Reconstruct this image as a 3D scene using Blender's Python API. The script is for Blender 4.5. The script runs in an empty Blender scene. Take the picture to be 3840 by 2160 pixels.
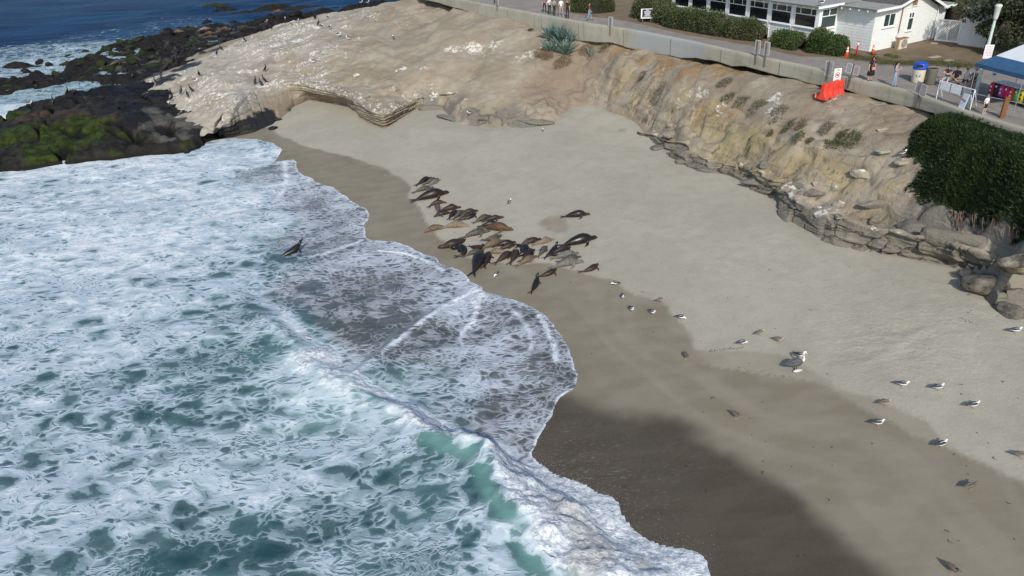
import bpy, bmesh, math, random
import numpy as np
from mathutils import Vector, Matrix
random.seed(7); rng = np.random.default_rng(11)
scene = bpy.context.scene
COL = scene.collection
R_ = math.radians
# ---------------------------------------------------------------- camera
CAM_H = 20.0; FPX = 2663.0; PITCH = R_(29.5); ROLL = R_(3.5)
_fw = np.array([0, math.cos(PITCH), -math.sin(PITCH)]); _r0 = np.array([1.0, 0, 0]); _u0 = np.cross(_r0, _fw)
_rt = _r0*math.cos(ROLL) - _u0*math.sin(ROLL); _up = _u0*math.cos(ROLL) + _r0*math.sin(ROLL)
cd = bpy.data.cameras.new('camera'); cam = bpy.data.objects.new('camera', cd); COL.objects.link(cam)
cd.sensor_width = 36.0; cd.lens = 36.0*FPX/3840.0; cd.clip_end = 6000; cd.clip_start = 0.5
cam.matrix_world = Matrix(((_rt[0], _up[0], -_fw[0], 0), (_rt[1], _up[1], -_fw[1], 0), (_rt[2], _up[2], -_fw[2], CAM_H), (0, 0, 0, 1)))
scene.camera = cam
# ---------------------------------------------------------------- sky, sun, exposure
SUN_EL = R_(38)
w = bpy.data.worlds.new('World'); scene.world = w; w.use_nodes = True
nt = w.node_tree; bg = nt.nodes['Background']
sky = nt.nodes.new('ShaderNodeTexSky'); sky.sky_type = 'NISHITA'; sky.sun_disc = False
sky.sun_elevation = SUN_EL; sky.sun_rotation = math.pi; sky.air_density = 1.0; sky.dust_density = 1.2; sky.ozone_density = 1.2
nt.links.new(sky.outputs[0], bg.inputs[0]); bg.inputs[1].default_value = 0.135
sd = bpy.data.lights.new('sun', 'SUN'); sd.energy = 3.0; sd.angle = R_(2.2); sd.color = (1.0, 0.94, 0.85)
sun = bpy.data.objects.new('sun', sd); COL.objects.link(sun); sun.rotation_euler = (R_(90)-SUN_EL, 0, R_(2)); sun.location = (0, -30, 60)
vs = scene.view_settings; vs.view_transform = 'Standard'; vs.look = 'None'; vs.exposure = 0.22; vs.gamma = 1.0; vs.use_curve_mapping = False
scene.cycles.use_denoising = True; scene.cycles.max_bounces = 6; scene.cycles.transparent_max_bounces = 6
scene.cycles.caustics_reflective = False; scene.cycles.caustics_refractive = False

# ---------------------------------------------------------------- survey helpers: where a sight line meets a height
SV = 3840/2576.0
def _ray(u, v): return _fw*FPX + _rt*(u-1920) + _up*(1080-v)
def wp(u, v, z):
    d = _ray(u, v); t = (z-CAM_H)/d[2]; p = d*t; return np.array([p[0], p[1], z])
def wv(x, y, z): return wp(x*SV, y*SV, z)
def march(u, v, hf, z0=9.5):
    """first point of the sight line through (u,v) that lies under the height function hf"""
    d = _ray(u, v); d = d/np.linalg.norm(d); t0 = (z0-CAM_H)/d[2] if z0 < CAM_H else 1.0; t1 = (-0.6-CAM_H)/d[2]
    ts = np.linspace(t0, t1, 700); P = np.array([0, 0, CAM_H])+ts[:, None]*d
    g = P[:, 2]-hf(P[:, 0], P[:, 1]); i = int(np.argmax(g < 0))
    if g[i] >= 0: i = len(ts)-1
    if i > 0 and g[i] < 0:
        a = g[i-1]/(g[i-1]-g[i]); p = P[i-1]*(1-a)+P[i]*a
    else: p = P[i]
    return p
def zwalk(x, y): return 7.3+0.03*(np.asarray(y)-40)
def on_walk(u, v, dz=0.0):
    d = _ray(u, v); t = (7.3-1.2-CAM_H+dz)/(d[2]-.03*d[1]); p = d*t; return np.array([p[0], p[1], CAM_H+p[2]])
# ---------------------------------------------------------------- noise (numpy)
def _h(ix, iy, iz, seed):
    n = (ix.astype(np.int64)*374761393+iy.astype(np.int64)*668265263+iz.astype(np.int64)*2147483647+seed*1274126177) & 0xffffffff
    n = ((n ^ (n >> 13))*1274126177) & 0xffffffff
    return ((n ^ (n >> 16)) & 0xffff)/65535.0
def vnoise(x, y, seed=0, z=None):
    x = np.asarray(x, float); y = np.asarray(y, float)
    ix = np.floor(x); iy = np.floor(y); fx = x-ix; fy = y-iy
    fx = fx*fx*fx*(fx*(fx*6-15)+10); fy = fy*fy*fy*(fy*(fy*6-15)+10)
    def L(zi):
        a = _h(ix, iy, zi, seed); b = _h(ix+1, iy, zi, seed); c = _h(ix, iy+1, zi, seed); d = _h(ix+1, iy+1, zi, seed)
        return (a*(1-fx)+b*fx)*(1-fy)+(c*(1-fx)+d*fx)*fy
    if z is None: return L(np.zeros_like(ix))
    z = np.asarray(z, float)+0*x; iz = np.floor(z); fz = z-iz; fz = fz*fz*(3-2*fz)
    return L(iz)*(1-fz)+L(iz+1)*fz
def fbm(x, y, oct=4, seed=0, gain=0.5, z=None):
    s = 0; a = 1; t = 0
    for o in range(oct):
        f = 2.0**o; c, sn = math.cos(o*1.1), math.sin(o*1.1)
        xx = (np.asarray(x)*c-np.asarray(y)*sn)*f; yy = (np.asarray(x)*sn+np.asarray(y)*c)*f
        s = s+a*(vnoise(xx+o*17.3, yy-o*9.1, seed+o, None if z is None else np.asarray(z)*f)-0.5); t += a; a *= gain
    return s/t*2
def sstep(a, b, x):
    t = np.clip((np.asarray(x, float)-a)/(b-a), 0, 1); return t*t*(3-2*t)
# ---------------------------------------------------------------- polylines
def pdist(px, py, pts, vals=None):
    """unsigned distance to a polyline, and optionally per-vertex values interpolated at the nearest spot"""
    pts = np.asarray(pts, float)[:, :2]; sh = px.shape; px = px.ravel(); py = py.ravel()
    best = np.full(px.shape, 1e18); out = None
    if vals is not None:
        vals = np.asarray(vals, float)
        if vals.ndim == 1: vals = vals[:, None]
        out = np.zeros((px.size, vals.shape[1]))
    for i in range(len(pts)-1):
        a = pts[i]; d = pts[i+1]-a; l2 = d@d
        if l2 < 1e-12: continue
        t = np.clip(((px-a[0])*d[0]+(py-a[1])*d[1])/l2, 0, 1)
        q = (px-a[0]-t*d[0])**2+(py-a[1]-t*d[1])**2; m = q < best
        best = np.where(m, q, best)
        if out is not None: out[m] = (vals[i]+(vals[i+1]-vals[i])*t[:, None])[m]
    best = np.sqrt(best).reshape(sh)
    return (best, out.reshape(sh+(out.shape[1],))) if out is not None else best
def inpoly(px, py, poly):
    poly = np.asarray(poly, float)[:, :2]; c = np.zeros(px.shape, bool); n = len(poly)
    for i in range(n):
        x1, y1 = poly[i]; x2, y2 = poly[(i+1) % n]
        if y1 == y2: continue
        c ^= ((y1 > py) != (y2 > py)) & (px < (x2-x1)*(py-y1)/(y2-y1)+x1)
    return c
def chaikin(P, n=2):
    P = [np.asarray(p, float) for p in P]
    for _ in range(n):
        Q = [P[0]]
        for a, b in zip(P[:-1], P[1:]): Q += [a*.75+b*.25, a*.25+b*.75]
        P = Q+[P[-1]]
    return np.array(P)
# ---------------------------------------------------------------- mesh and tagging helpers
def tag(o, label=None, cat=None, group=None, kind=None):
    if label: o['label'] = label
    if cat: o['category'] = cat
    if group: o['group'] = group
    if kind: o['kind'] = kind
    return o
def empty(name, loc=(0, 0, 0), rz=0.0, label=None, cat=None, group=None):
    o = bpy.data.objects.new(name, None); COL.objects.link(o); o.location = Vector(loc); o.rotation_euler = (0, 0, rz)
    o.empty_display_size = .2
    return tag(o, label, cat, group)
def meshobj(name, verts, faces, mat=None, parent=None, smooth=True, attrs=None):
    me = bpy.data.meshes.new(name); verts = np.asarray(verts, np.float32)
    if isinstance(faces, np.ndarray):
        k = faces.shape[1]; me.vertices.add(len(verts)); me.vertices.foreach_set('co', verts.ravel())
        me.loops.add(faces.size); me.loops.foreach_set('vertex_index', faces.ravel().astype(np.int32))
        me.polygons.add(len(faces)); me.polygons.foreach_set('loop_start', np.arange(0, faces.size, k, dtype=np.int32))
        me.polygons.foreach_set('loop_total', np.full(len(faces), k, np.int32)); me.update(calc_edges=True)
    else:
        me.from_pydata([tuple(map(float, v)) for v in verts], [], faces); me.update()
    if smooth: me.polygons.foreach_set('use_smooth', np.ones(len(me.polygons), bool))
    if attrs:
        for k, a in attrs.items():
            at = me.attributes.new(k, 'FLOAT', 'POINT'); at.data.foreach_set('value', np.asarray(a, np.float32).ravel())
    o = bpy.data.objects.new(name, me); COL.objects.link(o)
    for m in (mat if isinstance(mat, (list, tuple)) else [mat]):
        if m: me.materials.append(m)
    if parent is not None: o.parent = parent
    return o
def meshcopy(name, src, parent=None, loc=None, rot=None, scl=None):
    o = bpy.data.objects.new(name, src.data); COL.objects.link(o)
    if parent is not None: o.parent = parent
    o.location = loc if loc is not None else src.location; o.rotation_euler = rot if rot is not None else src.rotation_euler
    o.scale = scl if scl is not None else src.scale
    return o
def copy_tree(o, parent=None):
    c = o.copy(); COL.objects.link(c); c.parent = parent
    for ch in o.children: copy_tree(ch, c)
    return c
class MB:
    """collects simple solids into one mesh"""
    def __init__(s): s.v = []; s.f = []
    def add(s, vs, fs):
        b = len(s.v); s.v += [tuple(map(float, v)) for v in vs]; s.f += [tuple(i+b for i in f) for f in fs]; return s
    def box(s, c, d, rz=0.0, M=None):
        hx, hy, hz = d[0]/2, d[1]/2, d[2]/2; vs = []
        for x, y, z in ((-1, -1, -1), (1, -1, -1), (1, 1, -1), (-1, 1, -1), (-1, -1, 1), (1, -1, 1), (1, 1, 1), (-1, 1, 1)):
            p = Vector((x*hx, y*hy, z*hz))
            if M is not None: p = M @ p
            elif rz: p = Matrix.Rotation(rz, 3, 'Z') @ p
            vs.append((p[0]+c[0], p[1]+c[1], p[2]+c[2]))
        return s.add(vs, [(0, 3, 2, 1), (4, 5, 6, 7), (0, 1, 5, 4), (1, 2, 6, 5), (2, 3, 7, 6), (3, 0, 4, 7)])
    def tube(s, pts, rad, n=8, cap=True):
        pts = [Vector(p) for p in pts]; rad = rad if isinstance(rad, (list, tuple)) else [rad]*len(pts); rings = []
        b0 = len(s.v); up = None
        for i, p in enumerate(pts):
            t = (pts[min(i+1, len(pts)-1)]-pts[max(i-1, 0)]).normalized()
            if up is None: up = Vector((0, 0, 1)) if abs(t.z) < .9 else Vector((1, 0, 0))
            a = t.cross(up)
            if a.length < 1e-4: a = t.cross(Vector((0.3, 1, 0.2)))
            a.normalize(); b = t.cross(a); up = -b if False else up
            r = rad[i]; rx, ry = r if isinstance(r, (tuple, list)) else (r, r)
            for k in range(n):
                an = 2*math.pi*k/n; s.v.append(tuple(p+a*math.cos(an)*rx+b*math.sin(an)*ry))
        for i in range(len(pts)-1):
            for k in range(n):
                k2 = (k+1) % n; s.f.append((b0+i*n+k, b0+i*n+k2, b0+(i+1)*n+k2, b0+(i+1)*n+k))
        if cap:
            s.f.append(tuple(b0+k for k in range(n))[::-1]); s.f.append(tuple(b0+(len(pts)-1)*n+k for k in range(n)))
        return s
    def lathe(s, prof, n=16, c=(0, 0, 0)):
        b0 = len(s.v)
        for r, z in prof:
            for k in range(n): s.v.append((c[0]+r*math.cos(2*math.pi*k/n), c[1]+r*math.sin(2*math.pi*k/n), c[2]+z))
        for i in range(len(prof)-1):
            for k in range(n): s.f.append((b0+i*n+k, b0+i*n+(k+1) % n, b0+(i+1)*n+(k+1) % n, b0+(i+1)*n+k))
        s.f.append(tuple(b0+k for k in range(n))[::-1]); s.f.append(tuple(b0+(len(prof)-1)*n+k for k in range(n)))
        return s
    def prism(s, poly, z0, z1):
        n = len(poly); vs = [(p[0], p[1], z0) for p in poly]+[(p[0], p[1], z1) for p in poly]
        return s.add(vs, [tuple(range(n))[::-1], tuple(range(n, 2*n))]+[(i, (i+1) % n, n+(i+1) % n, n+i) for i in range(n)])
    def build(s, name, mat, parent=None, smooth=False, bevel=0.0, loc=None, rz=None):
        o = meshobj(name, s.v, s.f, mat, parent, smooth)
        bm = bmesh.new(); bm.from_mesh(o.data); bmesh.ops.recalc_face_normals(bm, faces=bm.faces); bm.to_mesh(o.data); bm.free()
        if bevel:
            m = o.modifiers.new('bevel', 'BEVEL'); m.width = bevel; m.segments = 2; m.limit_method = 'ANGLE'
        if smooth == 'auto': pass
        if loc is not None: o.location = loc
        if rz is not None: o.rotation_euler = (0, 0, rz)
        return o
# ---------------------------------------------------------------- node materials
class NM:
    def __init__(s, name):
        s.m = bpy.data.materials.new(name); s.m.use_nodes = True; s.t = s.m.node_tree
        s.b = s.t.nodes['Principled BSDF']; s._co = None
    def _in(s, sock, v):
        if hasattr(v, 'is_output'): s.t.links.new(v, sock)
        elif v is not None:
            if isinstance(v, (tuple, list)) and len(v) == 3 and sock.type == 'RGBA': v = (*v, 1)
            sock.default_value = v
    def node(s, typ, ins=None, **kw):
        n = s.t.nodes.new(typ)
        for k, v in kw.items(): setattr(n, k, v)
        for k, v in (ins or {}).items(): s._in(n.inputs[k], v)
        return n
    def pos(s): 
        if s._co is None: s._co = s.node('ShaderNodeNewGeometry')
        return s._co.outputs['Position']
    def obj(s): return s.node('ShaderNodeTexCoord').outputs['Object']
    def nrm(s): s.pos(); return s._co.outputs['Normal']
    def sep(s, v): n = s.node('ShaderNodeSeparateXYZ', {0: v}); return n.outputs
    def comb(s, x=0, y=0, z=0): return s.node('ShaderNodeCombineXYZ', {0: x, 1: y, 2: z}).outputs[0]
    def vmul(s, v, k): return s.node('ShaderNodeVectorMath', {0: v, 1: k}, operation='MULTIPLY').outputs[0]
    def vadd(s, v, k): return s.node('ShaderNodeVectorMath', {0: v, 1: k}, operation='ADD').outputs[0]
    def mth(s, op, a, b=None, c=None, clamp=False):
        n = s.node('ShaderNodeMath', {0: a}, operation=op, use_clamp=clamp)
        if b is not None: s._in(n.inputs[1], b)
        if c is not None: s._in(n.inputs[2], c)
        return n.outputs[0]
    def mul(s, a, b): return s.mth('MULTIPLY', a, b)
    def add(s, a, b): return s.mth('ADD', a, b)
    def sub(s, a, b): return s.mth('SUBTRACT', a, b)
    def mr(s, v, a, b, c=0.0, d=1.0, smooth=True):
        n = s.node('ShaderNodeMapRange', {0: v, 1: a, 2: b, 3: c, 4: d}, interpolation_type='SMOOTHSTEP' if smooth else 'LINEAR'); return n.outputs[0]
    def noise(s, vec, scale, detail=3, rough=.55, dist=0.0, out='Fac'):
        n = s.node('ShaderNodeTexNoise', {'Vector': vec, 'Scale': scale, 'Detail': detail, 'Roughness': rough, 'Distortion': dist}); return n.outputs[out]
    def voro(s, vec, scale, feature='F1', out='Distance', rand=1.0, **kw):
        n = s.node('ShaderNodeTexVoronoi', {'Vector': vec, 'Scale': scale, 'Randomness': rand}, feature=feature, **kw); return n.outputs[out]
    def attr(s, name): return s.node('ShaderNodeAttribute', attribute_name=name).outputs['Fac']
    def mix(s, f, a, b, typ='MIX'):
        n = s.node('ShaderNodeMix', data_type='RGBA', blend_type=typ); s._in(n.inputs[0], f); s._in(n.inputs[6], a); s._in(n.inputs[7], b); return n.outputs[2]
    def mixf(s, f, a, b):
        n = s.node('ShaderNodeMix', data_type='FLOAT'); s._in(n.inputs[0], f); s._in(n.inputs[2], a); s._in(n.inputs[3], b); return n.outputs[0]
    def bump(s, h, strength=.5, dist=.05, nrm=None):
        ins = {'Height': h, 'Strength': strength, 'Distance': dist}
        n = s.node('ShaderNodeBump', ins)
        if nrm is not None: s._in(n.inputs['Normal'], nrm)
        return n.outputs[0]
    def out(s, color=None, rough=None, normal=None, metal=None, spec=None, **kw):
        for k, v in (('Base Color', color), ('Roughness', rough), ('Normal', normal), ('Metallic', metal), ('Specular IOR Level', spec)):
            if v is not None: s._in(s.b.inputs[k], v)
        for k, v in kw.items(): s._in(s.b.inputs[k.replace('_', ' ')], v)
        return s.m
_pm = {}
def paint(name, col, rough=.6, var=.12, scale=8.0, metal=0.0, bump=0.0, spec=.4):
    """plain painted / natural surface with slight mottling"""
    if name in _pm: return _pm[name]
    n = NM(name); c = n.obj(); f = n.noise(c, scale, 4, .6)
    a = tuple(max(0, x*(1-var)) for x in col); b = tuple(min(1, x*(1+var)) for x in col)
    k = n.mix(n.mr(f, .3, .7), a, b)
    nr = n.bump(n.noise(c, scale*4, 3), .4, bump) if bump else None
    _pm[name] = n.out(k, rough, nr, metal, spec); return _pm[name]
# ================================================================ LAND: beach, bluff, reef
SHORE = np.array([(-46, 98), (-30, 76), (-20, 63), (-8, 46.5), (2, 30), (6, 16), (8, 2), (9, -30)], float)
SHORE_S = chaikin(SHORE, 3)
_shore_poly = np.vstack([SHORE_S, [(400, -30), (400, 400), (-46, 400)]])
def shore_d(x, y):
    x = np.asarray(x, float); y = np.asarray(y, float); x, y = np.broadcast_arrays(x, y)
    d = pdist(x, y, SHORE_S); return np.where(inpoly(x, y, _shore_poly), d, -d)
def zbeach(x, y):
    d = shore_d(x, y)
    return np.where(d > 0, 0.25+0.075*d+0.11*np.maximum(0, d-21), np.maximum(0.25+0.09*d, -3.0))
def on_beach(u, v): return march(u, v, zbeach, 4.0)
def bv(x, y): return on_beach(x*SV, y*SV)

# --- retaining wall: top edge and foot, surveyed (photo px)
WALL_TOP = [(1560, -38), (1728, 0), (1909, 33), (2044, 58), (2172, 83), (2288, 100), (2373, 113), (2558, 149), (2617, 161), (2710, 183), (2835, 211), (2928, 230), (3021, 250), (3166, 285), (3252, 305), (3338, 326), (3421, 348), (3520, 384), (3603, 414), (3669, 434), (3760, 462), (3900, 500)]
WALL_FOOT_V = {1560: -10, 1646: 10, 1782: 50, 1909: 77, 1998: 99, 2044: 118, 2172: 152, 2238: 157, 2296: 157, 2354: 178, 2450: 198, 2546: 214, 2617: 217, 2695: 229, 2742: 246, 2797: 249, 2850: 262, 2894: 274, 2981: 294, 3052: 314, 3169: 333, 3240: 358, 3361: 388, 3517: 427, 3586: 444, 3700: 470, 3900: 520}
wall_top = np.array([on_walk(u, v, 0.06) for u, v in WALL_TOP])
def wall_foot_pt(u):
    """the foot lies straight below the wall's front edge"""
    ks = sorted(WALL_FOOT_V); v = np.interp(u, ks, [WALL_FOOT_V[k] for k in ks])
    d = _ray(u, v); d = d/np.linalg.norm(d)
    best = None
    for z in np.linspace(4.0, 8.2, 90):
        t = (z-CAM_H)/d[2]; p = d*t; p[2] = z
        q = float(pdist(np.array([p[0]]), np.array([p[1]]), wall_top)[0])
        if best is None or q < best[0]: best = (q, p.copy())
    return best[1]
wall_foot = np.array([wall_foot_pt(u) for u in sorted(WALL_FOOT_V)])

ctrl = []
def C(x, y, z): ctrl.append(wv(x, y, z))
# headland (view px, height)
for x, y, z in [(400, 205, 1.6), (440, 225, 1.7), (480, 262, 1.6), (520, 300, 1.5), (548, 330, 1.2), (560, 200, 3.2), (520, 240, 2.6), (600, 250, 3.0), (560, 290, 2.1),
                (640, 190, 3.1), (690, 195, 3.2), (730, 203, 3.1), (800, 213, 3.1), (870, 228, 3.0), (910, 250, 2.85), (960, 268, 2.6), (1000, 258, 2.55), (1055, 233, 2.75),
                (640, 100, 3.6), (560, 130, 2.8), (480, 180, 2.1), (720, 62, 4.2), (800, 48, 4.7), (900, 24, 5.4), (1000, 4, 6.0), (1080, -10, 6.8),
                (640, 150, 3.6), (720, 120, 4.4), (800, 130, 4.7), (900, 180, 3.9), (1000, 190, 3.8), (1000, 120, 5.3), (900, 90, 5.2), (1100, 80, 6.2), (1100, 150, 5.0), (1080, 205, 3.5), (800, 80, 5.0),
                (480, 220, 2.1), (1130, 40, 6.8), (720, 165, 3.8)]: C(x, y, z)
# sunken behind the headland's edge so that the rim breaks off to the reef
for x, y, z in [(380, 190, .6), (460, 165, .8), (545, 118, 1.2), (625, 86, 1.4), (705, 50, 1.8), (790, 36, 2.2), (880, 8, 2.6), (990, -20, 3.0)]: C(x, y, z)
def base_pair(bx, by, u, h1=.46, t1=.3, h2=.8, t2=.65, dz=-0.35):
    b = bv(bx, by); wf = wall_foot_pt(u); b2 = b.copy(); b2[2] += dz; ctrl.append(b2); ctrl.append(wf)
    for h, t in ((h1, t1), (h2, t2)):
        m = b+(wf-b)*t; m[2] = b[2]+(wf[2]-b[2])*h; ctrl.append(m)
    o = b-(wf-b)/np.linalg.norm((wf-b)[:2])*2.0; o[2] = b[2]-1.8; ctrl.append(o)
base_pair(1068, 275, 1700, .5, .12, .85, .6)
base_pair(1150, 320, 1800, .22, .2, .66, .6)
base_pair(1228, 327, 1909, .2, .22, .66, .6)
base_pair(1330, 330, 2000, .2, .25, .66, .6)
base_pair(1390, 346, 2044, .12, .3, .55, .64)
base_pair(1480, 266, 2172, .22, .3, .62, .65)
base_pair(1560, 292, 2296, .33, .28, .80, .62)
base_pair(1640, 345, 2450, .33, .28, .80, .62)
base_pair(1700, 400, 2546, .33, .28, .80, .62)
base_pair(1800, 432, 2695, .33, .28, .80, .62)
base_pair(1880, 468, 2797, .33, .28, .80, .62)
base_pair(1930, 528, 2894, .33, .28, .80, .62)
base_pair(2030, 590, 2981, .33, .28, .80, .62)
base_pair(2100, 615, 3052, .33, .28, .80, .62)
base_pair(2200, 640, 3240, .36, .25, .78, .62)
base_pair(2300, 655, 3400, .42, .25, .82, .6)
base_pair(2400, 668, 3586, .55, .2, .9, .5)
base_pair(2470, 722, 3700, .55, .16, .9, .5)
base_pair(2530, 790, 3900, .6, .14, .92, .5)
for x, y, z in [(2620, 850, 1.0), (2700, 930, 1.0), (2640, 700, 4.2), (2720, 800, 4.2), (2700, 500, 7.3), (2600, 420, 7.0), (2800, 700, 7.2)]: C(x, y, z)
# the fill behind the wall (under the promenade)
for p in wall_top: ctrl.append(np.array([p[0]+.5, p[1]+1.2, p[2]-1.2])); ctrl.append(np.array([p[0]+2.5, p[1]+4.5, p[2]-1.0]))
ctrl.append(np.array([40, 95, 7.8])); ctrl.append(np.array([10, 100, 7.6])); ctrl.append(np.array([48, 60, 6.8])); ctrl.append(np.array([50, 34, 6.4]))
ctrl = np.array(ctrl)
keep = []
for i, p in enumerate(ctrl):
    if all(np.hypot(*(p[:2]-ctrl[j][:2])) > .25 for j in keep): keep.append(i)
ctrl = ctrl[keep]
_P = ctrl[:, :2]; _D = np.sqrt(((_P[:, None]-_P[None])**2).sum(-1))
_A = np.zeros((len(_P)+3,)*2); _A[:len(_P), :len(_P)] = _D-np.eye(len(_P))*.06; _A[:len(_P), -3:] = np.c_[np.ones(len(_P)), _P]; _A[-3:, :len(_P)] = _A[:len(_P), -3:].T
_w = np.linalg.solve(_A, np.r_[ctrl[:, 2], 0, 0, 0])
def rbf(x, y):
    sh = x.shape; x = x.ravel(); y = y.ravel(); o = np.zeros(x.size)
    for s in range(0, x.size, 40000):
        e = slice(s, s+40000); d = np.sqrt((x[e, None]-_P[None, :, 0])**2+(y[e, None]-_P[None, :, 1])**2)
        o[e] = d@_w[:-3]+_w[-3]+_w[-2]*x[e]+_w[-1]*y[e]
    return o.reshape(sh)
# --- bluff height grid
BX0, BX1, BY0, BY1, BR = -47.0, 42.0, 28.0, 117.0, 0.145
bxs = np.arange(BX0, BX1, BR); bys = np.arange(BY0, BY1, BR); BXg, BYg = np.meshgrid(bxs, bys)
_c = slice(None, None, 3)
_cz = rbf(BXg[_c, _c], BYg[_c, _c])
def _up3(a, ny, nx):
    yi = np.clip(np.arange(ny)/3.0, 0, a.shape[0]-1.001); xi = np.clip(np.arange(nx)/3.0, 0, a.shape[1]-1.001)
    y0 = yi.astype(int); x0 = xi.astype(int); fy = (yi-y0)[:, None]; fx = (xi-x0)[None]
    return (a[y0][:, x0]*(1-fx)+a[y0][:, x0+1]*fx)*(1-fy)+(a[y0+1][:, x0]*(1-fx)+a[y0+1][:, x0+1]*fx)*fy
BZ = _up3(_cz, *BXg.shape)
bzb = zbeach(BXg[_c, _c], BYg[_c, _c]); bzb = _up3(bzb, *BXg.shape)
ab = BZ-bzb                                                # height above the sand
# bedding: ledges that run along the slope on the right, fading upwards
right = sstep(3, 12, BXg)*sstep(34, 40, BYg+0.2*BXg)
mid = sstep(-8, -4, BXg)*(1-sstep(4, 8, BXg))
bed = ab+0.22*fbm(BXg/7, BYg/7, 2, 3)+0.10*(BXg*.35-BYg*.2)*.3
stp = 0.62; fr = bed/stp; fl = np.floor(fr); fr = fr-fl
ter = (fl+sstep(.25, .98, fr))*stp-bed
BZ += ter*right*sstep(-.2, .3, ab)*(1-sstep(3.0, 4.6, ab))*0.95; RISER = sstep(.5, .7, fr)*(1-sstep(.9, 1.0, fr))*right*sstep(.1, .4, ab)*(1-sstep(3.0, 4.6, ab))
stp2 = .30; fr = bed*1.0/stp2; fl2 = np.floor(fr); BZ += ((fl2+sstep(.5, .95, fr-fl2))*stp2-bed)*(.35*mid*(1-sstep(1.2, 2.6, ab))+.75*(1-right)*(1-mid)*sstep(.2, .8, ab)*(.3+.7*sstep(-.1, .3, fbm(BXg/6, BYg/6, 2, 19))))*sstep(-.1, .2, ab)
# erosion hollows, gullies, grain
rocky = sstep(.0, .4, ab)*(1-sstep(2.5, 4.5, ab))
BZ += (0.34*fbm(BXg/3.6, BYg/3.6, 2, 21)+.10*fbm(BXg/1.8, BYg/1.8, 3, 23)*(1-right*.6)+.30*fbm(BXg/8, BYg/8, 2, 22))*sstep(0, 1.4, ab)+0.12*fbm(BXg/.9, BYg/.9, 4, 5)*(.35+.45*rocky+.5*(BXg < -6))*sstep(-.1, .5, ab)
# fractured blocks along the strike of the beds
def worley(X, Y, sx, sy, ang, seed):
    c_, s_ = math.cos(ang), math.sin(ang); U = (X*c_+Y*s_)/sx; V = (-X*s_+Y*c_)/sy; U = U+.35*fbm(X/1.5, Y/1.5, 3, seed); V = V+.35*fbm(X/1.5+9, Y/1.5, 3, seed+1)
    iu = np.floor(U); iv = np.floor(V); f1 = np.full(X.shape, 9.); f2 = np.full(X.shape, 9.); hid = np.zeros(X.shape); hx = np.zeros(X.shape)
    for a in (-1, 0, 1):
        for b in (-1, 0, 1):
            z0_ = np.zeros_like(iu); ju = _h(iu+a, iv+b, z0_, seed+2); jv = _h(iu+a, iv+b, z0_, seed+3); d = np.hypot(U-iu-a-ju, V-iv-b-jv); m = d < f1
            f2 = np.where(m, f1, np.minimum(f2, d)); hid = np.where(m, _h(iu+a, iv+b, z0_, seed+4), hid); hx = np.where(m, (U-iu-a-ju)*(_h(iu+a, iv+b, z0_, seed+5)-.5)+(V-iv-b-jv)*(_h(iu+a, iv+b, z0_, seed+6)-.2), hx); f1 = np.minimum(f1, d)
    return f2-f1, hid, hx
strike = math.atan2(-.92, .38)
blk = np.clip(right*sstep(.0, .35, ab)*(1-sstep(1.8, 3.4, ab+.8*fbm(BXg/4, BYg/4, 2, 66)))+mid*sstep(0, .2, ab)*(1-sstep(.5, 1.3, ab)), 0, 1)
e1, h1_, t1_ = worley(BXg, BYg, 2.6, 1.1, strike, 200); e2, h2_, t2_ = worley(BXg, BYg, 1.2, .6, strike, 240)
CRK = np.maximum(sstep(.10, .0, e1), .7*sstep(.10, .0, e2))*blk
BZ += (.05*fbm(BXg/.45, BYg/.45, 2, 27)+.07*np.maximum(0, fbm(BXg/.7, BYg/.7, 3, 28)))*sstep(.2, .6, ab)
BZ += blk*((h1_-.45)*.75+t1_*.55+(h2_-.5)*.12+t2_*.15)-.22*CRK
e3, h3_, t3_ = worley(BXg, BYg, 2.4, 1.0, .35, 270); hl = sstep(-6, -10, BXg)*sstep(.4, .9, ab); hm = hl*sstep(-.15, .25, fbm(BXg/5, BYg/5, 2, 281)); BZ += hm*((h3_-.5)*.22+t3_*.16)-.12*hm*sstep(.07, 0, e3); CRK = np.maximum(CRK, .65*hm*sstep(.06, .0, e3)*sstep(-.2, .2, fbm(BXg/1.6, BYg/1.6, 2, 283)))
up_crk = sstep(.05, .0, np.abs(fbm(BXg/3.5+.2*BYg, BYg/2.2, 3, 88)))*right*sstep(1.5, 2.5, ab); BZ -= .18*up_crk; CRK = np.maximum(CRK, up_crk*.7)
rid = 1-np.abs(fbm(BXg/4.0+BYg*.12, BYg/7.0, 4, 9))*2
BZ -= 0.22*sstep(.78, 1.0, rid)*sstep(.4, 1.5, ab)*(.4+.4*right)
lump = np.maximum(0, fbm(BXg/1.25, BYg/1.25, 3, 31)-.18)
BZ += 0.75*lump*right*sstep(.05, .4, ab)*(1-sstep(2.2, 3.6, ab))
for _ in range(1):
    BB = BZ.copy(); BB[1:-1, 1:-1] = (BZ[1:-1, 1:-1]*4+2*(BZ[:-2, 1:-1]+BZ[2:, 1:-1]+BZ[1:-1, :-2]+BZ[1:-1, 2:])+BZ[:-2, :-2]+BZ[2:, 2:]+BZ[:-2, 2:]+BZ[2:, :-2])/16; BZ = BB
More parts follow.
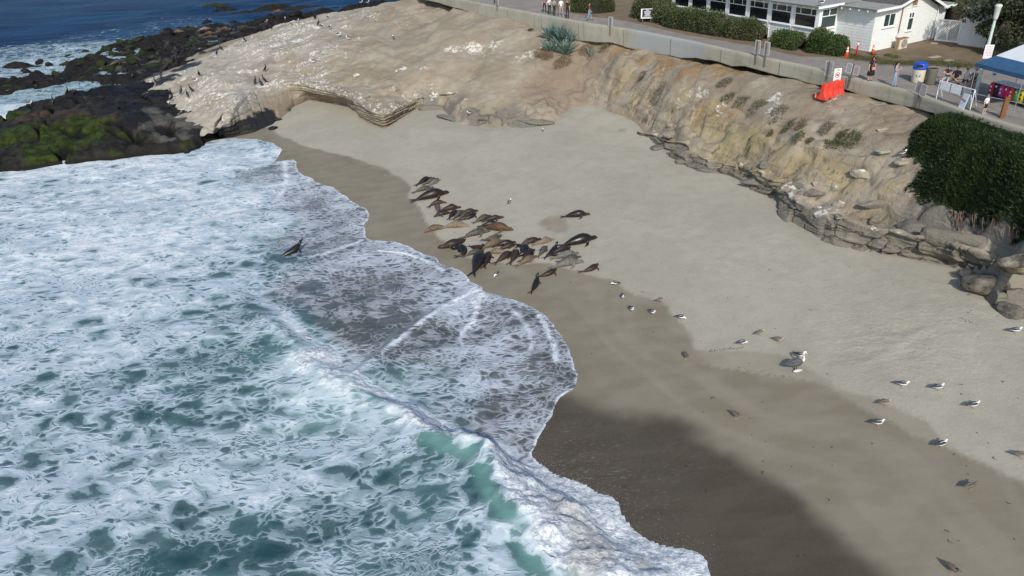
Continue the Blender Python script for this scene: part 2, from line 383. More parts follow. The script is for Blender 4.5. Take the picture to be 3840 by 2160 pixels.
# never above the wall's foot or the promenade
dwall = pdist(BXg, BYg, wall_top)
_land = np.vstack([wall_top[:, :2], [(60, 20), (90, 60), (90, 160), (0, 160)]])
behind = inpoly(BXg, BYg, _land)
BZ = np.where(behind, np.minimum(BZ, zwalk(BXg, BYg)-.55), BZ)
BZ = np.where(~behind & (dwall < 3), np.minimum(BZ, zwalk(BXg, BYg)-.55), BZ)
_cap = zwalk(BXg, BYg)-.8+.10*np.maximum(0, dwall-0.5)
BZ = np.where(~behind & (BXg > -4), np.minimum(BZ, _cap), BZ)
def bsample(A, x, y):
    x = np.asarray(x, float); y = np.asarray(y, float)
    xi = np.clip((x-BX0)/BR, 0, len(bxs)-1.001); yi = np.clip((y-BY0)/BR, 0, len(bys)-1.001)
    x0 = xi.astype(int); y0 = yi.astype(int); fx = xi-x0; fy = yi-y0
    return (A[y0, x0]*(1-fx)+A[y0, x0+1]*fx)*(1-fy)+(A[y0+1, x0]*(1-fx)+A[y0+1, x0+1]*fx)*fy
# the arch: here the heightfield ends at the rim and a lofted face takes over
RIM_V = [(548, 326, 1.3), (575, 300, 2.0), (610, 262, 2.4), (640, 218, 2.95), (690, 207, 3.05), (735, 207, 3.0), (770, 212, 3.0), (810, 222, 2.95), (850, 233, 2.9), (885, 246, 2.75), (905, 262, 2.6), (930, 280, 2.35), (962, 290, 2.15), (985, 282, 2.15), (1010, 266, 2.3), (1040, 250, 2.4), (1062, 243, 2.35)]
FOOT_V = [(552, 344), (585, 345), (640, 336), (686, 318), (705, 304), (740, 268), (775, 252), (822, 256), (868, 264), (898, 282), (908, 300), (935, 312), (966, 321), (985, 312), (1012, 294), (1040, 277), (1066, 272)]
rim = np.array([wv(*p) for p in RIM_V]); foot = np.array([bv(*p) for p in FOOT_V])
for f, d in zip(foot, [0]*17): f[2] = zbeach(f[0], f[1])-.25
footc = chaikin(foot, 2); rimc = chaikin(rim, 2)
_cut = np.vstack([rim[:, :2], [(-6.5, 60)], [(-9, 50)], [(-20, 44)], [(-46, 50)], [(-46, 66)], [(-29, 67)]])
def in_cut(x, y): return inpoly(np.asarray(x, float), np.asarray(y, float), _cut)
# layered ledge along the foot of the right-hand slope: also a lofted face
LEDGE_FOOT = [(1610, 330), (1640, 347), (1668, 378), (1700, 402), (1745, 424), (1800, 434), (1872, 452), (1885, 472), (1940, 492), (1932, 530), (1965, 562), (2030, 592), (2100, 617), (2200, 642), (2300, 657), (2400, 668), (2446, 684), (2475, 700)]
LEDGE_RIM = [(1612, 322, .35), (1655, 333, .6), (1700, 358, .8), (1735, 378, .9), (1780, 398, .9), (1830, 408, .9), (1900, 422, .95), (1922, 440, 1.0), (1975, 460, 1.05), (1990, 490, 1.1), (2035, 516, 1.15), (2090, 540, 1.2), (2150, 556, 1.25), (2230, 578, 1.3), (2310, 592, 1.35), (2400, 606, 1.4), (2460, 628, 1.4), (2500, 650, 1.3)]
lfoot = np.array([bv(*p) for p in LEDGE_FOOT]); lrim = []
for (x, y, dz), f in zip(LEDGE_RIM, lfoot): lrim.append(wv(x, y, f[2]+dz))
lrim = np.array(lrim)
for f in lfoot: f[2] -= .3
_out = np.array([f[:2]+(f-r)[:2]/(np.linalg.norm((f-r)[:2])+1e-6)*1.2 for f, r in zip(lfoot, lrim)])
_cut2 = np.vstack([lrim[:, :2], _out[::-1]])
cutm = inpoly(BXg, BYg, _cut) | inpoly(BXg, BYg, _cut2)
Hf = np.where(cutm, np.minimum(BZ, bzb-.8), BZ)
def hbluff(x, y): return bsample(Hf, x, y)
Hf2 = np.where(inpoly(BXg, BYg, _cut), np.minimum(BZ, bzb-.8), BZ)
def hland(x, y):
    x = np.asarray(x, float); y = np.asarray(y, float)
    return np.maximum(np.where((x > BX0) & (x < BX1) & (y > BY0) & (y < BY1), bsample(Hf2, x, y), -9), zbeach(x, y))
def on_land(u, v): return march(u, v, hland, 9.5)
def lv(x, y): return on_land(x*SV, y*SV)

# --- what the surface is made of, painted as soft patches (view px x, y, radius m, amount)
def blobs(X, Y, L, stretch=1.0, seed=0):
    A = np.zeros_like(X); wx = 1.2*fbm(X/1.6, Y/1.6, 3, 50+seed); wy = 1.2*fbm(X/1.6, Y/1.6, 3, 70+seed)
    for x, y, r, a in L:
        p = lv(x, y); q = ((X+wx*min(r, 1.5)*.6-p[0])**2+((Y+wy*min(r, 1.5)*.6-p[1])/stretch)**2)/(r*r)
        A = np.maximum(A, a*np.exp(-q*1.2))
    return A
DIRT = [(1420, 175, 3.2, 1), (1380, 215, 3.0, .9), (1450, 230, 3.0, .8), (1340, 240, 2.6, .7), (1280, 230, 2, .45), (1500, 150, 2.6, .8), (1560, 175, 1.6, .7), (1400, 260, 2.2, .6), (1560, 230, 1.8, .5), (1640, 235, 1.6, .55), (1700, 190, 1.8, .5), (1790, 190, 2.0, .55), (1880, 200, 2.4, .5), (1960, 210, 2.4, .5), (2100, 250, 3, .55), (2200, 290, 3, .5), (2020, 290, 2.2, .55), (1640, 300, 1.4, .5), (1720, 310, 1.4, .5), (1000, 215, 2.6, .45), (960, 190, 2.5, .35), (850, 190, 2.5, .3), (1150, 60, 4, .35), (1250, 90, 4, .4), (1330, 110, 2.5, .45), (2280, 350, 2, .6)]
ORNG = [(1560, 125, 1.2, .6), (1620, 150, 1.4, .8), (1680, 165, 1.6, .95), (1740, 178, 1.6, .9), (1800, 188, 1.4, .7), (1860, 196, 1.0, .5), (1770, 278, .9, .8), (1810, 282, .8, .8), (1840, 285, .8, .7), (1500, 115, 1.2, .5), (1260, 60, 1.6, .45), (1180, 35, 1.6, .45), (1330, 95, 1.2, .4), (2350, 262, 1.2, .4), (2230, 300, .8, .5)]
YELL = [(1560, 215, 1.4, .8), (1600, 250, 1.6, .7), (1700, 270, 1.8, .7), (1780, 310, 2.2, .9), (1840, 345, 2.2, .95), (1900, 360, 2.2, .95), (1960, 390, 1.8, .8), (2020, 410, 1.8, .9), (2080, 440, 1.6, .9), (1850, 400, 1.4, .7), (2120, 480, 1.4, .7), (2220, 520, 1.4, .5), (1690, 340, 1.2, .5), (2250, 470, 1.2, .6), (560, 225, 2, .25), (700, 150, 3, .2)]
GUAN = [(1360, 130, 1.0, .6), (1190, 120, 1.6, .75), (1140, 128, 1.3, .7), (1240, 110, 1.6, .6), (1320, 150, 1.5, .5), (1210, 145, 1.2, .4), (760, 100, 3, .7), (700, 110, 2.6, .7), (640, 130, 2.6, .6), (860, 70, 3, .55), (940, 40, 3, .5), (520, 200, 2.2, .7), (560, 240, 2.2, .8), (600, 270, 2.0, .8), (620, 180, 1.8, .7), (480, 225, 1.6, .6), (700, 205, 1.2, .6), (760, 205, 1.2, .7), (1000, 240, 1.2, .4), (940, 262, 1.2, .6), (1010, 175, .8, .8), (1090, 235, 1.0, .6), (1170, 250, 1.0, .5), (1500, 205, .9, 0.34), (1670, 175, .9, 0.48), (1760, 235, 1.0, 0.54), (1720, 250, .8, 0.48), (1820, 265, .7, 0.61), (1935, 255, 1.1, 0.68), (1945, 275, .9, 0.68), (2110, 245, 1.5, 0.41), (2160, 262, 1.0, 0.34), (1980, 470, .9, 0.54), (2020, 520, 1.0, 0.54), (1950, 500, .8, 0.41), (2080, 510, .7, 0.41), (2100, 560, .9, 0.41), (2200, 560, .8, 0.41), (2020, 460, 1.4, 0.34), (2060, 430, 1.4, 0.31), (2260, 470, .7, 0.34), (1580, 280, .8, 0.27), (1690, 330, .7, 0.41), (2400, 560, 1.2, 0.31), (1850, 200, .8, 0.27), (1060, 170, 1.6, .5), (880, 130, 3, .45), (1000, 60, 4, .4)]
GREY = [(1120, 280, 2.0, .9), (1190, 300, 2.0, .9), (1270, 300, 2.0, .8), (1330, 320, 2.0, .9), (1080, 265, 1.4, .9), (960, 290, 1.5, .5), (1690, 370, 1.4, .8), (1730, 400, 1.2, .8), (1800, 420, 1.4, .7), (1880, 460, 1.4, .8), (1930, 480, 1.4, .9), (1980, 540, 1.8, .9), (2060, 590, 1.8, .9), (2150, 610, 1.8, .9), (2250, 640, 1.8, .9), (2350, 600, 2.2, .9), (2420, 640, 2.0, .8), (2500, 620, 2.0, .8), (2300, 560, 1.6, .7), (640, 300, 1.6, .6), (690, 290, 1.4, .6), (700, 70, 3, .6), (620, 100, 3, .7), (760, 55, 2.5, .5), (2480, 720, 1.6, .8), (2540, 780, 1.4, .8), (600, 320, 1.2, .5)]
WETD = [(560, 335, 1.2, 1), (600, 340, 1.1, 1), (650, 330, .9, .8), (540, 125, 2.5, .7), (460, 170, 2.5, .9), (420, 195, 2.2, .9), (380, 190, 2, 1), (690, 320, .5, .7)]
MATS = dict(dirt=DIRT, orange=ORNG, yellow=YELL, guano=GUAN, grey=GREY, wet=WETD)
BA = {k: blobs(BXg, BYg, L, seed=i*7) for i, (k, L) in enumerate(MATS.items())}; BA['crack'] = np.maximum(CRK, RISER*.38*sstep(-.15, .25, fbm(BXg/1.8, BYg/1.8, 3, 29)))
BA['bleach'] = .9*sstep(-11, -24, BXg)*sstep(.5, 1.0, ab)*(.55+.45*sstep(-.3, .2, fbm(BXg/5, BYg/5, 3, 288)))*(1-.5*BA['dirt']); BA['guano'] = np.maximum(BA['guano'], .50*sstep(-9, -19, BXg)*sstep(.5, 1.0, ab)*(.5+.5*sstep(-.2, .25, fbm(BXg/4, BYg/4, 3, 285)))); BA['grey'] = np.maximum(BA['grey'], .42*sstep(-9, -19, BXg)*sstep(-.2, .3, fbm(BXg/3, BYg/3, 3, 286)))
BA['orange'] = np.maximum(BA['orange'], .9*np.exp(-(dwall/1.5)**2)*sstep(8.5, 11, BXg)*(1-sstep(19, 21.5, BXg))*(~behind)*(.55+.45*sstep(-.3, .2, fbm(BXg/1.2, BYg/1.2, 3, 12))))
BA['dirt'] = np.maximum(BA['dirt'], .55*sstep(2.2, 3.6, ab)*right*(.6+.4*sstep(-.2, .2, fbm(BXg/2.5, BYg/2.5, 3, 13))))
_gx, _gy = np.gradient(Hf, BR); BA['wet'] = np.maximum(BA['wet'], (1-sstep(.35, 1.1, Hf))*sstep(0, .3, 1.2-bzb)*(BXg < -24))
ny, nx = BXg.shape; idx = np.arange(ny*nx).reshape(ny, nx)
_ok = ~cutm & (Hf > np.minimum(bzb-.5, 9)) & ((Hf > -.4))
fq = _ok[:-1, :-1] & _ok[1:, :-1] & _ok[:-1, 1:] & _ok[1:, 1:]
Fq = np.stack([idx[:-1, :-1][fq], idx[:-1, 1:][fq], idx[1:, 1:][fq], idx[1:, :-1][fq]], -1)
def compact(V, F, A):
    u, inv = np.unique(F, return_inverse=True); return V[u], inv.reshape(F.shape), {k: a.ravel()[u] for k, a in A.items()}

# --- materials of the land
def rock_material(name):
    n = NM(name); P = n.pos(); sx = n.sep(P); N = n.sep(n.nrm())
    steep = n.mr(N[2], .86, .45)
    big = n.noise(P, .35, 2, .6); med = n.noise(P, 1.6, 5, .68); fine = n.noise(P, 11, 3, .7)
    st = n.vmul(P, (1.0, .6, 1.6)); streak = n.noise(st, 3.2, 3, .6, .6)
    base = n.mix(n.mr(big, .35, .65), (.258, .220, .160), (.345, .308, .242))
    base = n.mix(n.mul(n.mr(med, .42, .62), .55), base, (.295, .235, .165))
    pl_ = n.attr('bleach'); base = n.mix(n.mul(n.mr(n.add(pl_, n.mul(n.sub(med, .5), .8)), .25, .9), .62), base, (.42, .39, .33))
    g = n.attr('grey'); base = n.mix(n.mr(n.add(g, n.mul(n.sub(med, .5), .9)), .3, .75), base, (.185, .172, .142))
    y = n.attr('yellow'); base = n.mix(n.mul(n.mr(n.add(y, n.mul(n.sub(med, .5), .8)), .25, .9), .8), base, (.33, .27, .145))
    d = n.attr('dirt'); base = n.mix(n.mul(n.mr(n.add(d, n.mul(n.sub(med, .5), .7)), .2, .85), .85), base, (.235, .180, .128))
    o = n.attr('orange'); base = n.mix(n.mr(n.add(o, n.mul(n.sub(med, .5), .6)), .3, .9), base, (.265, .178, .095))
    gu = n.attr('guano'); wh = n.mr(n.add(n.mul(gu, .75), n.mul(n.sub(streak, .5), 1.5)), .34, .62)
    base = n.mix(n.mul(wh, n.mr(gu, .05, .4)), base, (.68, .65, .58))
    sp = n.mr(fine, .74, .8); base = n.mix(n.mul(sp, .6), base, (.74, .70, .62))
    # bedding lines on broken faces
    lay = n.noise(n.vmul(n.vadd(P, n.vmul(n.comb(0, 0, big), (0, 0, .9))), (.25, .25, 5.5)), 1.0, 3, .6)
    base = n.mix(n.mul(n.mr(lay, .5, .34), n.mul(steep, .40)), base, (.11, .09, .06))
    base = n.mix(n.mul(n.mr(lay, .56, .7), n.mul(steep, .25)), base, (.45, .40, .30))
    pit = n.mr(n.voro(P, 2.2, 'DISTANCE_TO_EDGE'), .0, .05, 1, 0)
    base = n.mix(n.mul(n.mul(pit, n.mr(med, .55, .65)), .22), base, (.16, .135, .10))
    base = n.mix(n.mul(n.mr(fine, .55, .75), .35), base, (.23, .19, .14))
    base = n.mix(n.mul(n.mr(n.attr('crack'), .2, .9), .7), base, (.085, .068, .045))
    wt = n.attr('wet'); wm = n.mr(n.add(wt, n.mul(n.sub(med, .5), .7)), .3, .6); base = n.mix(wm, base, (.022, .021, .02))  # wet rock; also carries shade painted on the right-edge boulders
    h = n.add(n.add(n.mul(med, .8), n.mul(fine, .22)), n.mul(lay, n.mul(steep, .5)))
    return n.out(base, n.mixf(wm, .92, .45), n.bump(h, 1.0, .22), spec=.2)
M_ROCK = rock_material('sandstone_bluff_rock')
bV, bF, bA = compact(np.c_[BXg.ravel(), BYg.ravel(), Hf.ravel()], Fq, BA)
bluff = tag(meshobj('bluff', bV, bF, M_ROCK, attrs=bA), kind='structure')

# --- lofted face with the arch and the layered nose
def resample(P, n):
    P = np.asarray(P); s = np.r_[0, np.cumsum(np.linalg.norm(np.diff(P, axis=0), axis=1))]; t = np.linspace(0, s[-1], n)
    return np.stack([np.interp(t, s, P[:, k]) for k in range(P.shape[1])], -1)
def corr(P, Q, n):
    """resample two polylines that share vertex numbering so that the vertices keep facing each other"""
    m = len(P); t = np.linspace(0, m-1, n)
    f = lambda A: np.stack([np.interp(t, np.arange(m), A[:, k]) for k in range(A.shape[1])], -1)
    return f(P), f(Q), t
NS, NR = 420, 46
top, bot, tt = corr(rim, foot, NS)
for k in range(3):
    for A in (top, bot):
        for _ in range(6): A[1:-1, k] = .25*A[:-2, k]+.5*A[1:-1, k]+.25*A[2:, k]
cave = np.interp(tt, [0, 4.3, 4.9, 5.4, 6.8, 7.8, 8.6, 10, 16], [0, 0, .5, .9, .8, .3, .05, .0, 0])      # how deep the face is undercut
nose = np.interp(tt, [0, 8.5, 10, 12, 13, 15, 16], [0, 0, 1, 1, 1, .6, .2])
VV = np.zeros((NR+6, NS, 3)); AA = {k: np.zeros((NR+6, NS)) for k in BA}
inw = np.zeros_like(top); tg = np.gradient(top, axis=0); inw[:, 0] = -tg[:, 1]; inw[:, 1] = tg[:, 0]; inw /= np.linalg.norm(inw, axis=1)[:, None]+1e-9
for i in range(6):                                        # lap onto the top of the headland
    q = (5-i)/5.0; p = top+inw*(q*1.0); VV[i] = p; VV[i, :, 2] = np.maximum(bsample(BZ, p[:, 0], p[:, 1]), 0)+.05-.10*(q > .9)
VV[5, :, 2] = VV[4, :, 2]*.5+top[:, 2]*.5
for j in range(NR):
    t = (j+1)/NR; p = top*(1-t)+bot*t
    # plan position: hang out over the cave, then run in along its roof
    s_cave = np.where(t < .34, t*.10, .034+(t-.34)/.66); s_cave = np.where(t < .42, s_cave, np.clip(.11+(t-.42)/.58*.95, 0, 1))
    s_face = t
    s_nose = np.where(t < .7, t*.85, .595+(t-.7)/.3*.405)
    sp = s_face*(1-nose)+s_nose*nose; sp = sp*(1-cave)+s_cave*cave
    p[:, :2] = top[:, :2]*(1-sp[:, None])+bot[:, :2]*sp[:, None]
    zf = t**np.where(nose > .5, .9, 1.0)
    zc = np.where(t < .42, t*.85, np.where(t < .8, .357+(t-.42)*.55, .566+(t-.8)*2.17))
    zz = zf*(1-cave)+zc*cave
    p[:, 2] = top[:, 2]*(1-zz)+bot[:, 2]*zz
    VV[6+j] = p
u = np.arange(NS)*.09; zz = VV[6:, :, 2]; lay = .10*fbm(zz*7.5+.25*fbm(u[None]/3+0*zz, zz, 2, 3), u[None]*.06+0*zz, 3, 77, .7)+.16*fbm(u[None]/2.2+0*zz, zz/1.6, 4, 78)
crk = np.maximum(0, .12-np.abs(fbm(u[None]/1.5+0*zz, zz*.15, 3, 90)))*-2.0
fade = sstep(0, .06, np.linspace(0, 1, NR))[:, None]
VV[6:, :, :2] -= (inw[None, :, :2]*((lay*(1.5+1.2*nose[None])+crk*.5)*fade)[:, :, None])
for k in BA: AA[k] = bsample(BA[k], VV[:, :, 0], VV[:, :, 1])*np.r_[np.ones(6), np.linspace(1, .25, NR)][:, None] if k != 'wet' else AA[k]
wetc = (1-sstep(.8, 1.7, VV[:, :, 2]+.35*fbm(VV[:, :, 0]/1.2, VV[:, :, 1]/1.2, 3, 59)))*np.interp(tt, [0, 3.2, 4.2, 16], [1, 1, 0, 0])[None]; AA['wet'] = wetc
_fr = np.r_[np.zeros(6), sstep(.12, .42, np.linspace(0, 1, NR))][:, None]; AA['dirt'] = np.maximum(AA['dirt'], _fr*.75*(.6+.4*sstep(-.2, .2, fbm(VV[:, :, 2]*3.0, np.arange(NS)[None]*.02+0*VV[:, :, 2], 3, 55)))); AA['grey'] = np.maximum(AA['grey'], .45)*1.0; drip = np.clip(1-np.r_[np.zeros(6), np.linspace(0, 1, NR)*1.7], 0, 1)[:, None]*np.interp(tt, [0, 3, 4, 10, 16], [.6, .6, .75, .6, .5])[None]
AA['guano'] = np.maximum(AA['guano']*drip, drip*.75); AA['orange'] *= .3; AA['bleach'] = AA['bleach']*np.r_[np.ones(6), np.linspace(1, 0, NR)][:, None]
ii = np.arange((NR+6)*NS).reshape(NR+6, NS); FF = np.stack([ii[:-1, :-1], ii[1:, :-1], ii[1:, 1:], ii[:-1, 1:]], -1).reshape(-1, 4)
ledge = tag(meshobj('sea_cave_ledge', VV.reshape(-1, 3), FF, M_ROCK, attrs={k: a.ravel() for k, a in AA.items()}), kind='structure')

# --- lofted ledge of the right-hand foot
NS2, NR2 = 760, 44
lt, lb, t2 = corr(lrim, lfoot, NS2)
for k in range(3):
    for A in (lt, lb):
        for _ in range(10): A[1:-1, k] = .25*A[:-2, k]+.5*A[1:-1, k]+.25*A[2:, k]
uu = np.r_[0, np.cumsum(np.linalg.norm(np.diff(lt[:, :2], axis=0), axis=1))]
tg = np.gradient(lt, axis=0); iw = np.c_[-tg[:, 1], tg[:, 0], 0*tg[:, 0]]; iw /= np.linalg.norm(iw, axis=1)[:, None]+1e-9
if ((lt-lb)[:, :2]*iw[:, :2]).sum() < 0: iw = -iw
LV = np.zeros((NR2+8, NS2, 3)); wob = 1.1*fbm(uu/3.5, uu*0, 3, 301)+.35*fbm(uu/.9, uu*0, 2, 302); lt[:, 2] += .38*fbm(uu/3.0, uu*0+4, 2, 307)
for i in range(8):
    q = (7-i)/7.0; p = lt+iw*(q*1.3+wob[:, None]*.6*(1-q)); LV[i] = p; LV[i, :, 2] = np.maximum(bsample(BZ, p[:, 0], p[:, 1])*(q**.7)+(lt[:, 2]+.12*fbm(p[:, 0]/.8, p[:, 1]/.8, 3, 303))*(1-q**.7), 0)-.25*(q > .95)
for j in range(NR2):
    t = (j+1)/NR2; p = lt*(1-t)+lb*t; p = p+iw*(wob*.6*(1-t))[:, None]; st_ = .5*t+.5*(np.floor(t*3.2)+sstep(.35, 1, (t*3.2) % 1))/3.2 if t < .99 else 1.0
    p[:, :2] = lt[:, :2]*(1-st_)+lb[:, :2]*st_+iw[:, :2]*(wob*.6*(1-st_))[:, None]; LV[8+j] = p
zz = LV[8:, :, 2]; w_ = zz-.30*fbm(uu[None]/4+0*zz, zz*.2, 2, 305)-.045*uu[None]; w_ = w_+.11*np.sin(w_*7.0+uu[None]*.15)+.06*np.sin(w_*17)
BT = .27; beds = np.floor(w_/BT); bedn = _h(beds, beds*0, beds*0, 311)-.5; bj = _h(beds, np.floor((uu[None]+.6*fbm(uu[None]/2+beds, zz, 2, 317))/2.9+beds*.37), beds*0, 312)-.5
fr_ = w_/BT-beds; gm_ = sstep(-.25, .15, fbm(uu[None]/1.6+beds*3.1, beds*1.7, 2, 318)); gap = (sstep(.14, .0, fr_)+sstep(.93, 1.0, fr_)*.5)*gm_
vj = sstep(.06, .0, np.abs((((uu[None]+.6*fbm(uu[None]/2+beds, zz, 2, 317))/2.9+beds*.37) % 1)-.5)*2*.9)
vj = vj*sstep(.0, .3, fbm(uu[None]/2.5, zz*2, 2, 319)); ew, hwk, twk = worley(uu[None]+0*zz, zz*2.2, 1.6, 1.5, .12, 330); rel = .22*bedn+.16*bj-.14*gap-.10*vj+.30*fbm(uu[None]/1.4+0*zz, zz/1.0, 3, 313)+.55*(hwk-.5)+.3*twk-.15*sstep(.08, 0, ew)
fd_ = sstep(0, .08, np.linspace(0, 1, NR2))[:, None]
LV[8:, :, :2] -= (iw[None, :, :2]*(rel*fd_)[:, :, None])
LA = {k: bsample(BA[k], LV[:, :, 0]+iw[None, :, 0]*.8, LV[:, :, 1]+iw[None, :, 1]*.8) for k in BA}
tl = np.r_[np.zeros(8), np.linspace(0, 1, NR2)][:, None]; LA['grey'] = np.full(LA['grey'].shape, .85)*(.45+.55*sstep(0, .1, tl)); LA['yellow'] = LA['yellow']*(1-tl); LA['guano'] = np.clip(LA['guano']*(1-tl*1.3)+.5*(1-tl)*sstep(.1, .4, fbm(uu[None]/1.1+0*tl, tl*2, 3, 320)), 0, 1)
LA['crack'] = np.concatenate([np.zeros((8, NS2)), np.clip(gap*.6+vj*.4+.6*sstep(.07, 0, ew), 0, 1)], 0); LA['dirt'] = LA['dirt']*(1-tl)+.35*sstep(.4, .9, tl); LA['orange'] *= 0
ii = np.arange((NR2+8)*NS2).reshape(NR2+8, NS2); FF = np.stack([ii[:-1, :-1], ii[1:, :-1], ii[1:, 1:], ii[:-1, 1:]], -1).reshape(-1, 4)
tag(meshobj('layered_ledge', LV.reshape(-1, 3), FF, M_ROCK, attrs={k: a.ravel() for k, a in LA.items()}), kind='structure')

# --- beach
def densify(a, b, s0): return np.arange(a, b, s0)
sx_ = np.arange(-36, 40, .19); sy_ = np.arange(6, 92, .19); SX, SY = np.meshgrid(sx_, sy_)
SZ = zbeach(SX, SY)
DAMP = np.array([bv(x, y) for x, y in [(640, 300), (700, 338), (770, 370), (880, 395), (950, 415), (1000, 440), (1040, 470), (1030, 495), (1060, 525), (1075, 560), (1110, 600), (1200, 655), (1300, 665), (1380, 660), (1450, 682), (1540, 703), (1600, 742), (1660, 760), (1700, 800), (1735, 850), (1745, 880), (1860, 875), (1960, 892), (2000, 908), (2050, 935), (2100, 980), (2200, 998), (2330, 1060), (2380, 1110), (2420, 1130), (2480, 1160), (2576, 1215), (2700, 1290)]])
WET = np.array([bv(x, y) for x, y in [(560, 370), (640, 420), (850, 560), (1100, 740), (1330, 930), (1400, 975), (1480, 1008), (1560, 1043), (1700, 1060), (1800, 1118), (1900, 1188), (2000, 1248), (2080, 1318), (2150, 1398), (2240, 1460), (2330, 1600)]])
def side(X, Y, L):
    poly = np.vstack([L[:, :2], [(L[-1, 0], -60), (-90, -60), (-90, 120), (L[0, 0]-8, 120)]])
    d = pdist(X, Y, L); return np.where(inpoly(X, Y, poly), d, -d)
wx = .35*fbm(SX/1.5, SY/1.5, 4, 41)
damp = sstep(-.10, .14, side(SX, SY, DAMP)+wx*.8)
DAMP2 = np.array([bv(x, y) for x, y in [(2050, 960), (2110, 990), (2200, 1042), (2290, 1095), (2380, 1118), (2480, 1165), (2600, 1235)]])
_p2 = np.vstack([DAMP2[:, :2], [(DAMP2[-1, 0]+5, 0), (-20, 0), (-20, 40)]]); _d2 = pdist(SX, SY, DAMP2); _d2 = np.where(inpoly(SX, SY, _p2), _d2, -_d2)
damp *= 1-.45*(1-sstep(-.1, .15, _d2+wx*.5))*sstep(8, 9, SX)*(SY < 40)
wet = sstep(-.6, .5, side(SX, SY, WET)+wx*1.3)
for x, y, r in [(1390, 560, 1.1), (1410, 570, .7), (1560, 330, .4)]:
    p = bv(x, y); damp = np.maximum(damp, .75*sstep(r*1.1, r*.6, np.hypot(SX-p[0], (SY-p[1])*.9)+wx*.9))
# trampled sand: shallow scuffs on the dry part, denser where the animals and visitors go
tr = np.zeros_like(SX)
for x, y, r, a in [(2250, 870, 3.2, 1), (2150, 850, 2.5, .7), (2350, 800, 3, .7), (2180, 780, 3, .5), (1250, 590, 5, .5), (1400, 560, 3, .6), (1850, 620, 4, .4), (1750, 560, 4, .4), (2450, 760, 2.5, .6), (1950, 690, 4, .35), (1500, 460, 6, .35), (1300, 420, 6, .2), (1430, 600, 3, .6), (2300, 740, 3, .5)]:
    p = bv(x, y); tr = np.maximum(tr, a*np.exp(-((SX-p[0])**2+(SY-p[1])**2)/(r*r)))
dry = 1-damp
SZ += .012*fbm(SX/.8, SY/.8, 3, 8)*dry-.05*tr*dry*sstep(.25, .6, fbm(SX/.55, SY/.55, 3, 14))+.035*tr*dry*sstep(.15, .5, fbm(SX/.4, SY/.4, 2, 15))
for pts in [[(2330, 825), (2290, 850), (2250, 870), (2235, 890)], [(2190, 905), (2165, 915)], [(2010, 890), (2000, 900)]]:
    L = chaikin([bv(*p) for p in pts], 2); SZ += .05*np.exp(-(pdist(SX, SY, L)/.16)**2)
# scoured moat along the rock foot
SZ -= .10*np.exp(-((hbluff(SX, SY)-SZ)/.35)**2)*(hbluff(SX, SY) < SZ+.2)*(SX > -5)
def zsand(x, y):
    xi = np.clip((np.asarray(x, float)+36)/.19, 0, len(sx_)-1.001); yi = np.clip((np.asarray(y, float)-6)/.19, 0, len(sy_)-1.001)
    x0 = xi.astype(int); y0 = yi.astype(int); fx = xi-x0; fy = yi-y0
    return (SZ[y0, x0]*(1-fx)+SZ[y0, x0+1]*fx)*(1-fy)+(SZ[y0+1, x0]*(1-fx)+SZ[y0+1, x0+1]*fx)*fy
sdist = shore_d(SX, SY); tide = fbm(sdist*.55+2.2*fbm(SX/9, SY/9, 2, 401), sdist*0+.5*fbm(SX/4, SY/4, 2, 402), 3, 403)*1.3
fleck = np.zeros_like(SX)
for x, y, r, a in [(1370, 1150, 1.6, .9), (1440, 1170, 2.0, .9), (1520, 1200, 2.0, .8), (1400, 1090, 1.5, .7), (1470, 1120, 1.8, .6), (1580, 1240, 1.4, .6), (1420, 1050, 1.2, .5), (1560, 1160, 2.0, .45), (1640, 1290, 1.2, .4)]:
    p = bv(x, y); fleck = np.maximum(fleck, a*np.exp(-((SX-p[0])**2/(r*1.6)**2+(SY-p[1])**2/(r*.7)**2)))
def sand_material():
    n = NM('beach_sand'); P = n.pos(); a = n.attr('damp'); w_ = n.attr('wet'); t = n.attr('tramp')
    big = n.noise(P, .22, 2, .6); med = n.noise(P, 1.3, 4, .6); fine = n.noise(P, 22, 2, .75)
    dryc = n.mix(n.mr(big, .35, .65), (.362, .340, .270), (.402, .378, .302)); dryc = n.mix(n.mul(n.mr(med, .4, .7), .35), dryc, (.292, .275, .222))
    sm = n.vmul(P, (1.0, 2.2, 1)); dampc = n.mix(n.mr(n.noise(sm, .5, 3, .55), .35, .65), (.205, .180, .128), (.236, .210, .155))
    wetc = n.mix(n.mr(n.noise(n.vmul(P, (.6, 1.6, 1)), .7, 3, .6), .35, .65), (.066, .053, .034), (.084, .069, .045))
    c = n.mix(a, dryc, dampc); c = n.mix(w_, c, wetc)
    c = n.mix(n.mul(n.mr(fine, .35, .7), .22), c, (.14, .125, .10))
    h = n.add(n.mul(fine, .3), n.mul(n.noise(P, 4.5, 3, .65), n.add(.35, n.mul(t, 1.6))))
    td = n.attr('tide'); c = n.mix(n.mul(n.mr(td, .1, .5), n.mixf(a, .025, .14)), c, (.10, .09, .07)); c = n.mix(n.mul(n.mr(td, -.1, -.5), n.mul(a, .10)), c, (.45, .42, .34))
    fl = n.mul(n.attr('fleck'), n.mr(n.noise(n.vmul(P, (.45, 1.5, 1)), 9, 3, .7), .56, .70)); c = n.mix(n.mul(fl, .5), c, (.30, .32, .34))
    h = n.mul(h, n.mixf(a, 1.0, .12))
    return n.out(c, n.mixf(w_, n.mixf(a, .95, .75), .34), n.bump(h, .9, .045), spec=n.mixf(w_, .15, .3))
M_SAND = sand_material()
ny, nx = SX.shape; idx = np.arange(ny*nx).reshape(ny, nx)
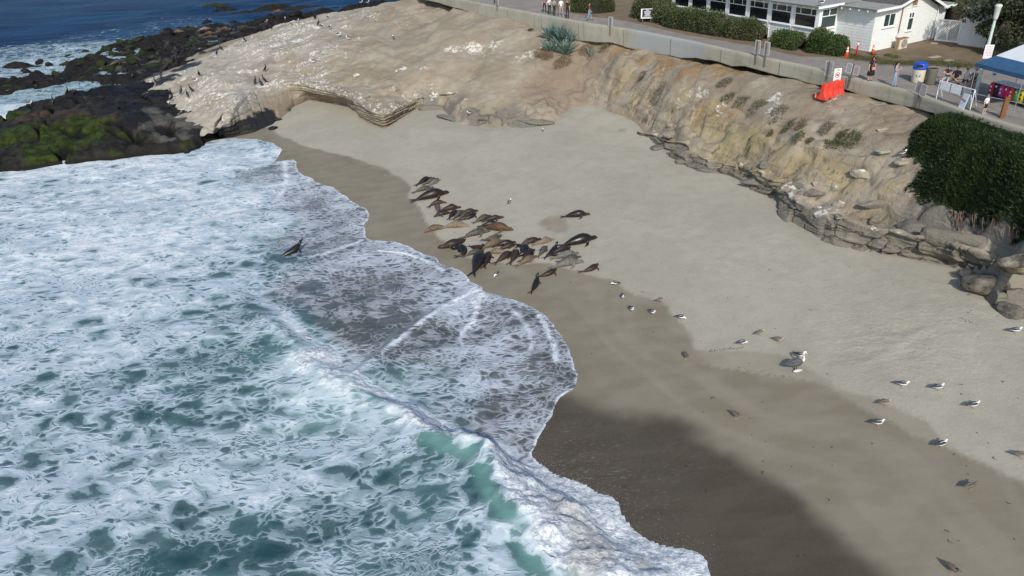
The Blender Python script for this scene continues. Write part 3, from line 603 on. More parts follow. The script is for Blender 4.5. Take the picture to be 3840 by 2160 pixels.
beach = tag(meshobj('beach', np.c_[SX.ravel(), SY.ravel(), SZ.ravel()], np.stack([idx[:-1, :-1], idx[:-1, 1:], idx[1:, 1:], idx[1:, :-1]], -1).reshape(-1, 4), M_SAND, attrs=dict(damp=damp, wet=wet, tramp=np.maximum(tr*.8, .10*(.5+.5*fbm(SX/5, SY/5, 2, 48)))*dry, tide=tide, fleck=fleck)), kind='structure')

# --- black reef beyond the headland
RX0, RX1, RY0, RY1, RRs = -95.0, -4.0, 78.0, 172.0, .30
RX, RY = np.meshgrid(np.arange(RX0, RX1, RRs), np.arange(RY0, RY1, RRs))
REEF_UP = [(-60, 205), (0, 197), (60, 183), (90, 168), (130, 176), (180, 142), (240, 117), (330, 97), (440, 67), (520, 46), (580, 56), (640, 41), (760, 24), (870, 10), (930, 2), (960, -8)]
REEF_LO = [(1000, 2), (900, 30), (780, 60), (700, 90), (620, 120), (560, 150), (500, 190), (430, 225), (400, 212), (330, 207), (240, 197), (150, 205), (100, 211), (60, 217), (0, 228), (-60, 235)]
rpoly = np.array([wv(x, y, .8) for x, y in REEF_UP]+[wv(x, y, .8) for x, y in REEF_LO])
rd = pdist(RX, RY, np.vstack([rpoly, rpoly[:1]])); rd = np.where(inpoly(RX, RY, rpoly), rd, -rd)
RZ = .75*sstep(-1.2, 2.4, rd+1.6*fbm(RX/4, RY/4, 4, 3))*1.2-.55+(.85*np.abs(fbm(RX/2.6, RY/2.6, 4, 17))+.45*fbm(RX/.9, RY/.9, 3, 18))*sstep(-1.5, 1, rd)
RZ += .5*sstep(.3, .6, fbm(RX/6, RY/6, 3, 44))*sstep(0, 2, rd)
for (x, y, r, h) in [(540, 18, 2.5, 1.0), (555, 20, 2.0, .9), (690, 15, 2, .8), (760, 18, 4, .5), (40, 160, 1.2, .6), (60, 205, 1, .7), (0, 205, 2.0, .8), (620, 30, 3, .5)]:
    p = wv(x, y, .3); RZ = np.maximum(RZ, -.5+(h+.5)*np.exp(-(((RX-p[0])/1.8)**2+(RY-p[1])**2)/(r*r))+.25*fbm(RX/1.2, RY/1.2, 3, 6))
RZ -= 1.2*sstep(.42, .62, fbm(RX/9+3, RY/5, 2, 91))*sstep(110, 122, RY)      # pools far out
moss = sstep(.05, .35, fbm(RX/5, RY/5, 3, 60)+.25*sstep(3, 0, rd))*sstep(.35, .8, RZ)*.9*sstep(-30, -48, RX)
drt = sstep(4.0, 9.0, rd)*sstep(.1, .5, fbm(RX/2, RY/2, 3, 61))*.8
def reef_material():
    n = NM('wet_reef_rock'); P = n.pos(); med = n.noise(P, 1.3, 6, .65); fine = n.noise(P, 7, 5, .7); N = n.sep(n.nrm())
    c = n.mix(n.mr(med, .35, .68), (.007, .0065, .006), (.026, .022, .018)); c = n.mix(n.mul(n.mr(fine, .6, .75), .5), c, (.075, .07, .062))
    ms = n.attr('moss'); c = n.mix(n.mul(n.mr(n.add(ms, n.mul(n.sub(med, .5), .9)), .35, .8), n.mr(N[2], .2, .8)), c, (.024, .034, .008))
    c = n.mix(n.mul(n.mr(n.add(n.attr('pale'), n.mul(n.sub(med, .5), 1.2)), .45, .9), .75), c, (.11, .10, .085))
    gu = n.mr(n.noise(n.vmul(P, (1, .4, 1)), 2.3, 4, .6), .68, .73); c = n.mix(n.mul(n.mul(gu, n.attr('pale')), .8), c, (.6, .58, .54))
    return n.out(c, n.mixf(med, .5, .85), n.bump(n.add(med, n.mul(fine, .45)), 1, .32), spec=.18)
M_REEF = reef_material()
ny, nx = RX.shape; idx = np.arange(ny*nx).reshape(ny, nx); ok = RZ > -.45; ok &= ~(ok & (bsample(Hf, RX, RY) > RZ+.7) & (RX > BX0+1) & (RY < BY1-1))
fq = ok[:-1, :-1] & ok[1:, :-1] & ok[:-1, 1:] & ok[1:, 1:]
v_, f_, a_ = compact(np.c_[RX.ravel(), RY.ravel(), RZ.ravel()], np.stack([idx[:-1, :-1][fq], idx[:-1, 1:][fq], idx[1:, 1:][fq], idx[1:, :-1][fq]], -1), dict(moss=moss, pale=drt))
reef = tag(meshobj('reef', v_, f_, M_REEF, attrs=a_), kind='structure')
def hreef(x, y):
    xi = np.clip((np.asarray(x, float)-RX0)/RRs, 0, RX.shape[1]-1.001).astype(int); yi = np.clip((np.asarray(y, float)-RY0)/RRs, 0, RX.shape[0]-1.001).astype(int); return RZ[yi, xi]

# --- mossy outcrop in the left foreground
MX, MY = np.meshgrid(np.arange(-66, -24, .16), np.arange(56, 96, .16))
OUT_V = [(-140, 350), (-60, 306), (0, 287), (80, 252), (150, 236), (212, 221), (260, 207), (330, 203), (400, 202), (450, 222), (500, 268), (530, 305), (546, 338), (525, 352), (478, 388), (420, 392), (330, 400), (240, 412), (150, 418), (60, 432), (0, 434), (-60, 440), (-160, 460)]
opoly = np.array([wv(x, y, z) for (x, y), z in zip(OUT_V, [1.6, 1.5, 1.3, 1.3, 1.5, 1.6, 1.5, 1.5, 1.4, 1.4, 1.2, 1.0, .5, .2, .1, .1, .1, .1, .1, .1, .1, .1, .1])])
od = pdist(MX, MY, np.vstack([opoly, opoly[:1]])); od = np.where(inpoly(MX, MY, opoly), od, -od); odw = od+.9*fbm(MX/2.2, MY/2.2, 4, 33)
MZ = -.9+2.2*sstep(-.5, .9, odw)+1.0*sstep(.6, 7.0, odw)+.2*sstep(4, 10, odw)
bl = np.abs(fbm(MX/4.2+.1*MY, MY/4.2, 2, 36)); crack = sstep(.10, .0, bl); bl2 = np.abs(fbm(MX/2.1, MY/3.4, 2, 38)); crack2 = sstep(.05, .0, bl2)
MZ += .34*fbm(MX/3, MY/3, 4, 35)*sstep(-.5, 1, od)+.22*fbm(MX/1.1, MY/1.1, 4, 34)*sstep(-.5, 1, od)+.09*fbm(MX/.5, MY/.5, 3, 39)-.75*crack*sstep(0, 1, od)-.35*crack2*sstep(0, 1, od)+.35*np.floor(fbm(MX/2.4, MY/2.4, 2, 90)*2.2)*.5*sstep(.3, 1.2, od)
def hout(x, y):
    xi = np.clip((np.asarray(x, float)+66)/.16, 0, MX.shape[1]-1.001).astype(int); yi = np.clip((np.asarray(y, float)-56)/.16, 0, MX.shape[0]-1.001).astype(int); return MZ[yi, xi]
def oblob(L):
    A = np.zeros_like(MX); wx_ = .9*fbm(MX/1.4, MY/1.4, 4, 71)
    for x, y, r, a in L:
        p = march(x*SV, y*SV, hout, 4.0); A = np.maximum(A, a*np.exp(-(((MX-p[0])/r)**2+((MY-p[1])/r)**2)*1.1+wx_*.8))
    return np.clip(A, 0, 1)
omoss = oblob([(20, 300, 3, 1), (60, 330, 3.2, 1), (130, 330, 3, 1), (200, 320, 3.2, 1), (230, 350, 2.4, 1), (100, 380, 2.5, .9), (180, 380, 2.5, .9), (300, 340, 1.6, .6), (340, 360, 1.6, .7), (20, 360, 2.5, .8), (120, 245, 2, .7), (290, 385, 1.2, .5), (480, 370, 1.2, .5), (0, 330, 2.5, 1)])
oblk = oblob([(330, 225, 3.2, 1), (380, 240, 2.6, 1), (280, 230, 3, 1), (220, 240, 2.5, .9), (160, 245, 2.2, .8), (330, 260, 2.2, 1), (340, 290, 1.6, 1), (290, 265, 2, .9), (430, 240, 1.8, .7), (260, 285, 1.2, .8), (400, 215, 3, .9), (420, 275, 1.0, .7)])
obrn = oblob([(100, 285, 2.2, .9), (150, 280, 2, .9), (60, 295, 2, .8), (200, 290, 2.5, .8), (250, 300, 2, .8), (340, 320, 2, .5)])
opal = oblob([(430, 300, 2.6, 1), (480, 310, 2.2, 1), (390, 310, 2.2, .9), (420, 340, 2, .8), (380, 280, 1.4, .9), (500, 290, 1.6, .9), (450, 250, 1.2, .9), (460, 345, 1.6, .7), (480, 262, 1, .8)])
olow = sstep(.75, .15, MZ)
def outcrop_material():
    n = NM('mossy_outcrop_rock'); P = n.pos(); med = n.noise(P, 1.1, 6, .65); fine = n.noise(P, 6, 6, .72); N = n.sep(n.nrm())
    c = n.mix(n.mr(med, .35, .7), (.012, .011, .010), (.036, .032, .026))
    def lay(a, col, k=1.0, lo=.3, hi=.75):
        return n.mul(n.mr(n.add(n.attr(a), n.mul(n.sub(fine, .5), .9)), lo, hi), k)
    c = n.mix(lay('brown', 0), c, (.062, .042, .028)); c = n.mix(lay('pale', 0, .9), c, (.115, .108, .094)); c = n.mix(n.mul(n.mr(fine, .58, .72), n.mul(n.attr('pale'), .7)), c, (.24, .225, .20))
    mcol = n.mix(n.mr(med, .35, .65), (.012, .023, .003), (.050, .070, .009)); c = n.mix(lay('moss', 0, .95), c, mcol)
    c = n.mix(lay('black', 0, .95), c, (.010, .011, .016)); c = n.mix(lay('low', 0, .85), c, (.014, .012, .010))
    c = n.mix(lay('crk', 0, .9), c, (.008, .008, .008))
    return n.out(c, .6, n.bump(n.add(med, n.mul(fine, .6)), 1, .34), spec=.18)
M_OUT = outcrop_material()
ny, nx = MX.shape; idx = np.arange(ny*nx).reshape(ny, nx); ok = MZ > -.7; fq = ok[:-1, :-1] & ok[1:, :-1] & ok[:-1, 1:] & ok[1:, 1:]
v_, f_, a_ = compact(np.c_[MX.ravel(), MY.ravel(), MZ.ravel()], np.stack([idx[:-1, :-1][fq], idx[:-1, 1:][fq], idx[1:, 1:][fq], idx[1:, :-1][fq]], -1), dict(moss=omoss, black=oblk, brown=obrn, pale=opal, low=olow, crk=np.maximum(crack, crack2*.6)))
outcrop = tag(meshobj('rock_outcrop', v_, f_, M_OUT, attrs=a_), 'large dark rock outcrop with green moss, beside the surf at left', 'rock')
# ================================================================ SEA
EDGE_V = [(520, 356), (560, 350), (600, 346), (640, 350), (690, 360), (720, 383), (745, 400), (740, 425), (790, 455), (850, 480), (890, 510), (930, 533), (932, 545), (915, 575), (910, 597), (960, 605), (1000, 610), (1050, 630), (1110, 655), (1160, 680), (1190, 710), (1216, 720), (1218, 735), (1290, 750), (1370, 785), (1405, 830), (1425, 880), (1440, 910), (1456, 930), (1450, 955), (1430, 990), (1408, 1010), (1405, 1030), (1370, 1085), (1342, 1130), (1335, 1152), (1390, 1172), (1386, 1190), (1440, 1210), (1530, 1240), (1556, 1270), (1556, 1300), (1600, 1341), (1650, 1368), (1700, 1381), (1760, 1391), (1790, 1420), (1797, 1452), (1800, 1520), (1790, 1700)]
FRONT_V = [(560, 690), (640, 735), (700, 770), (770, 830), (836, 885), (832, 913), (900, 945), (980, 990), (1040, 1012), (1090, 1052), (1145, 1088), (1230, 1110), (1300, 1140), (1345, 1165), (1390, 1175), (1440, 1212), (1530, 1242), (1555, 1275), (1555, 1300), (1600, 1342), (1700, 1382), (1760, 1392), (1792, 1425), (1798, 1455), (1800, 1520), (1790, 1700)]
#           height, rise width
FRONT_H = [(.03, .9), (.12, 1.0), (.22, 1.1), (.32, 1.1), (.40, 1.2), (.40, 1.2), (.45, 1.2), (.52, 1.2), (.58, 1.2), (.68, 1.2), (.85, 1.2), (1.1, 1.5), (1.22, 2.0), (1.28, 2.4), (1.28, 2.8), (1.22, 3.4), (1.15, 3.8), (1.05, 3.8), (1.0, 3.6), (.9, 3.2), (.75, 2.6), (.65, 2.2), (.6, 2.0), (.6, 2.0), (.6, 2.0), (.6, 2.0)]
def wiggle(P, amp, k, seed):
    P = resample(P, int(len(P)*k)); s = np.arange(len(P))*.21
    return P+np.c_[amp*fbm(s, s*0, 3, seed), amp*fbm(s, s*0+9, 3, seed+5), s*0]
edge = wiggle(chaikin([bv(*p) for p in EDGE_V], 2), .26, 1.5, 4)
front = np.array([wv(x, y, .3) for x, y in FRONT_V]); ridge = chaikin([wv(x, y, .35) for x, y in [(890, 945), (940, 905), (985, 865), (1030, 830), (1100, 775), (1160, 735), (1205, 722)]], 2)
WPOLY = np.vstack([edge[:, :2], [(6, -40), (-900, -40), (-900, 4000), (300, 4000), (60, 150), (-3, 128), (-22, 104), (-27, 90)]])
fpoly = np.vstack([front[:, :2], [(6, -40), (-900, -40), (-900, 75), (front[0, 0]-6, 75)]])
def axis(segs):
    out = []
    for a, b, s in segs: out.append(np.arange(a, b, s))
    return np.concatenate(out)
gx = np.r_[-np.geomspace(900, 76, 26), axis([(-75, -46, .5), (-46, -20, .17), (-20, 9, .115), (9, 12, .6)]), np.geomspace(14, 300, 14)]
gy = np.r_[axis([(-10, 9, 2.0), (9, 34, .105), (34, 52, .135), (52, 72, .19), (72, 175, .55)]), np.geomspace(176, 4000, 34)]
X, Y = np.meshgrid(gx, gy)
near = (Y < 76) & (X > -80)
def pdn(L, r, vals=None):
    L = np.asarray(L)[:, :2]; m = near & (X > L[:, 0].min()-r) & (X < L[:, 0].max()+r) & (Y > L[:, 1].min()-r) & (Y < L[:, 1].max()+r); o = np.full(X.shape, 99.); o[m] = pdist(X[m], Y[m], L); return o
def boxblur(A, r):
    for ax in (0, 1):
        B = np.cumsum(np.concatenate([np.repeat(np.take(A, [0], ax), r+1, ax), A, np.repeat(np.take(A, [-1], ax), r, ax)], ax), ax); n_ = A.shape[ax]; A = (np.take(B, range(2*r+1, 2*r+1+n_), ax)-np.take(B, range(0, n_), ax))/(2*r+1)
    return A
ins = inpoly(X, Y, WPOLY); de = np.minimum(pdn(edge, 9.0), 9.0); de = np.where(ins, de, -de)
# --- state of the surface: foam cover, thin swash over sand, aerated (milky), silt
ST = [  # view x, y, foam, thin, milky
    (100, 470, 0.86, 0, 0), (300, 460, 0.92, 0, 0), (500, 430, 0.92, .1, 0), (640, 400, 0.86, .35, 0), (100, 600, 0.86, 0, 0), (300, 600, 0.92, 0, 0), (500, 600, 0.90, 0, 0), (620, 680, 0.82, .1, 0), (560, 520, 0.95, 0, 0), (640, 560, 0.80, .2, 0),
    (100, 750, 0.82, 0, 0), (300, 750, 0.88, 0, 0), (500, 780, 0.80, 0, 0), (100, 900, 0.70, 0, 0), (300, 900, 0.80, 0, 0), (500, 900, 0.70, 0, 0), (620, 850, 0.62, 0, .2), (700, 880, 0.34, 0, .45), (740, 820, 0.50, 0, .4), (790, 890, 0.80, 0, .9),
    (100, 1050, 0.72, 0, 0), (300, 1040, 0.66, 0, 0), (450, 1020, 0.50, 0, 0), (560, 960, 0.40, 0, .2), (650, 1000, 0.60, 0, .2), (100, 1200, 0.78, 0, 0), (300, 1200, 0.74, 0, 0), (500, 1150, 0.80, 0, .1), (700, 1080, 0.80, 0, .4), (800, 980, 0.78, 0, .9), (900, 1030, 0.78, 0, .9), (1000, 1050, 0.72, 0, .8),
    (850, 1150, 0.76, 0, .2), (1000, 1180, 0.74, 0, .2), (100, 1350, 0.68, 0, 0), (300, 1350, 0.66, 0, 0), (450, 1420, 0.44, 0, 0), (620, 1350, 0.50, 0, 0), (700, 1250, 0.74, 0, 0), (800, 1350, 0.58, 0, 0), (900, 1250, 0.70, 0, 0), (1000, 1400, 0.62, 0, 0), (1060, 1100, 0.40, .1, .35), (1140, 1130, 0.26, .1, .35),
    (1220, 1180, 0.42, 0, .2), (1290, 1235, 0.42, 0, .15), (1150, 1230, 0.62, 0, 0), (1250, 1330, 0.58, 0, 0), (1340, 1310, 0.62, 0, 0), (1350, 1400, 0.74, 0, 0), (1440, 1446, 0.75, 0, 0), (0, 1440, 0.62, 0, 0), (200, 1440, 0.57, 0, 0), (640, 1445, 0.46, 0, 0), (1150, 1440, 0.62, 0, 0),
    (1400, 1205, 1.15, 0, 0), (1480, 1260, 1.20, 0, 0), (1540, 1300, 1.20, 0, 0), (1560, 1370, 1.10, 0, 0), (1650, 1400, 1.05, .2, 0), (1750, 1430, 1.05, .3, 0), (1440, 1290, 1.00, 0, 0),
    (700, 420, 0.62, .9, 0), (760, 500, 0.64, .9, 0), (850, 520, 0.64, 1, 0), (900, 570, 0.62, 1, 0), (780, 600, 0.54, .7, 0), (850, 640, 0.60, .85, 0), (950, 640, 0.64, 1, 0), (1050, 680, 0.64, 1, 0), (720, 660, 0.50, .5, .1), (750, 720, 0.52, .7, 0), (850, 750, 0.48, .9, 0), (950, 720, 0.55, 1, 0), (1100, 710, 0.66, 1, 0), (800, 800, 0.42, .8, 0), (900, 840, 0.40, .95, 0), (880, 905, 0.66, .7, .2), (1000, 800, 0.44, 1, 0),
    (1150, 780, 0.85, .7, 0), (1060, 845, 0.36, .9, 0), (1010, 875, 0.34, .8, 0), (1000, 930, 0.50, .5, .2), (960, 965, 0.60, .4, .6), (1150, 880, 0.62, .7, 0), (1250, 850, 0.62, .85, 0), (1330, 820, 0.56, 1, 0), (1380, 850, 0.44, 1, 0), (1410, 900, 0.42, 1, 0), (1250, 940, 0.68, .85, 0), (1150, 980, 0.76, .5, 0), (1110, 1040, 0.62, .6, 0), (1250, 1050, 0.50, .9, 0), (1350, 1000, 0.50, 1, 0), (1300, 1100, 0.52, .9, 0), (1400, 980, 0.62, 1, 0), (1200, 1080, 0.52, .8, 0),
    (100, 50, 0.00, 0, 0), (400, 20, 0.00, 0, 0), (250, 60, 0.00, 0, 0), (300, 88, 0.50, 0, .1), (100, 152, 1.05, 0, .2), (200, 128, 0.90, 0, .2), (20, 140, 0.80, 0, .1), (60, 100, 0.25, 0, 0), (30, 240, 0.95, 0, .2), (150, 225, 0.90, 0, .3), (450, 55, 0.50, 0, 0), (700, 10, 0.30, 0, 0), (0, 180, 1.00, 0, 0), (900, -5, 0.00, 0, 0), (620, 25, 0.15, 0, 0), (250, 200, 0.85, 0, .2), (0, 445, 0.95, 0, 0), (250, 425, 0.95, 0, 0), (450, 400, 0.92, 0, 0), (-300, 800, 0.80, 0, 0), (-200, 1300, 0.72, 0, 0)]
sp_ = np.array([np.r_[wv(x, y, .2)[:2], f, t, m] for x, y, f, t, m in ST])
def idw(X, Y):
    o = np.zeros(X.shape+(3,)); ww = np.zeros(X.shape)
    wx = X+1.0*fbm(X/3, Y/3, 3, 61); wy = Y+1.0*fbm(X/3+50, Y/3, 3, 62)
    for p in sp_:
        k = 1/(((wx-p[0])**2+(wy-p[1])**2)+.35)**1.9; ww += k; o += k[..., None]*p[2:]
    return o/ww[..., None]
STT = idw(X, Y); foam, thin, milky = STT[..., 0], STT[..., 1], STT[..., 2]
foam = foam+np.where(near & (foam < .97), .16*fbm((X*.9+Y*.35)/10, (Y-.25*X)/2.6, 3, 170)+.10*fbm((X+.3*Y)/3.5, (Y-.3*X)/.8, 2, 171), 0)
far_ = sstep(150, 240, Y); foam = foam*(1-far_)-.15*far_; foam = np.where(Y > 88, foam*.62-.03, foam)
# --- heights
zb_ = np.full(X.shape, -3.0); zb_[near] = zbeach(X[near], Y[near])
sw = .16*fbm(X/7, Y/4.5, 3, 101)+.09*fbm(X/2.2, Y/1.7, 3, 102)*(Y < 80); sw_far = .85*fbm(X/15, Y/6, 4, 103)
Z = .12+np.where(Y < 80, sw, sw*(1-sstep(80, 110, Y))+sw_far*sstep(80, 110, Y))
dist_in = np.clip(de, 0, None)
shal = sstep(7.0, .2, dist_in)*(thin > .12)
Z = Z*(1-shal*.75)
dF, hw = pdist(X, Y, chaikin(front, 1), chaikin(FRONT_H, 1)); hw = np.dstack([boxblur(boxblur(hw[..., 0], 9), 9), boxblur(boxblur(hw[..., 1], 9), 9)]); sF = np.where(inpoly(X, Y, fpoly), dF, -dF); hF, wF = hw[..., 0]*1.2, hw[..., 1]
fr_n = .32*fbm(X/1.3, Y/1.3, 4, 110); sFn = sF+fr_n*np.clip(wF, .5, 1.2)
rise = sstep(-.05, 1.0, sFn/wF); dec = np.exp(-np.clip(sFn-wF, 0, None)/(3.2+hF*1.5))
wav = hF*rise*dec*np.exp(-np.clip(-(sFn), 0, None)*6)*(sFn > -.3)
_k = sstep(1.0, 1.9, sFn/wF); wav = wav*(1-_k)+boxblur(boxblur(wav, 10), 10)*_k; Z += np.where(near, wav, 0)
brk = sstep(-.1, .4, sFn)*(1-sstep(.75, 1.25, sFn/wF))*sstep(.62, .95, hF)*near       # tumbling white water
bub = .20*np.abs(fbm(X/.75, Y/.75, 4, 120))+.24*np.maximum(0, fbm(X/1.5, Y/1.5, 3, 121)); Z += brk*(bub*1.3+.16*np.abs(fbm(X/.36, Y/.36, 3, 125))+.06*fbm(X/.2, Y/.2, 2, 126))
bore = sstep(-.05, .25, sFn)*(1-sstep(.9, 2.4, sFn/np.maximum(wF, .8)))*sstep(.2, .4, hF)*near; Z += .08*bore*np.abs(fbm(X/.6, Y/.6, 3, 122))
turb = milky*near; Z += .07*turb*fbm(X/.8, Y/.8, 3, 130)
dR = np.minimum(pdn(ridge, 5.0), 20)
rp = np.vstack([ridge[:, :2], [(ridge[-1, 0]+3, 20), (ridge[0, 0], 20)]]); sR = np.where(inpoly(X, Y, rp), dR, -dR)
tR = np.clip((X-ridge[0, 0])/(ridge[-1, 0]-ridge[0, 0]), 0, 1)
Z += np.where(near, .24*(1-.55*tR)*np.exp(-np.where(sR > 0, (sR/1.5)**2, (sR/.45)**2))*sstep(0, .1, tR+.1), 0)
sheet = zb_+np.clip(de*.22, -.5, .04)+.022*fbm(X/1.1, Y/.7, 3, 140)*sstep(.3, 1.5, de)
Zs = np.where(near, np.where(de < .3, sheet, np.maximum(Z, sheet+.0)), Z)
k = sstep(.2, 1.6, de); Zs = np.where(near & (de >= .0), sheet*(1-k)+np.maximum(Z, sheet)*k, Zs); Zs = np.where(near & (de < 0), np.minimum(sheet, zb_-.02), Zs)
Zs = np.where(near & (brk > .05) & (de > 0), np.maximum(Zs, zb_+.05+brk*(hF*rise*.75+bub)*sstep(0, .9, de+.3)), Zs)
LINES = [([(x*SV, y*SV) for x, y in EDGE_V[3:36]], .05, .8), ([(1894, 1152), (1949, 1176), (1976, 1224), (1994, 1252), (1990, 1293)], .06, .8), ([(2018, 1183), (2059, 1245), (2080, 1293), (2087, 1342)], .07, .9), ([(1770, 1107), (1790, 1142), (1783, 1176), (1735, 1225), (1721, 1266)], .09, .7), ([(1418, 924), (1521, 935), (1576, 955), (1666, 1004)], .06, .75), ([(1120, 962), (1200, 945), (1349, 885)], .14, .6), ([(1050, 560), (1076, 630), (1065, 700), (1030, 745)], .12, .6), ([(1330, 1408), (1400, 1350), (1470, 1290), (1535, 1238), (1640, 1156), (1730, 1096), (1810, 1078)], .11, .75), ([(1780, 1085), (1810, 1078), (1812, 1097)], .25, .9)]
line = np.zeros_like(X)
for pts, wd, a in LINES:
    L = edge if pts[0] == (EDGE_V[3][0]*SV, EDGE_V[3][1]*SV) else wiggle(chaikin([wp(u, v, .35) for u, v in pts], 2), .12, 2, 9)
    dd = pdn(L, 1.2); line = np.maximum(line, a*np.exp(-(np.maximum(0, dd-.02)/(wd*1.6))**2))
line *= (.45+.55*sstep(-.3, .2, fbm(X/.7, Y/.7, 3, 150))); foam = foam+line*.75; Zs = Zs+.03*line*(de > .05)
# bright torn foam just behind each front, smooth green glassy back at the plunging crest
foam = foam+np.where(near, .55*np.exp(-((sFn-.15)/.40)**2)*sstep(.12, .3, hF), 0)+np.where(near, .45*bore*sstep(-.25, .35, fbm(X/.8, Y/.8, 3, 151))*sstep(.1, .3, hF)+.7*brk, 0)
lip = np.where(near, np.exp(-((sFn-wF*1.15)/.55)**2)*sstep(.85, 1.15, hF)*sstep(.5, .8, 2.2-.0*X), 0)
lip = lip*sstep(4.2, 3.4, X)*sstep(.3, .6, 1-0*X); foam = foam-lip*.5; milky = np.clip(milky+lip*.8, 0, 1)
gl = np.where(near, sstep(1.2, 1.7, sFn/wF)*(1-sstep(2.6, 3.6, sFn/wF))*sstep(.8, 1.1, hF), 0); foam = foam-.10*gl
silt = np.zeros_like(X)
for x, y, r in [(1400, 1285, .9), (1430, 1310, 1.0), (1465, 1345, 1.1), (1490, 1385, 1.1), (1500, 1425, 1.1), (1480, 1450, 1.2), (1440, 1300, .8), (1620, 1420, .5)]:
    p = wv(x, y, .6); silt = np.maximum(silt, np.exp(-((X-p[0])**2+(Y-p[1])**2)/(r*r)*1.3))
silt = np.clip(silt+.25*fbm(X/.9, Y/.9, 3, 160)*(silt > .1), 0, 1)
deep = np.where(Y < 80, 0, sstep(80, 118, Y))
def sea_material():
    n = NM('sea_water'); P = n.pos(); s = n.sep(P)
    f = n.attr('foam'); th = n.attr('thin'); mk = n.attr('milky'); si = n.attr('silt'); dp = n.attr('deep')
    Q = n.comb(n.add(n.mul(s[0], .78), n.mul(s[1], .20)), n.mul(s[1], 1.05), 0)
    wr = n.noise(Q, .5, 2, .6, 0, 'Color'); wr2 = n.noise(Q, 2.3, 2, .6, 0, 'Color')
    Qw = n.vadd(Q, n.vadd(n.vmul(n.vadd(wr, (-.5, -.5, 0)), (1.7, 1.2, 0)), n.vmul(n.vadd(wr2, (-.5, -.5, 0)), (.42, .36, 0))))
    c1 = n.voro(Qw, .78, 'DISTANCE_TO_EDGE'); c2 = n.voro(n.vadd(Qw, (7.3, 2.1, 0)), 2.5, 'DISTANCE_TO_EDGE')
    lo = n.noise(Q, .40, 3, .62); fi = n.noise(Qw, 3.0, 4, .72); stk = n.noise(n.vmul(Qw, (.30, 1.25, 1)), 2.2, 3, .65)
    hole1 = n.sub(n.mul(c1, 2.3), n.mul(n.sub(lo, .5), 1.9)); hole2 = n.sub(n.mul(c2, 2.2), n.mul(n.sub(n.noise(Q, .9, 2, .6), .5), 2.4))
    c3 = n.voro(n.vadd(Qw, (1.3, 9.1, 0)), 4.6, 'DISTANCE_TO_EDGE'); nb = n.noise(n.vadd(Q, (31, 7, 0)), .28, 2, .6); hole3 = n.sub(n.mul(c3, 2.4), n.mul(n.sub(nb, .44), 3.2))
    tm = n.mr(th, .3, .8)
    hole = n.mixf(tm, n.mth('MAXIMUM', n.mth('MAXIMUM', n.mul(hole1, n.mr(nb, .3, .6, .55, 1.0)), n.mul(hole2, .85)), n.mul(hole3, .62)), n.mth('MAXIMUM', n.mth('MAXIMUM', n.mul(hole2, .95), n.mul(hole1, .40)), n.mul(hole3, .75)))
    hole = n.add(hole, n.add(n.mul(n.sub(fi, .5), .50), n.mul(n.sub(stk, .5), .22)))
    v = n.sub(n.mr(f, .0, 1.0, -.30, 1.12, False), hole)
    v0 = v; lace = n.mul(n.mul(n.mr(c2, .0, .05, 1, 0), n.mr(f, .2, .5)), n.mr(dp, 0, .1, 1, 0)); v = n.mth('MAXIMUM', v, n.sub(n.mr(fi, .44, .66, -.10, .10), n.sub(1.0, lace)))
    v = n.sub(v, n.mr(f, .14, -.02, 0, 1.5))
    film = n.mr(v, -.045, .035); body = n.mr(v, .0, .5); crest = n.mr(n.add(v, n.mul(n.sub(stk, .5), 1.3)), .45, 1.05); thick = n.mr(f, .95, 1.3); ch = n.noise(P, 5.0, 4, .72)
    teal = n.mix(n.mr(lo, .35, .65), (.022, .064, .074), (.048, .112, .120)); blue = n.mix(n.mr(n.noise(n.vmul(P, (.35, 1, 1)), .12, 3, .6), .35, .7), (.004, .024, .070), (.012, .052, .115))
    wc = n.mix(dp, teal, blue); swash = n.mix(n.mr(lo, .4, .6), (.060, .070, .066), (.086, .094, .086)); wc = n.mix(n.mr(th, .25, .95), wc, swash)
    wc = n.mix(n.mul(n.mr(n.add(mk, n.mul(n.sub(fi, .5), .3)), .1, 1.0), .85), wc, (.135, .27, .25))
    fc = n.mix(body, n.mix(tm, (.20, .285, .315), (.25, .265, .285)), n.mix(tm, (.41, .50, .565), (.41, .46, .52))); fc = n.mix(crest, fc, (.70, .735, .75)); fc = n.mix(n.mul(mk, .25), fc, (.52, .66, .62)); fc = n.mix(n.mul(thick, .9), fc, n.mix(n.mr(ch, .36, .60), (.40, .465, .52), (.86, .87, .88)))  # thick foam: blue-grey tone paints shadows between the clumps
    veil = n.mul(n.mr(v, -.55, -.02), n.mr(f, .15, .6, 0, .30)); col = n.mix(n.mth('MAXIMUM', n.mul(film, .93), veil), wc, fc)
    st = n.noise(P, 2.2, 4, .7); col = n.mix(n.mul(n.mr(n.add(si, n.mul(n.sub(st, .5), .9)), .4, 1.0), .42), col, n.mix(n.mr(st, .4, .62), (.20, .165, .11), (.45, .41, .34)))
    ripf = n.noise(n.vmul(P, (.5, 1, 1)), .6, 4, .68)
    h = n.add(n.mixf(dp, n.mul(stk, .22), n.mul(ripf, 4.5)), n.mul(n.mr(v0, .0, .5), n.add(n.add(.25, n.mul(fi, .45)), n.mul(thick, n.mul(ch, 1.3)))))
    return n.out(col, n.mixf(film, n.mixf(dp, .14, .55), .85), n.bump(h, .65, .15), spec=n.mixf(film, n.mixf(tm, .22, .75), .15), IOR=1.333)
M_SEA = sea_material()
ny, nx = X.shape; idx = np.arange(ny*nx).reshape(ny, nx); ok = ~(near & (de < -1.0)) ; ok &= ~((X > -20) & (Y > 60) & (Y < 112)) & ~((X > 14) & (Y < 140))
fq = ok[:-1, :-1] & ok[1:, :-1] & ok[:-1, 1:] & ok[1:, 1:]
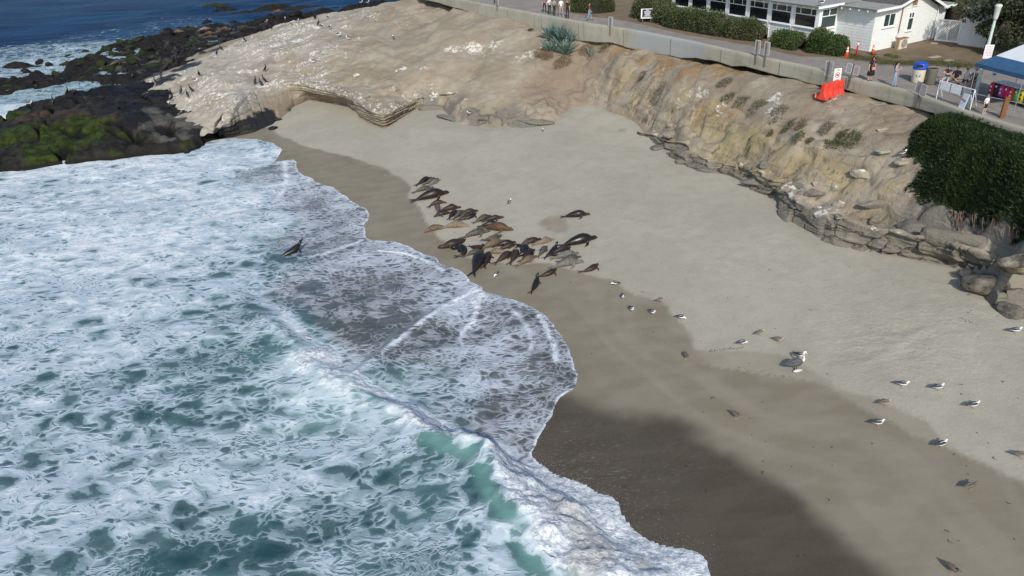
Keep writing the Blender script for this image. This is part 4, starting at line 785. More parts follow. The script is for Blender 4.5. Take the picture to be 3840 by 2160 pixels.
v_, f_, a_ = compact(np.c_[X.ravel(), Y.ravel(), Zs.ravel()], np.stack([idx[:-1, :-1][fq], idx[:-1, 1:][fq], idx[1:, 1:][fq], idx[1:, :-1][fq]], -1), dict(foam=foam, thin=thin*(Y < 80), milky=milky, silt=silt, deep=deep))
sea = tag(meshobj('sea', v_, f_, M_SEA, attrs=a_), kind='structure')
def hsea(x, y):
    xi = np.searchsorted(gx, np.asarray(x)); yi = np.searchsorted(gy, np.asarray(y)); return Zs[np.clip(yi, 0, len(gy)-1), np.clip(xi, 0, len(gx)-1)]
# ================================================================ PROMENADE, WALL, YARD
def conc_material(name, c1, c2, stain, sc=1.0, bmp=.03):
    n = NM(name); P = n.pos(); a = n.noise(P, .5*sc, 3, .6); b = n.noise(P, 3.5*sc, 4, .65); v = n.noise(n.vmul(P, (1, 1, .14)), 2.6*sc, 3, .6)
    c = n.mix(n.mr(a, .35, .65), c1, c2); c = n.mix(n.mul(n.mr(v, .52, .72), .55), c, stain); c = n.mix(n.mul(n.mr(b, .58, .75), .4), c, tuple(x*.6 for x in c1))
    return n, c, b, P
n, c, b, P = conc_material('promenade_paving', (.22, .198, .172), (.262, .238, .208), (.19, .165, .135)); M_PATH = n.out(c, .9, n.bump(b, .5, .02), spec=.2)
n, c, b, P = conc_material('seawall_concrete', (.30, .285, .225), (.335, .325, .27), (.20, .195, .15))
sx3 = n.sep(P); blu = n.mul(n.mr(sx3[0], 11.5, 13.0), n.mr(sx3[0], 16.6, 17.0, 1, 0)); c = n.mix(n.mul(blu, .75), c, (.30, .325, .34))
rst = n.mul(n.mr(sx3[2], 6.9, 5.9), n.mr(b, .35, .65)); c = n.mix(n.mul(rst, .6), c, (.33, .265, .175))
wsp = n.mr(n.noise(n.vmul(P, (1, 1, .35)), 1.7, 4, .7), .70, .76); c = n.mix(n.mul(wsp, .7), c, (.62, .61, .57)); M_WALL = n.out(c, .9, n.bump(b, .6, .03), spec=.2)
n, c, b, P = conc_material('dry_dirt_yard', (.165, .125, .085), (.205, .158, .11), (.14, .105, .07)); gm = n.mr(n.noise(P, .9, 3, .6), .5, .66); c = n.mix(n.mul(gm, .55), c, (.13, .125, .05)); M_DIRT = n.out(c, .95, n.bump(b, .7, .05), spec=.1)

tp = chaikin(wall_top, 1)
path = MB(); poly = [(p[0], p[1], float(zwalk(p[0], p[1]))) for p in tp]+[(70, 30, float(zwalk(0, 30))), (70, 210, float(zwalk(0, 210))), (-8, 210, float(zwalk(0, 210)))]
path.add(poly, [tuple(range(len(poly)))]); tag(path.build('promenade', M_PATH), kind='structure')
# wall: front face from the walk's edge down past its foot, cap a little proud
foot_z = np.interp(np.arange(len(tp)), np.linspace(0, len(tp)-1, 200), np.interp(np.linspace(0, 1, 200), np.linspace(0, 1, len(wall_foot)), wall_foot[:, 2]))
dW = [wall_foot[np.argmin(np.hypot(wall_foot[:, 0]-p[0], wall_foot[:, 1]-p[1])), 2] for p in tp]
wt = resample(tp, 260); ks = np.argsort(wall_foot[:, 0]); wfz = np.interp(wt[:, 0], wall_foot[ks, 0], wall_foot[ks, 2])
wfz += .06*fbm(np.arange(260)*.35, np.zeros(260), 3, 5)
nrmx = np.gradient(wt[:, 0]); nrmy = np.gradient(wt[:, 1]); ln = np.hypot(nrmx, nrmy); fx, fy = nrmy/ln, -nrmx/ln         # towards the sea
rows = []
for off, zf in ((-.40, 0.055), (0.0, .06), (.012, .03), (.04, None), (.03, 'foot'), (-.5, 'foot')):
    z = wt[:, 2]-.06+zf if isinstance(zf, float) else (wt[:, 2]-.12 if zf is None else wfz-.02)
    rows.append(np.c_[wt[:, 0]+fx*off, wt[:, 1]+fy*off, z])
mid_rows = [rows[0], rows[1], rows[2], rows[3]]
for t in np.linspace(.15, .98, 9): mid_rows.append(np.c_[wt[:, 0]+fx*(.04+.02*fbm(np.arange(260)*.4, np.full(260, t*6), 3, 8)), wt[:, 1]+fy*.04, (wt[:, 2]-.12)*(1-t)+wfz*t])
mid_rows += [rows[4], rows[5]]
WVv = np.array(mid_rows); r, k = WVv.shape[:2]; ii = np.arange(r*k).reshape(r, k)
seawall = empty('seawall', WVv[3, 130], 0, 'long curved concrete retaining wall between promenade and eroded bluff', 'wall')
wo = meshobj('wall_face', WVv.reshape(-1, 3)-WVv[3, 130], np.stack([ii[:-1, :-1], ii[:-1, 1:], ii[1:, 1:], ii[1:, :-1]], -1).reshape(-1, 4), M_WALL, seawall, smooth=False)
M_JNT = paint('joint_tar', (.12, .11, .09), .95)
for i in range(12, 255, 20):                                             # cast joints
    d = Vector((fx[i], fy[i], 0)); m = MB(); p = Vector(wt[i])+d*.045; h = wt[i, 2]-wfz[i]-.1
    m.box((p.x-WVv[3, 130][0], p.y-WVv[3, 130][1], wt[i, 2]-.08-h/2-WVv[3, 130][2]), (.03, .03, h), math.atan2(fy[i], fx[i])); m.build('cast_joint', M_JNT, seawall)
# yard between the house and the promenade
def wz(p, dz): return (p[0], p[1], float(zwalk(p[0], p[1]))+dz)
YARD = [(1990, -30), (2100, 42), (2240, 66), (2300, 70), (2400, 90), (2560, 128), (2800, 168), (3000, 212), (3156, 213), (3189, 219), (3305, 238), (3388, 246), (3470, 245), (3560, 250), (3669, 259), (3760, 268), (3900, 290)]
yp = [wz(on_walk(*p), .006) for p in YARD]; yp += [(70, yp[-1][1], float(zwalk(0, yp[-1][1]))+.006), (70, 200, float(zwalk(0, 200))+.006), (10, 200, float(zwalk(0, 200))+.006)]
m = MB(); m.add(yp, [tuple(range(len(yp)))]); tag(m.build('yard', M_DIRT), kind='structure')
# connecting path to the house between hedges
cp_ = [wz(on_walk(*p), .012) for p in [(2240, 66), (2350, 52), (2340, 38), (2300, 64)]]
# ================================================================ HOUSE
HO = Vector((27.8, 54.25, 7.73)); HR = R_(25)
house = empty('beach_house', HO, HR, 'white clapboard house with row of large dark windows and low gable', 'house')
def hw_(p): q = Matrix.Rotation(HR, 3, 'Z') @ Vector(p); return HO+q
M_WHITE = paint('white_clapboard_paint', (.70, .73, .71), .55, .05, 3.0); M_TRIM = paint('white_trim_paint', (.80, .82, .82), .4, .03, 5.0)
n = NM('window_glass'); n.out((.012, .014, .018), .04, spec=.8); M_GLASS = n.m
n = NM('window_glass_green'); n.out((.03, .055, .05), .06, spec=.7); M_GLASSG = n.m
n = NM('shingle_roof'); P = n.obj(); f = n.noise(P, 5, 4, .7); k = n.mix(n.mr(f, .35, .65), (.055, .052, .05), (.13, .12, .11)); M_SHING = n.out(k, .9, n.bump(f, .6, .03))
M_ROLL = paint('grey_roll_roofing', (.28, .28, .26), .85, .12, 2.0); M_EAVE = paint('green_eave_edge', (.12, .17, .14), .7); M_RUST = paint('rusty_metal', (.28, .15, .08), .8, .5, 9.0); M_FOUND = paint('white_plinth', (.66, .68, .66), .7, .08)
M_DARK = paint('dark_void', (.02, .02, .022), .9)
h0, hb = 2.98, 3.06
m = MB(); prof = [(0, -1.5), (6.8, -1.5), (6.8, 2.55), (4.3, 3.75), (1.9, 3.0), (0, 2.98)]
np_ = len(prof); m.add([(x, .0, z) for x, z in prof]+[(x, 24, z) for x, z in prof], [tuple(range(np_)), tuple(range(np_, 2*np_))[::-1]]+[(i, (i+1) % np_, np_+(i+1) % np_, np_+i) for i in range(np_)])
m.build('wall', M_WHITE, house)
m = MB(); m.box((-1.0, 13.65, .78), (2.0, 20.7, 4.56)); m.build('bay_wall', M_WHITE, house)
# clapboards, one board per course
def gable_span(z):
    if z < 2.5: return 0, 6.8
    xr = 6.8-(z-2.55)/1.2*2.5 if z > 2.55 else 6.8
    xl = 0 if z < 2.98 else (1.9+(z-3.0)/.75*2.4)
    return xl, xr
def board(face, a0, a1, z, h=.2):
    """wedge board: face 'g' gable y=0, 'l' recess wall x=0, 'b' bay x=-2, 's' bay side y=3.3"""
    m = MB(); t0, t1 = .004, .026
    def P_(a, out, zz):
        return {'g': (a, -out, zz), 'l': (-out, a, zz), 'b': (-2.0-out, a, zz), 's': (a, 3.3-out, zz)}[face]
    m.add([P_(a0, 0, z), P_(a1, 0, z), P_(a1, t1, z), P_(a0, t1, z), P_(a0, 0, z+h), P_(a1, 0, z+h), P_(a1, t0, z+h), P_(a0, t0, z+h)], [(0, 1, 2, 3), (4, 7, 6, 5), (3, 2, 6, 7), (0, 3, 7, 4), (1, 5, 6, 2), (0, 4, 5, 1)])
    return m.build('clapboard', M_WHITE, house)
z = .02
while z < 3.5:
    a, b_ = gable_span(z+.2)
    if b_-a > .3: board('g', a, b_, z)
    if z < 2.8: board('l', .0, 3.3, z)
    if z < 2.85: board('s', -2.0, -.03, z)
    if z < 1.25 or z > 2.85 and z < 3.0: board('b', 3.3, 24, z, .2 if z < 1.2 else .16)
    z += .205
m = MB(); m.box((3.4, -.03, -.5), (6.86, .05, .98)); m.box((-.03, 1.65, -.5), (.05, 3.3, .98)); m.box((-2.04, 13.6, -.5), (.05, 20.6, .98)); m.box((-1.0, 3.27, -.5), (2.0, .05, .98)); m.build('plinth', M_FOUND, house)
def window(c, wdt, hgt, face, rows, parent=house, glass=M_GLASS):
    """rows: list of (z0,z1,[splits]) in fractions"""
    def P3(a, out, zz):
        return {'g': (c[0]+a, -out, c[1]+zz), 'b': (-2.0-out, c[0]-a, c[1]+zz), 's': (c[0]+a, 3.3-out, c[1]+zz)}[face]
    def bar(m, a0, a1, z0, z1, o0, o1):
        vs = [P3(a, o, zz) for zz in (z0, z1) for (a, o) in ((a0, o0), (a1, o0), (a1, o1), (a0, o1))]
        m.add(vs, [(0, 3, 2, 1), (4, 5, 6, 7), (0, 1, 5, 4), (1, 2, 6, 5), (2, 3, 7, 6), (3, 0, 4, 7)])
    fr = MB(); W, H2 = wdt/2, hgt; t = .07
    bar(fr, -W-t, -W+.01, -t, H2+t, 0, .075); bar(fr, W-.01, W+t, -t, H2+t, 0, .075); bar(fr, -W, W, -t, .012, 0, .075); bar(fr, -W, W, H2-.012, H2+t, 0, .075)
    bar(fr, -W-t-.04, W+t+.04, -t-.05, -t+.002, 0, .13)
    panes = []
    for z0, z1, sp in rows:
        if z0 > 0: bar(fr, -W, W, z0*H2-.03, z0*H2+.03, 0, .07)
        xs = [0]+sp+[1]
        for s in sp: bar(fr, -W+s*wdt-.028, -W+s*wdt+.028, z0*H2, z1*H2, 0, .068)
        for a, b2 in zip(xs[:-1], xs[1:]): panes.append((-W+a*wdt, -W+b2*wdt, z0*H2, z1*H2))
    w_ = fr.build('window', M_TRIM, parent)
    for a0, a1, z0, z1 in panes:
        pm = MB(); bar(pm, a0, a1, z0, z1, .028, .036); pm.build('pane', glass, w_)
for i in range(8):
    window((4.62+i*2.5, 1.52), 2.05, 1.32, 'b', [(0, .63, []), (.66, 1, [.24, .76])])
for i in range(9): m = MB(); m.box((-2.035, 3.42+i*2.5-.03, 1.55), (.07, .26, 2.9)); m.build('window_pier', M_TRIM, house)
window((-1.05, 1.5), 1.5, 1.32, 's', [(0, .6, []), (.63, 1, [.5])], glass=M_GLASSG)
window((1.52, 1.68), 1.12, .84, 'g', [(0, 1, [.5])], glass=M_GLASSG); window((3.92, 1.12), .52, 1.22, 'g', [(0, .66, []), (.70, 1, [.5])], glass=M_GLASSG)
m = MB(); m.box((4.05, -.03, 3.15), (.5, .06, .62)); m.build('gable_vent', M_RUST, house); m = MB(); m.box((4.05, -.06, 2.82), (.62, .1, .05)); m.build('vent_sill', M_TRIM, house)
m = MB(); m.tube([(2.78, -.08, 3.1), (2.76, -.08, .95)], .04, 8); m.build('conduit', M_RUST, house); m = MB(); m.box((2.75, -.1, .86), (.3, .18, .26)); m.build('junction_box', M_WHITE, house, bevel=.01)
# roof: low front slope, then steeper shingles to the ridge, right slope
def slab(name, pts, th, mat):
    m = MB(); n_ = len(pts); m.add(list(pts)+[(p[0], p[1], p[2]+th) for p in pts], [tuple(range(n_))[::-1], tuple(range(n_, 2*n_))]+[(i, (i+1) % n_, n_+(i+1) % n_, n_+i) for i in range(n_)]); return m.build(name, mat, house)
slab('roof', [(-.55, -.5, 2.99), (1.9, -.5, 3.06), (1.9, 3.0, 3.06), (-.55, 3.0, 2.99)], .06, M_ROLL)
slab('roof', [(-2.6, 2.95, 3.08), (1.9, 2.95, 3.14), (1.9, 24.5, 3.14), (-2.6, 24.5, 3.08)], .07, M_ROLL)
slab('roof', [(1.88, -.5, 3.07), (4.3, -.5, 3.83), (4.3, 24.5, 3.83), (1.88, 24.5, 3.07)], .06, M_SHING)
slab('roof', [(4.3, -.5, 3.83), (7.25, -.5, 2.42), (7.25, 24.5, 2.42), (4.3, 24.5, 3.83)], .06, M_SHING)
for k in range(11):                                                   # shingle courses near the gable end
    x0 = 1.95+k*.21; zz = 3.145+(x0-1.88)*.314; m = MB(); m.box((x0+.1, 11.5, zz), (.22, 24, .022), M=Matrix.Rotation(-R_(16.5), 3, 'Y')); m.build('shingle_course', M_SHING, house)
def beam(name, a, b2, w2, h2, mat):
    a = Vector(a); b2 = Vector(b2); d = b2-a; q = d.to_track_quat('Y', 'Z').to_matrix(); m = MB(); m.box((a+b2)/2, (w2, d.length, h2), M=q); return m.build(name, mat, house)
beam('fascia', (-.62, -.54, 3.0), (1.92, -.54, 3.05), .05, .17, M_TRIM); beam('fascia', (1.9, -.54, 3.04), (4.32, -.54, 3.80), .05, .17, M_TRIM); beam('fascia', (4.28, -.54, 3.80), (7.28, -.54, 2.38), .05, .17, M_TRIM)
beam('fascia', (-2.66, 2.9, 3.09), (-.02, 2.9, 3.12), .05, .17, M_TRIM)
beam('gutter_edge', (-.58, -.5, 3.05), (-.58, 2.95, 3.05), .05, .06, M_EAVE); beam('gutter_edge', (-2.63, 2.95, 3.14), (-2.63, 24.4, 3.14), .05, .07, M_EAVE)
for i in range(4): m = MB(); m.box((-.36, .3+i*.78, 2.90), (.46, .09, .13)); m.build('rafter_tail', M_TRIM, house, bevel=.02)
for i in range(24): m = MB(); m.box((-2.33, 3.55+i*.86, 3.0), (.52, .09, .13)); m.build('rafter_tail', M_TRIM, house, bevel=.02)
# small lean-to roof and side piece right of the gable
m = MB(); m.box((7.35, 1.0, .9), (1.1, 2.0, 3.0)); m.build('side_porch_wall', M_WHITE, house); slab('porch_roof', [(6.85, -.45, 2.46), (8.3, -.45, 2.52), (8.3, 2.5, 2.52), (6.85, 2.5, 2.46)], .1, M_ROLL); beam('fascia', (6.9, -.5, 2.44), (8.3, -.5, 2.5), .05, .17, M_TRIM)
m = MB(); m.tube([(6.86, -.08, 2.3), (6.86, -.08, -.2), (6.9, -.25, -.25)], .045, 8); m.build('downpipe', M_TRIM, house)
# air-conditioning unit
ac = empty('air_conditioner', hw_((2.62, -.62, -.05)), HR, 'rusty outdoor air conditioning unit beside white house wall', 'air conditioner')
M_AC = paint('weathered_cream_metal', (.62, .57, .42), .6, .2, 6); m = MB(); m.box((0, 0, .42), (.92, .36, .72)); m.build('casing', M_AC, ac, bevel=.02); m = MB(); m.box((0, 0, .80), (.98, .42, .045)); m.build('top_plate', M_RUST, ac, bevel=.01)
m = MB(); m.lathe([(.30, 0), (.30, .02), (.02, .03)], 24); o = m.build('fan_grille', paint('fan_grey', (.25, .25, .23), .7), ac); o.rotation_euler = (R_(90), 0, 0); o.location = (.06, -.19, .43)
for k in range(9): m = MB(); m.box((-.47, 0, .12+k*.075), (.02, .34, .03)); m.build('louvre', M_RUST, ac)
m = MB(); m.box((0, 0, .03), (1.15, .6, .06)); m.build('base_slab', paint('slab_concrete', (.4, .38, .33), .9), ac)
# lattice gate with rail, right of the porch
g0 = Vector(on_walk(3506, 152)); g1 = Vector(on_walk(3588, 163)); gd = (g1-g0); gl = gd.length; ga = math.atan2(gd.y, gd.x)
gate = empty('lattice_gate', g0, ga, 'white lattice double gate between house and white outbuilding', 'gate')
m = MB(); gh = 1.55
for x in (0, gl/2, gl): m.box((x, 0, gh/2), (.09, .09, gh))
m.box((gl/2, 0, gh), (gl+.1, .1, .08)); m.box((gl/2, 0, .06), (gl+.1, .08, .09)); m.build('frame', M_TRIM, gate)
for px0 in (0.05, gl/2+.05):
    for s in (-1, 1):
        k = -gh
        while k < gl/2:
            a = Vector((k, 0, .1)); b2 = Vector((k+gh-.15, 0, gh-.05)); x0, x1 = max(0, k), min(gl/2-.1, k+gh-.15)
            if x1 > x0+.05:
                f0, f1 = (x0-k)/(gh-.15), (x1-k)/(gh-.15); z0 = .1+(gh-.15)*f0; z1 = .1+(gh-.15)*f1
                if s < 0: z0, z1 = gh+.05-z0, gh+.05-z1
                m = MB(); m.tube([(px0+x0, s*.008, z0), (px0+x1, s*.008, z1)], .016, 4); m.build('lattice_strip', M_TRIM, gate)
            k += .14
# white outbuilding right of the gate
o0 = Vector(on_walk(3590, 166)); out_b = empty('outbuilding', o0, ga-R_(4), 'small plain white stucco outbuilding behind the tree', 'building')
M_STUC = paint('white_stucco', (.62, .65, .66), .85, .06, 6, bump=.01); m = MB(); m.box((1.0, 1.5, 1.1), (2.0, 3.0, 3.0)); m.build('wall', M_STUC, out_b); m = MB(); m.box((1.0, 1.4, 2.66), (2.5, 3.4, .12)); m.build('roof', M_ROLL, out_b); m = MB(); m.box((1.0, -.06, -.2), (2.1, .12, .4)); m.build('plinth', paint('plinth_tan', (.4, .36, .25), .9), out_b)
# ================================================================ ROCKS
def ico(sub):
    bm = bmesh.new(); bmesh.ops.create_icosphere(bm, subdivisions=sub, radius=1); V_ = np.array([v.co[:] for v in bm.verts]); F_ = np.array([[v.index for v in f.verts] for f in bm.faces]); bm.free(); return V_, F_
ICO4 = ico(4); ICO3 = ico(3)
def rock(name, pos, size, rz=0.0, seed=0, mat=None, label=None, cat='rock', group=None, grey=.8, guano=0.0, yellow=0.0, wet=0.0, sharp=.9, tilt=(0, 0), cuts=15, layers=0.0, sub=ICO4, dirt=0.0):
    r = np.random.default_rng(seed); V = sub[0].copy(); F = sub[1]
    for _ in range(cuts):                                             # split faces: clip the ball by planes
        d = r.normal(size=3); d /= np.linalg.norm(d); k = r.uniform(.45, .85); s = V@d; V = V-np.outer(np.maximum(0, s-k)*(.55+.4*sharp), d)
    nz = fbm(V[:, 0]*1.6+seed, V[:, 1]*1.6, 3, seed, .5, V[:, 2]*1.6); V *= (1+.24*nz)[:, None]
    nz = fbm(V[:, 0]*5+seed, V[:, 1]*5, 3, seed+3, .55, V[:, 2]*5); V *= (1+.10*nz)[:, None]
    if layers: V[:, :2] *= (1+layers*.16*(vnoise(V[:, 2]*9+seed, V[:, 2]*0, seed)-.5))[:, None]
    V *= np.array(size)/2
    h = V[:, 2]/max(1e-3, size[2]/2)
    up = np.clip(h*.8+.2, 0, 1)
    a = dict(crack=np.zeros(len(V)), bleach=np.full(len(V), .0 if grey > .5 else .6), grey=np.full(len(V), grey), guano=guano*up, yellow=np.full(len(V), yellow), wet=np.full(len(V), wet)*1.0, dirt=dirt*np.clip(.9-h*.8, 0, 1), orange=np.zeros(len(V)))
    o = meshobj(name, V, F, mat or M_ROCK, attrs=a); o.location = Vector(pos); o.rotation_euler = (tilt[0], tilt[1], rz)
    if label: tag(o, label, cat, group)
    return o
def z6(x, y): return (2150+x/2.229, 250+y/2.229)
def z7(x, y): return (2900+x/2.229, 350+y/2.229)
def z9(x, y): return (3400+x/3.623, 900+y/3.623)
def z2(x, y): return (900+x/2.415, y/2.415)
ROCKS = [  # px, (len, depth, height), rz, grey, guano, label, options
    (z6(720, 680), (2.3, 1.6, .28), .5, 1, .0, 'flat grey slab half sunk in sand at the cliff foot', {}),
    (z6(880, 735), (1.9, 1.1, .24), .6, 1, 0, 'flat grey slab beside a round cream boulder', {}),
    (z6(1000, 772), (.85, .65, .5), .2, .1, .35, 'round cream boulder on the sand below the ledges', {}),
    (z6(903, 812), (1.15, .8, .55), -.5, .7, .1, 'grey wedge boulder left of the round cream boulder', {}),
    (z6(952, 642), (.7, .55, .5), .3, .1, .3, 'pale boulder lodged at the foot of a dark cleft', {}),
    (z6(810, 500), (.8, .7, .55), 0, .0, .3, 'pale pinkish boulder highest on the left ledges', {}),
    (z6(830, 578), (1.7, 1.0, .7), .35, .5, .1, 'wide tan boulder resting just above the flat grey slab', {}),
    (z6(1102, 826), (.5, .4, .3), 0, .9, .1, 'small grey stone alone on the sand', {}),
    (z6(1287, 882), (.8, .5, .4), .5, .7, 0, 'low triangular stone at the sand edge', {}),
    (z6(1605, 835), (.85, .75, .65), .2, .7, .1, 'rounded grey boulder in front of a dark hollow', {}),
    (z6(1490, 850), (1.2, .8, .6), -.3, .8, .1, 'broad grey boulder left of the dark hollow', {}),
    (z6(1570, 990), (2.6, 1.3, .75), -.55, 1, .15, 'long smooth grey slab jutting out over the sand', dict(layers=1)),
    (z6(1790, 1040), (1.3, 1.0, .9), .2, .6, .6, 'rough boulder streaked with droppings right of the long slab', {}),
    (z6(2020, 1085), (1.9, 1.1, .9), .1, .8, .5, 'large shadowed boulder with white streaks on its ridge', {}),
    (z6(1885, 1180), (.5, .45, .4), 0, .5, .7, 'small white topped stone on the lower slab', {}),
    (z6(2235, 1170), (.95, .7, .7), .3, .5, .9, 'white capped boulder on the lower ledge', {}),
    (z6(2060, 1215), (.7, .55, .6), 0, .5, .9, 'knobby stone dripping white down the lower slab', {}),
    (z6(2185, 1030), (.75, .5, .4), .2, .2, .8, 'flat white stone on the yellow slope', {}),
    (z6(2020, 985), (.6, .45, .4), 0, .0, .1, 'small pinkish stone above the white streaked boulder', {}),
    (z7(945, 495), (1.5, .8, .4), .05, .1, .15, 'light flat block perched near the ice plant', dict(layers=.6)),
    (z7(1115, 585), (2.4, .9, .55), .05, .3, .55, 'long pale slab with drips where a gull stands', dict(layers=.6)),
    (z7(915, 325), (1.2, .6, .35), .1, .1, .2, 'small pale ledge stone under the orange barrier slope', {}),
    (z7(868, 1090), (.95, .8, .85), .3, .55, .25, 'pale cube shaped boulder on the lower ledge', dict(cuts=16, sharp=1)),
    (z7(880, 948), (2.3, .9, .7), -.25, .6, .35, 'long rounded whale backed boulder in the mid slope', {}),
    (z7(730, 690), (2.1, .8, .6), -.55, .3, .6, 'pale lumpy rib of rock beside a deep crack', {}),
    (z7(1240, 1120), (3.3, 1.7, 1.3), -.45, 1, .12, 'huge smooth grey rock bulging under the ice plant', dict(cuts=10, sharp=.8, dirt=.35, sink=.3)),
    (z7(1350, 1310), (4.2, 1.5, 1.1), -.45, 1, .05, 'huge brown sided rock at the sand below the bulge', dict(cuts=10, sharp=.8, dirt=.4, sink=.25)),
    (z7(1700, 1240), (5.0, 1.5, 1.5), -.6, 1, .25, 'long slanting grey rock under the hanging dead stems', dict(cuts=9, sharp=.8, layers=.5, dirt=.35, sink=.3)),
    (z7(1080, 1205), (.8, .5, .5), .6, .0, .1, 'small tan stone wedged between the two huge rocks', {}),
    (z9(868, 512), (1.0, .7, .6), -.3, .0, .3, 'cream coloured boulder sitting on sand at right edge', {}),
    (z9(1180, 590), (2.6, 1.2, 1.1), -.35, .7, .1, 'big dark brown rock behind the cream coloured boulder', dict(cuts=12, dirt=.4, sink=.2, wet=.42)),  # wet value darkens the colour for cliff shade as well as damp
    (z9(1262, 820), (.8, .7, .7), .2, .8, .1, 'blocky grey green stone at the shaded right edge', dict(cuts=14, sharp=1)),
    (z9(1500, 860), (1.9, 1.3, 1.3), -.8, .7, .4, 'lichen speckled rock at the far right edge', {}),
    (z9(1500, 1010), (2.4, 1.4, 1.2), -.9, .7, 0, 'shaded dark rock at the sand on the far right edge', dict(dirt=.4, cuts=12, sink=.2, wet=.42)),  # wet value paints shade into this rock, along with damp
    (z9(1540, 330), (2.0, 1.4, 1.6), -.5, .6, .1, 'dark rock in the deep shade of the right cliff', dict(dirt=.4, cuts=12, sink=.2, wet=.42)),  # deep shade put into the colour through wet, plus some damp
    (z2(1050, 700), (1.5, .8, .6), .1, .0, .9, 'white boulder alone on the headland above the arch', {}),
    (z2(1395, 820), (1.2, .8, .6), .3, .0, .7, 'pale boulder left of a flat white slab on the headland', {}),
    (z2(1890, 855), (2.6, 1.0, .5), -.25, .3, .7, 'flat white topped slab above the tilted grey ledges', dict(layers=.5)),
    (z2(1130, 890), (1.0, .8, .5), .1, .3, .7, 'white stained knob over the layered nose', {}),
    (z2(300, 1175), (1.2, .9, .7), .2, .4, 0, 'dark wet boulder at the foot of the headland', dict(wet=.9)),
    (z2(430, 1010), (.8, .7, .6), .5, .4, 0, 'small dark brown boulder above the wet boulder', dict(wet=.5)),
    (z2(340, 1090), (1.0, .7, .5), .1, .4, 0, 'low dark stone against the headland base', dict(wet=.6)),
    (z2(1720, 990), (3.4, 1.6, .55), -.45, 1, .2, 'tilted grey ledge slab left of centre on the sand', dict(layers=1, cuts=6)),
    (z2(1900, 1080), (3.2, 1.5, .5), -.45, 1, .1, 'tilted grey ledge slab reaching down to the sand', dict(layers=1, cuts=6)),
    (z2(2180, 1080), (3.6, 1.6, .5), -.4, .9, .2, 'brownish tilted ledge slab with a gull on it', dict(layers=1, cuts=6)),
    ((2000, 462), (3.4, 1.3, .42), -.42, 1, .2, 'low grey slab pointing into the sand, gull on top', dict(layers=1, cuts=6)),
]
rsd = 100
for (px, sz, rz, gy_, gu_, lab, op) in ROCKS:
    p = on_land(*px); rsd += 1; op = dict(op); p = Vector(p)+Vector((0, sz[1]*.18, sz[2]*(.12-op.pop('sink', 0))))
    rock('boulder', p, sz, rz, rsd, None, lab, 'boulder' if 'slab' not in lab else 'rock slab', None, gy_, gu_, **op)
# reef boulders: dark weedy lumps against the water
for i, (x, y, s, md) in enumerate([(225, 150, 1.7, 1), (280, 140, 1.6, 1), (320, 125, 1.7, 1), (365, 125, 1.6, 0), (400, 110, 1.8, 0), (460, 95, 1.8, 0), (500, 85, 1.8, 2), (540, 75, 1.8, 0), (610, 75, 1.7, 2), (650, 60, 1.8, 0), (350, 185, 1.4, 2), (410, 180, 1.4, 2), (450, 150, 1.4, 2), (560, 105, 1.6, 2), (160, 165, 1.4, 1), (172, 145, 1.9, 1), (95, 158, 1.5, 0), (120, 165, 1.3, 0), (60, 183, 1.3, 0), (30, 137, 1.1, 0), (215, 135, 1.8, 1), (260, 128, 2.2, 1), (300, 110, 2.0, 1), (345, 105, 2.2, 1), (420, 85, 2.4, 0), (520, 60, 2.4, 0), (585, 60, 2.0, 0), (700, 45, 2.4, 0), (745, 40, 2.4, 0), (440, 135, 1.7, 2), (485, 125, 1.8, 2), (510, 145, 1.9, 2), (420, 160, 1.6, 2), (380, 150, 1.6, 2), (330, 160, 1.6, 1), (200, 165, 1.5, 1), (250, 165, 1.6, 1), (300, 178, 1.5, 2), (25, 205, 1.4, 0), (75, 210, 1.2, 0), (140, 190, 1.4, 1)]):
    p = march(x*SV, y*SV, lambda a, b: np.maximum(hreef(a, b), 0), 3.0)
    o = rock('reef_boulder', (p[0], p[1]+.5, p[2]+.05), (s*1.3, s, s*.75), i*.7, 300+i, M_REEF, ['black wet boulder on the reef edge by the open sea', 'olive weed covered boulder on the dark reef', 'dark grey rounded boulder in the cormorant colony'][md], 'boulder', ['black boulders along the outer reef', 'weedy boulders of the reef', 'grey boulders among the cormorants'][md], sub=ICO3)
    at = o.data.attributes; 
    for nm, v in (('moss', [.1, .9, 0][md]), ('pale', [0, 0, .6][md])):
        a = at.new(nm, 'FLOAT', 'POINT'); a.data.foreach_set('value', np.full(len(o.data.vertices), v, np.float32))
# ================================================================ FOLIAGE
def leaf_material(name, cols, rough=.6, trans=.25):
    n = NM(name); r = n.attr('rnd'); k = n.mix(n.mr(r, .0, .5, 0, 1, False), cols[0], cols[1]); k = n.mix(n.mr(r, .5, 1.0, 0, 1, False), k, cols[2])
    n.out(k, rough, spec=.3); return n.m
def leaf_cloud(name, P, N, size, mat, parent=None, aspect=2.2, up=0.0, jit=.7, rnd=None, seed=0, double=False):
    """leaf shaped kites, one mesh; P points, N outward directions"""
    r = np.random.default_rng(seed); n_ = len(P); D = N+r.normal(size=(n_, 3))*jit+np.array([0, 0, up]); D /= np.linalg.norm(D, axis=1)[:, None]+1e-9
    T = np.cross(D, r.normal(size=(n_, 3))); T /= np.linalg.norm(T, axis=1)[:, None]+1e-9
    s = (size*r.uniform(.6, 1.3, n_))[:, None] if np.isscalar(size) else size[:, None]
    a = P; b = P+D*s*.5+T*s/aspect*.5; c = P+D*s; d = P+D*s*.5-T*s/aspect*.5
    V = np.stack([a, b, c, d], 1).reshape(-1, 3); F = np.arange(n_*4).reshape(n_, 4)
    rn = np.repeat(r.random(n_) if rnd is None else np.clip(rnd+r.normal(size=n_)*.12, 0, 1), 4)
    return meshobj(name, V, F, mat, parent, smooth=False, attrs=dict(rnd=rn))
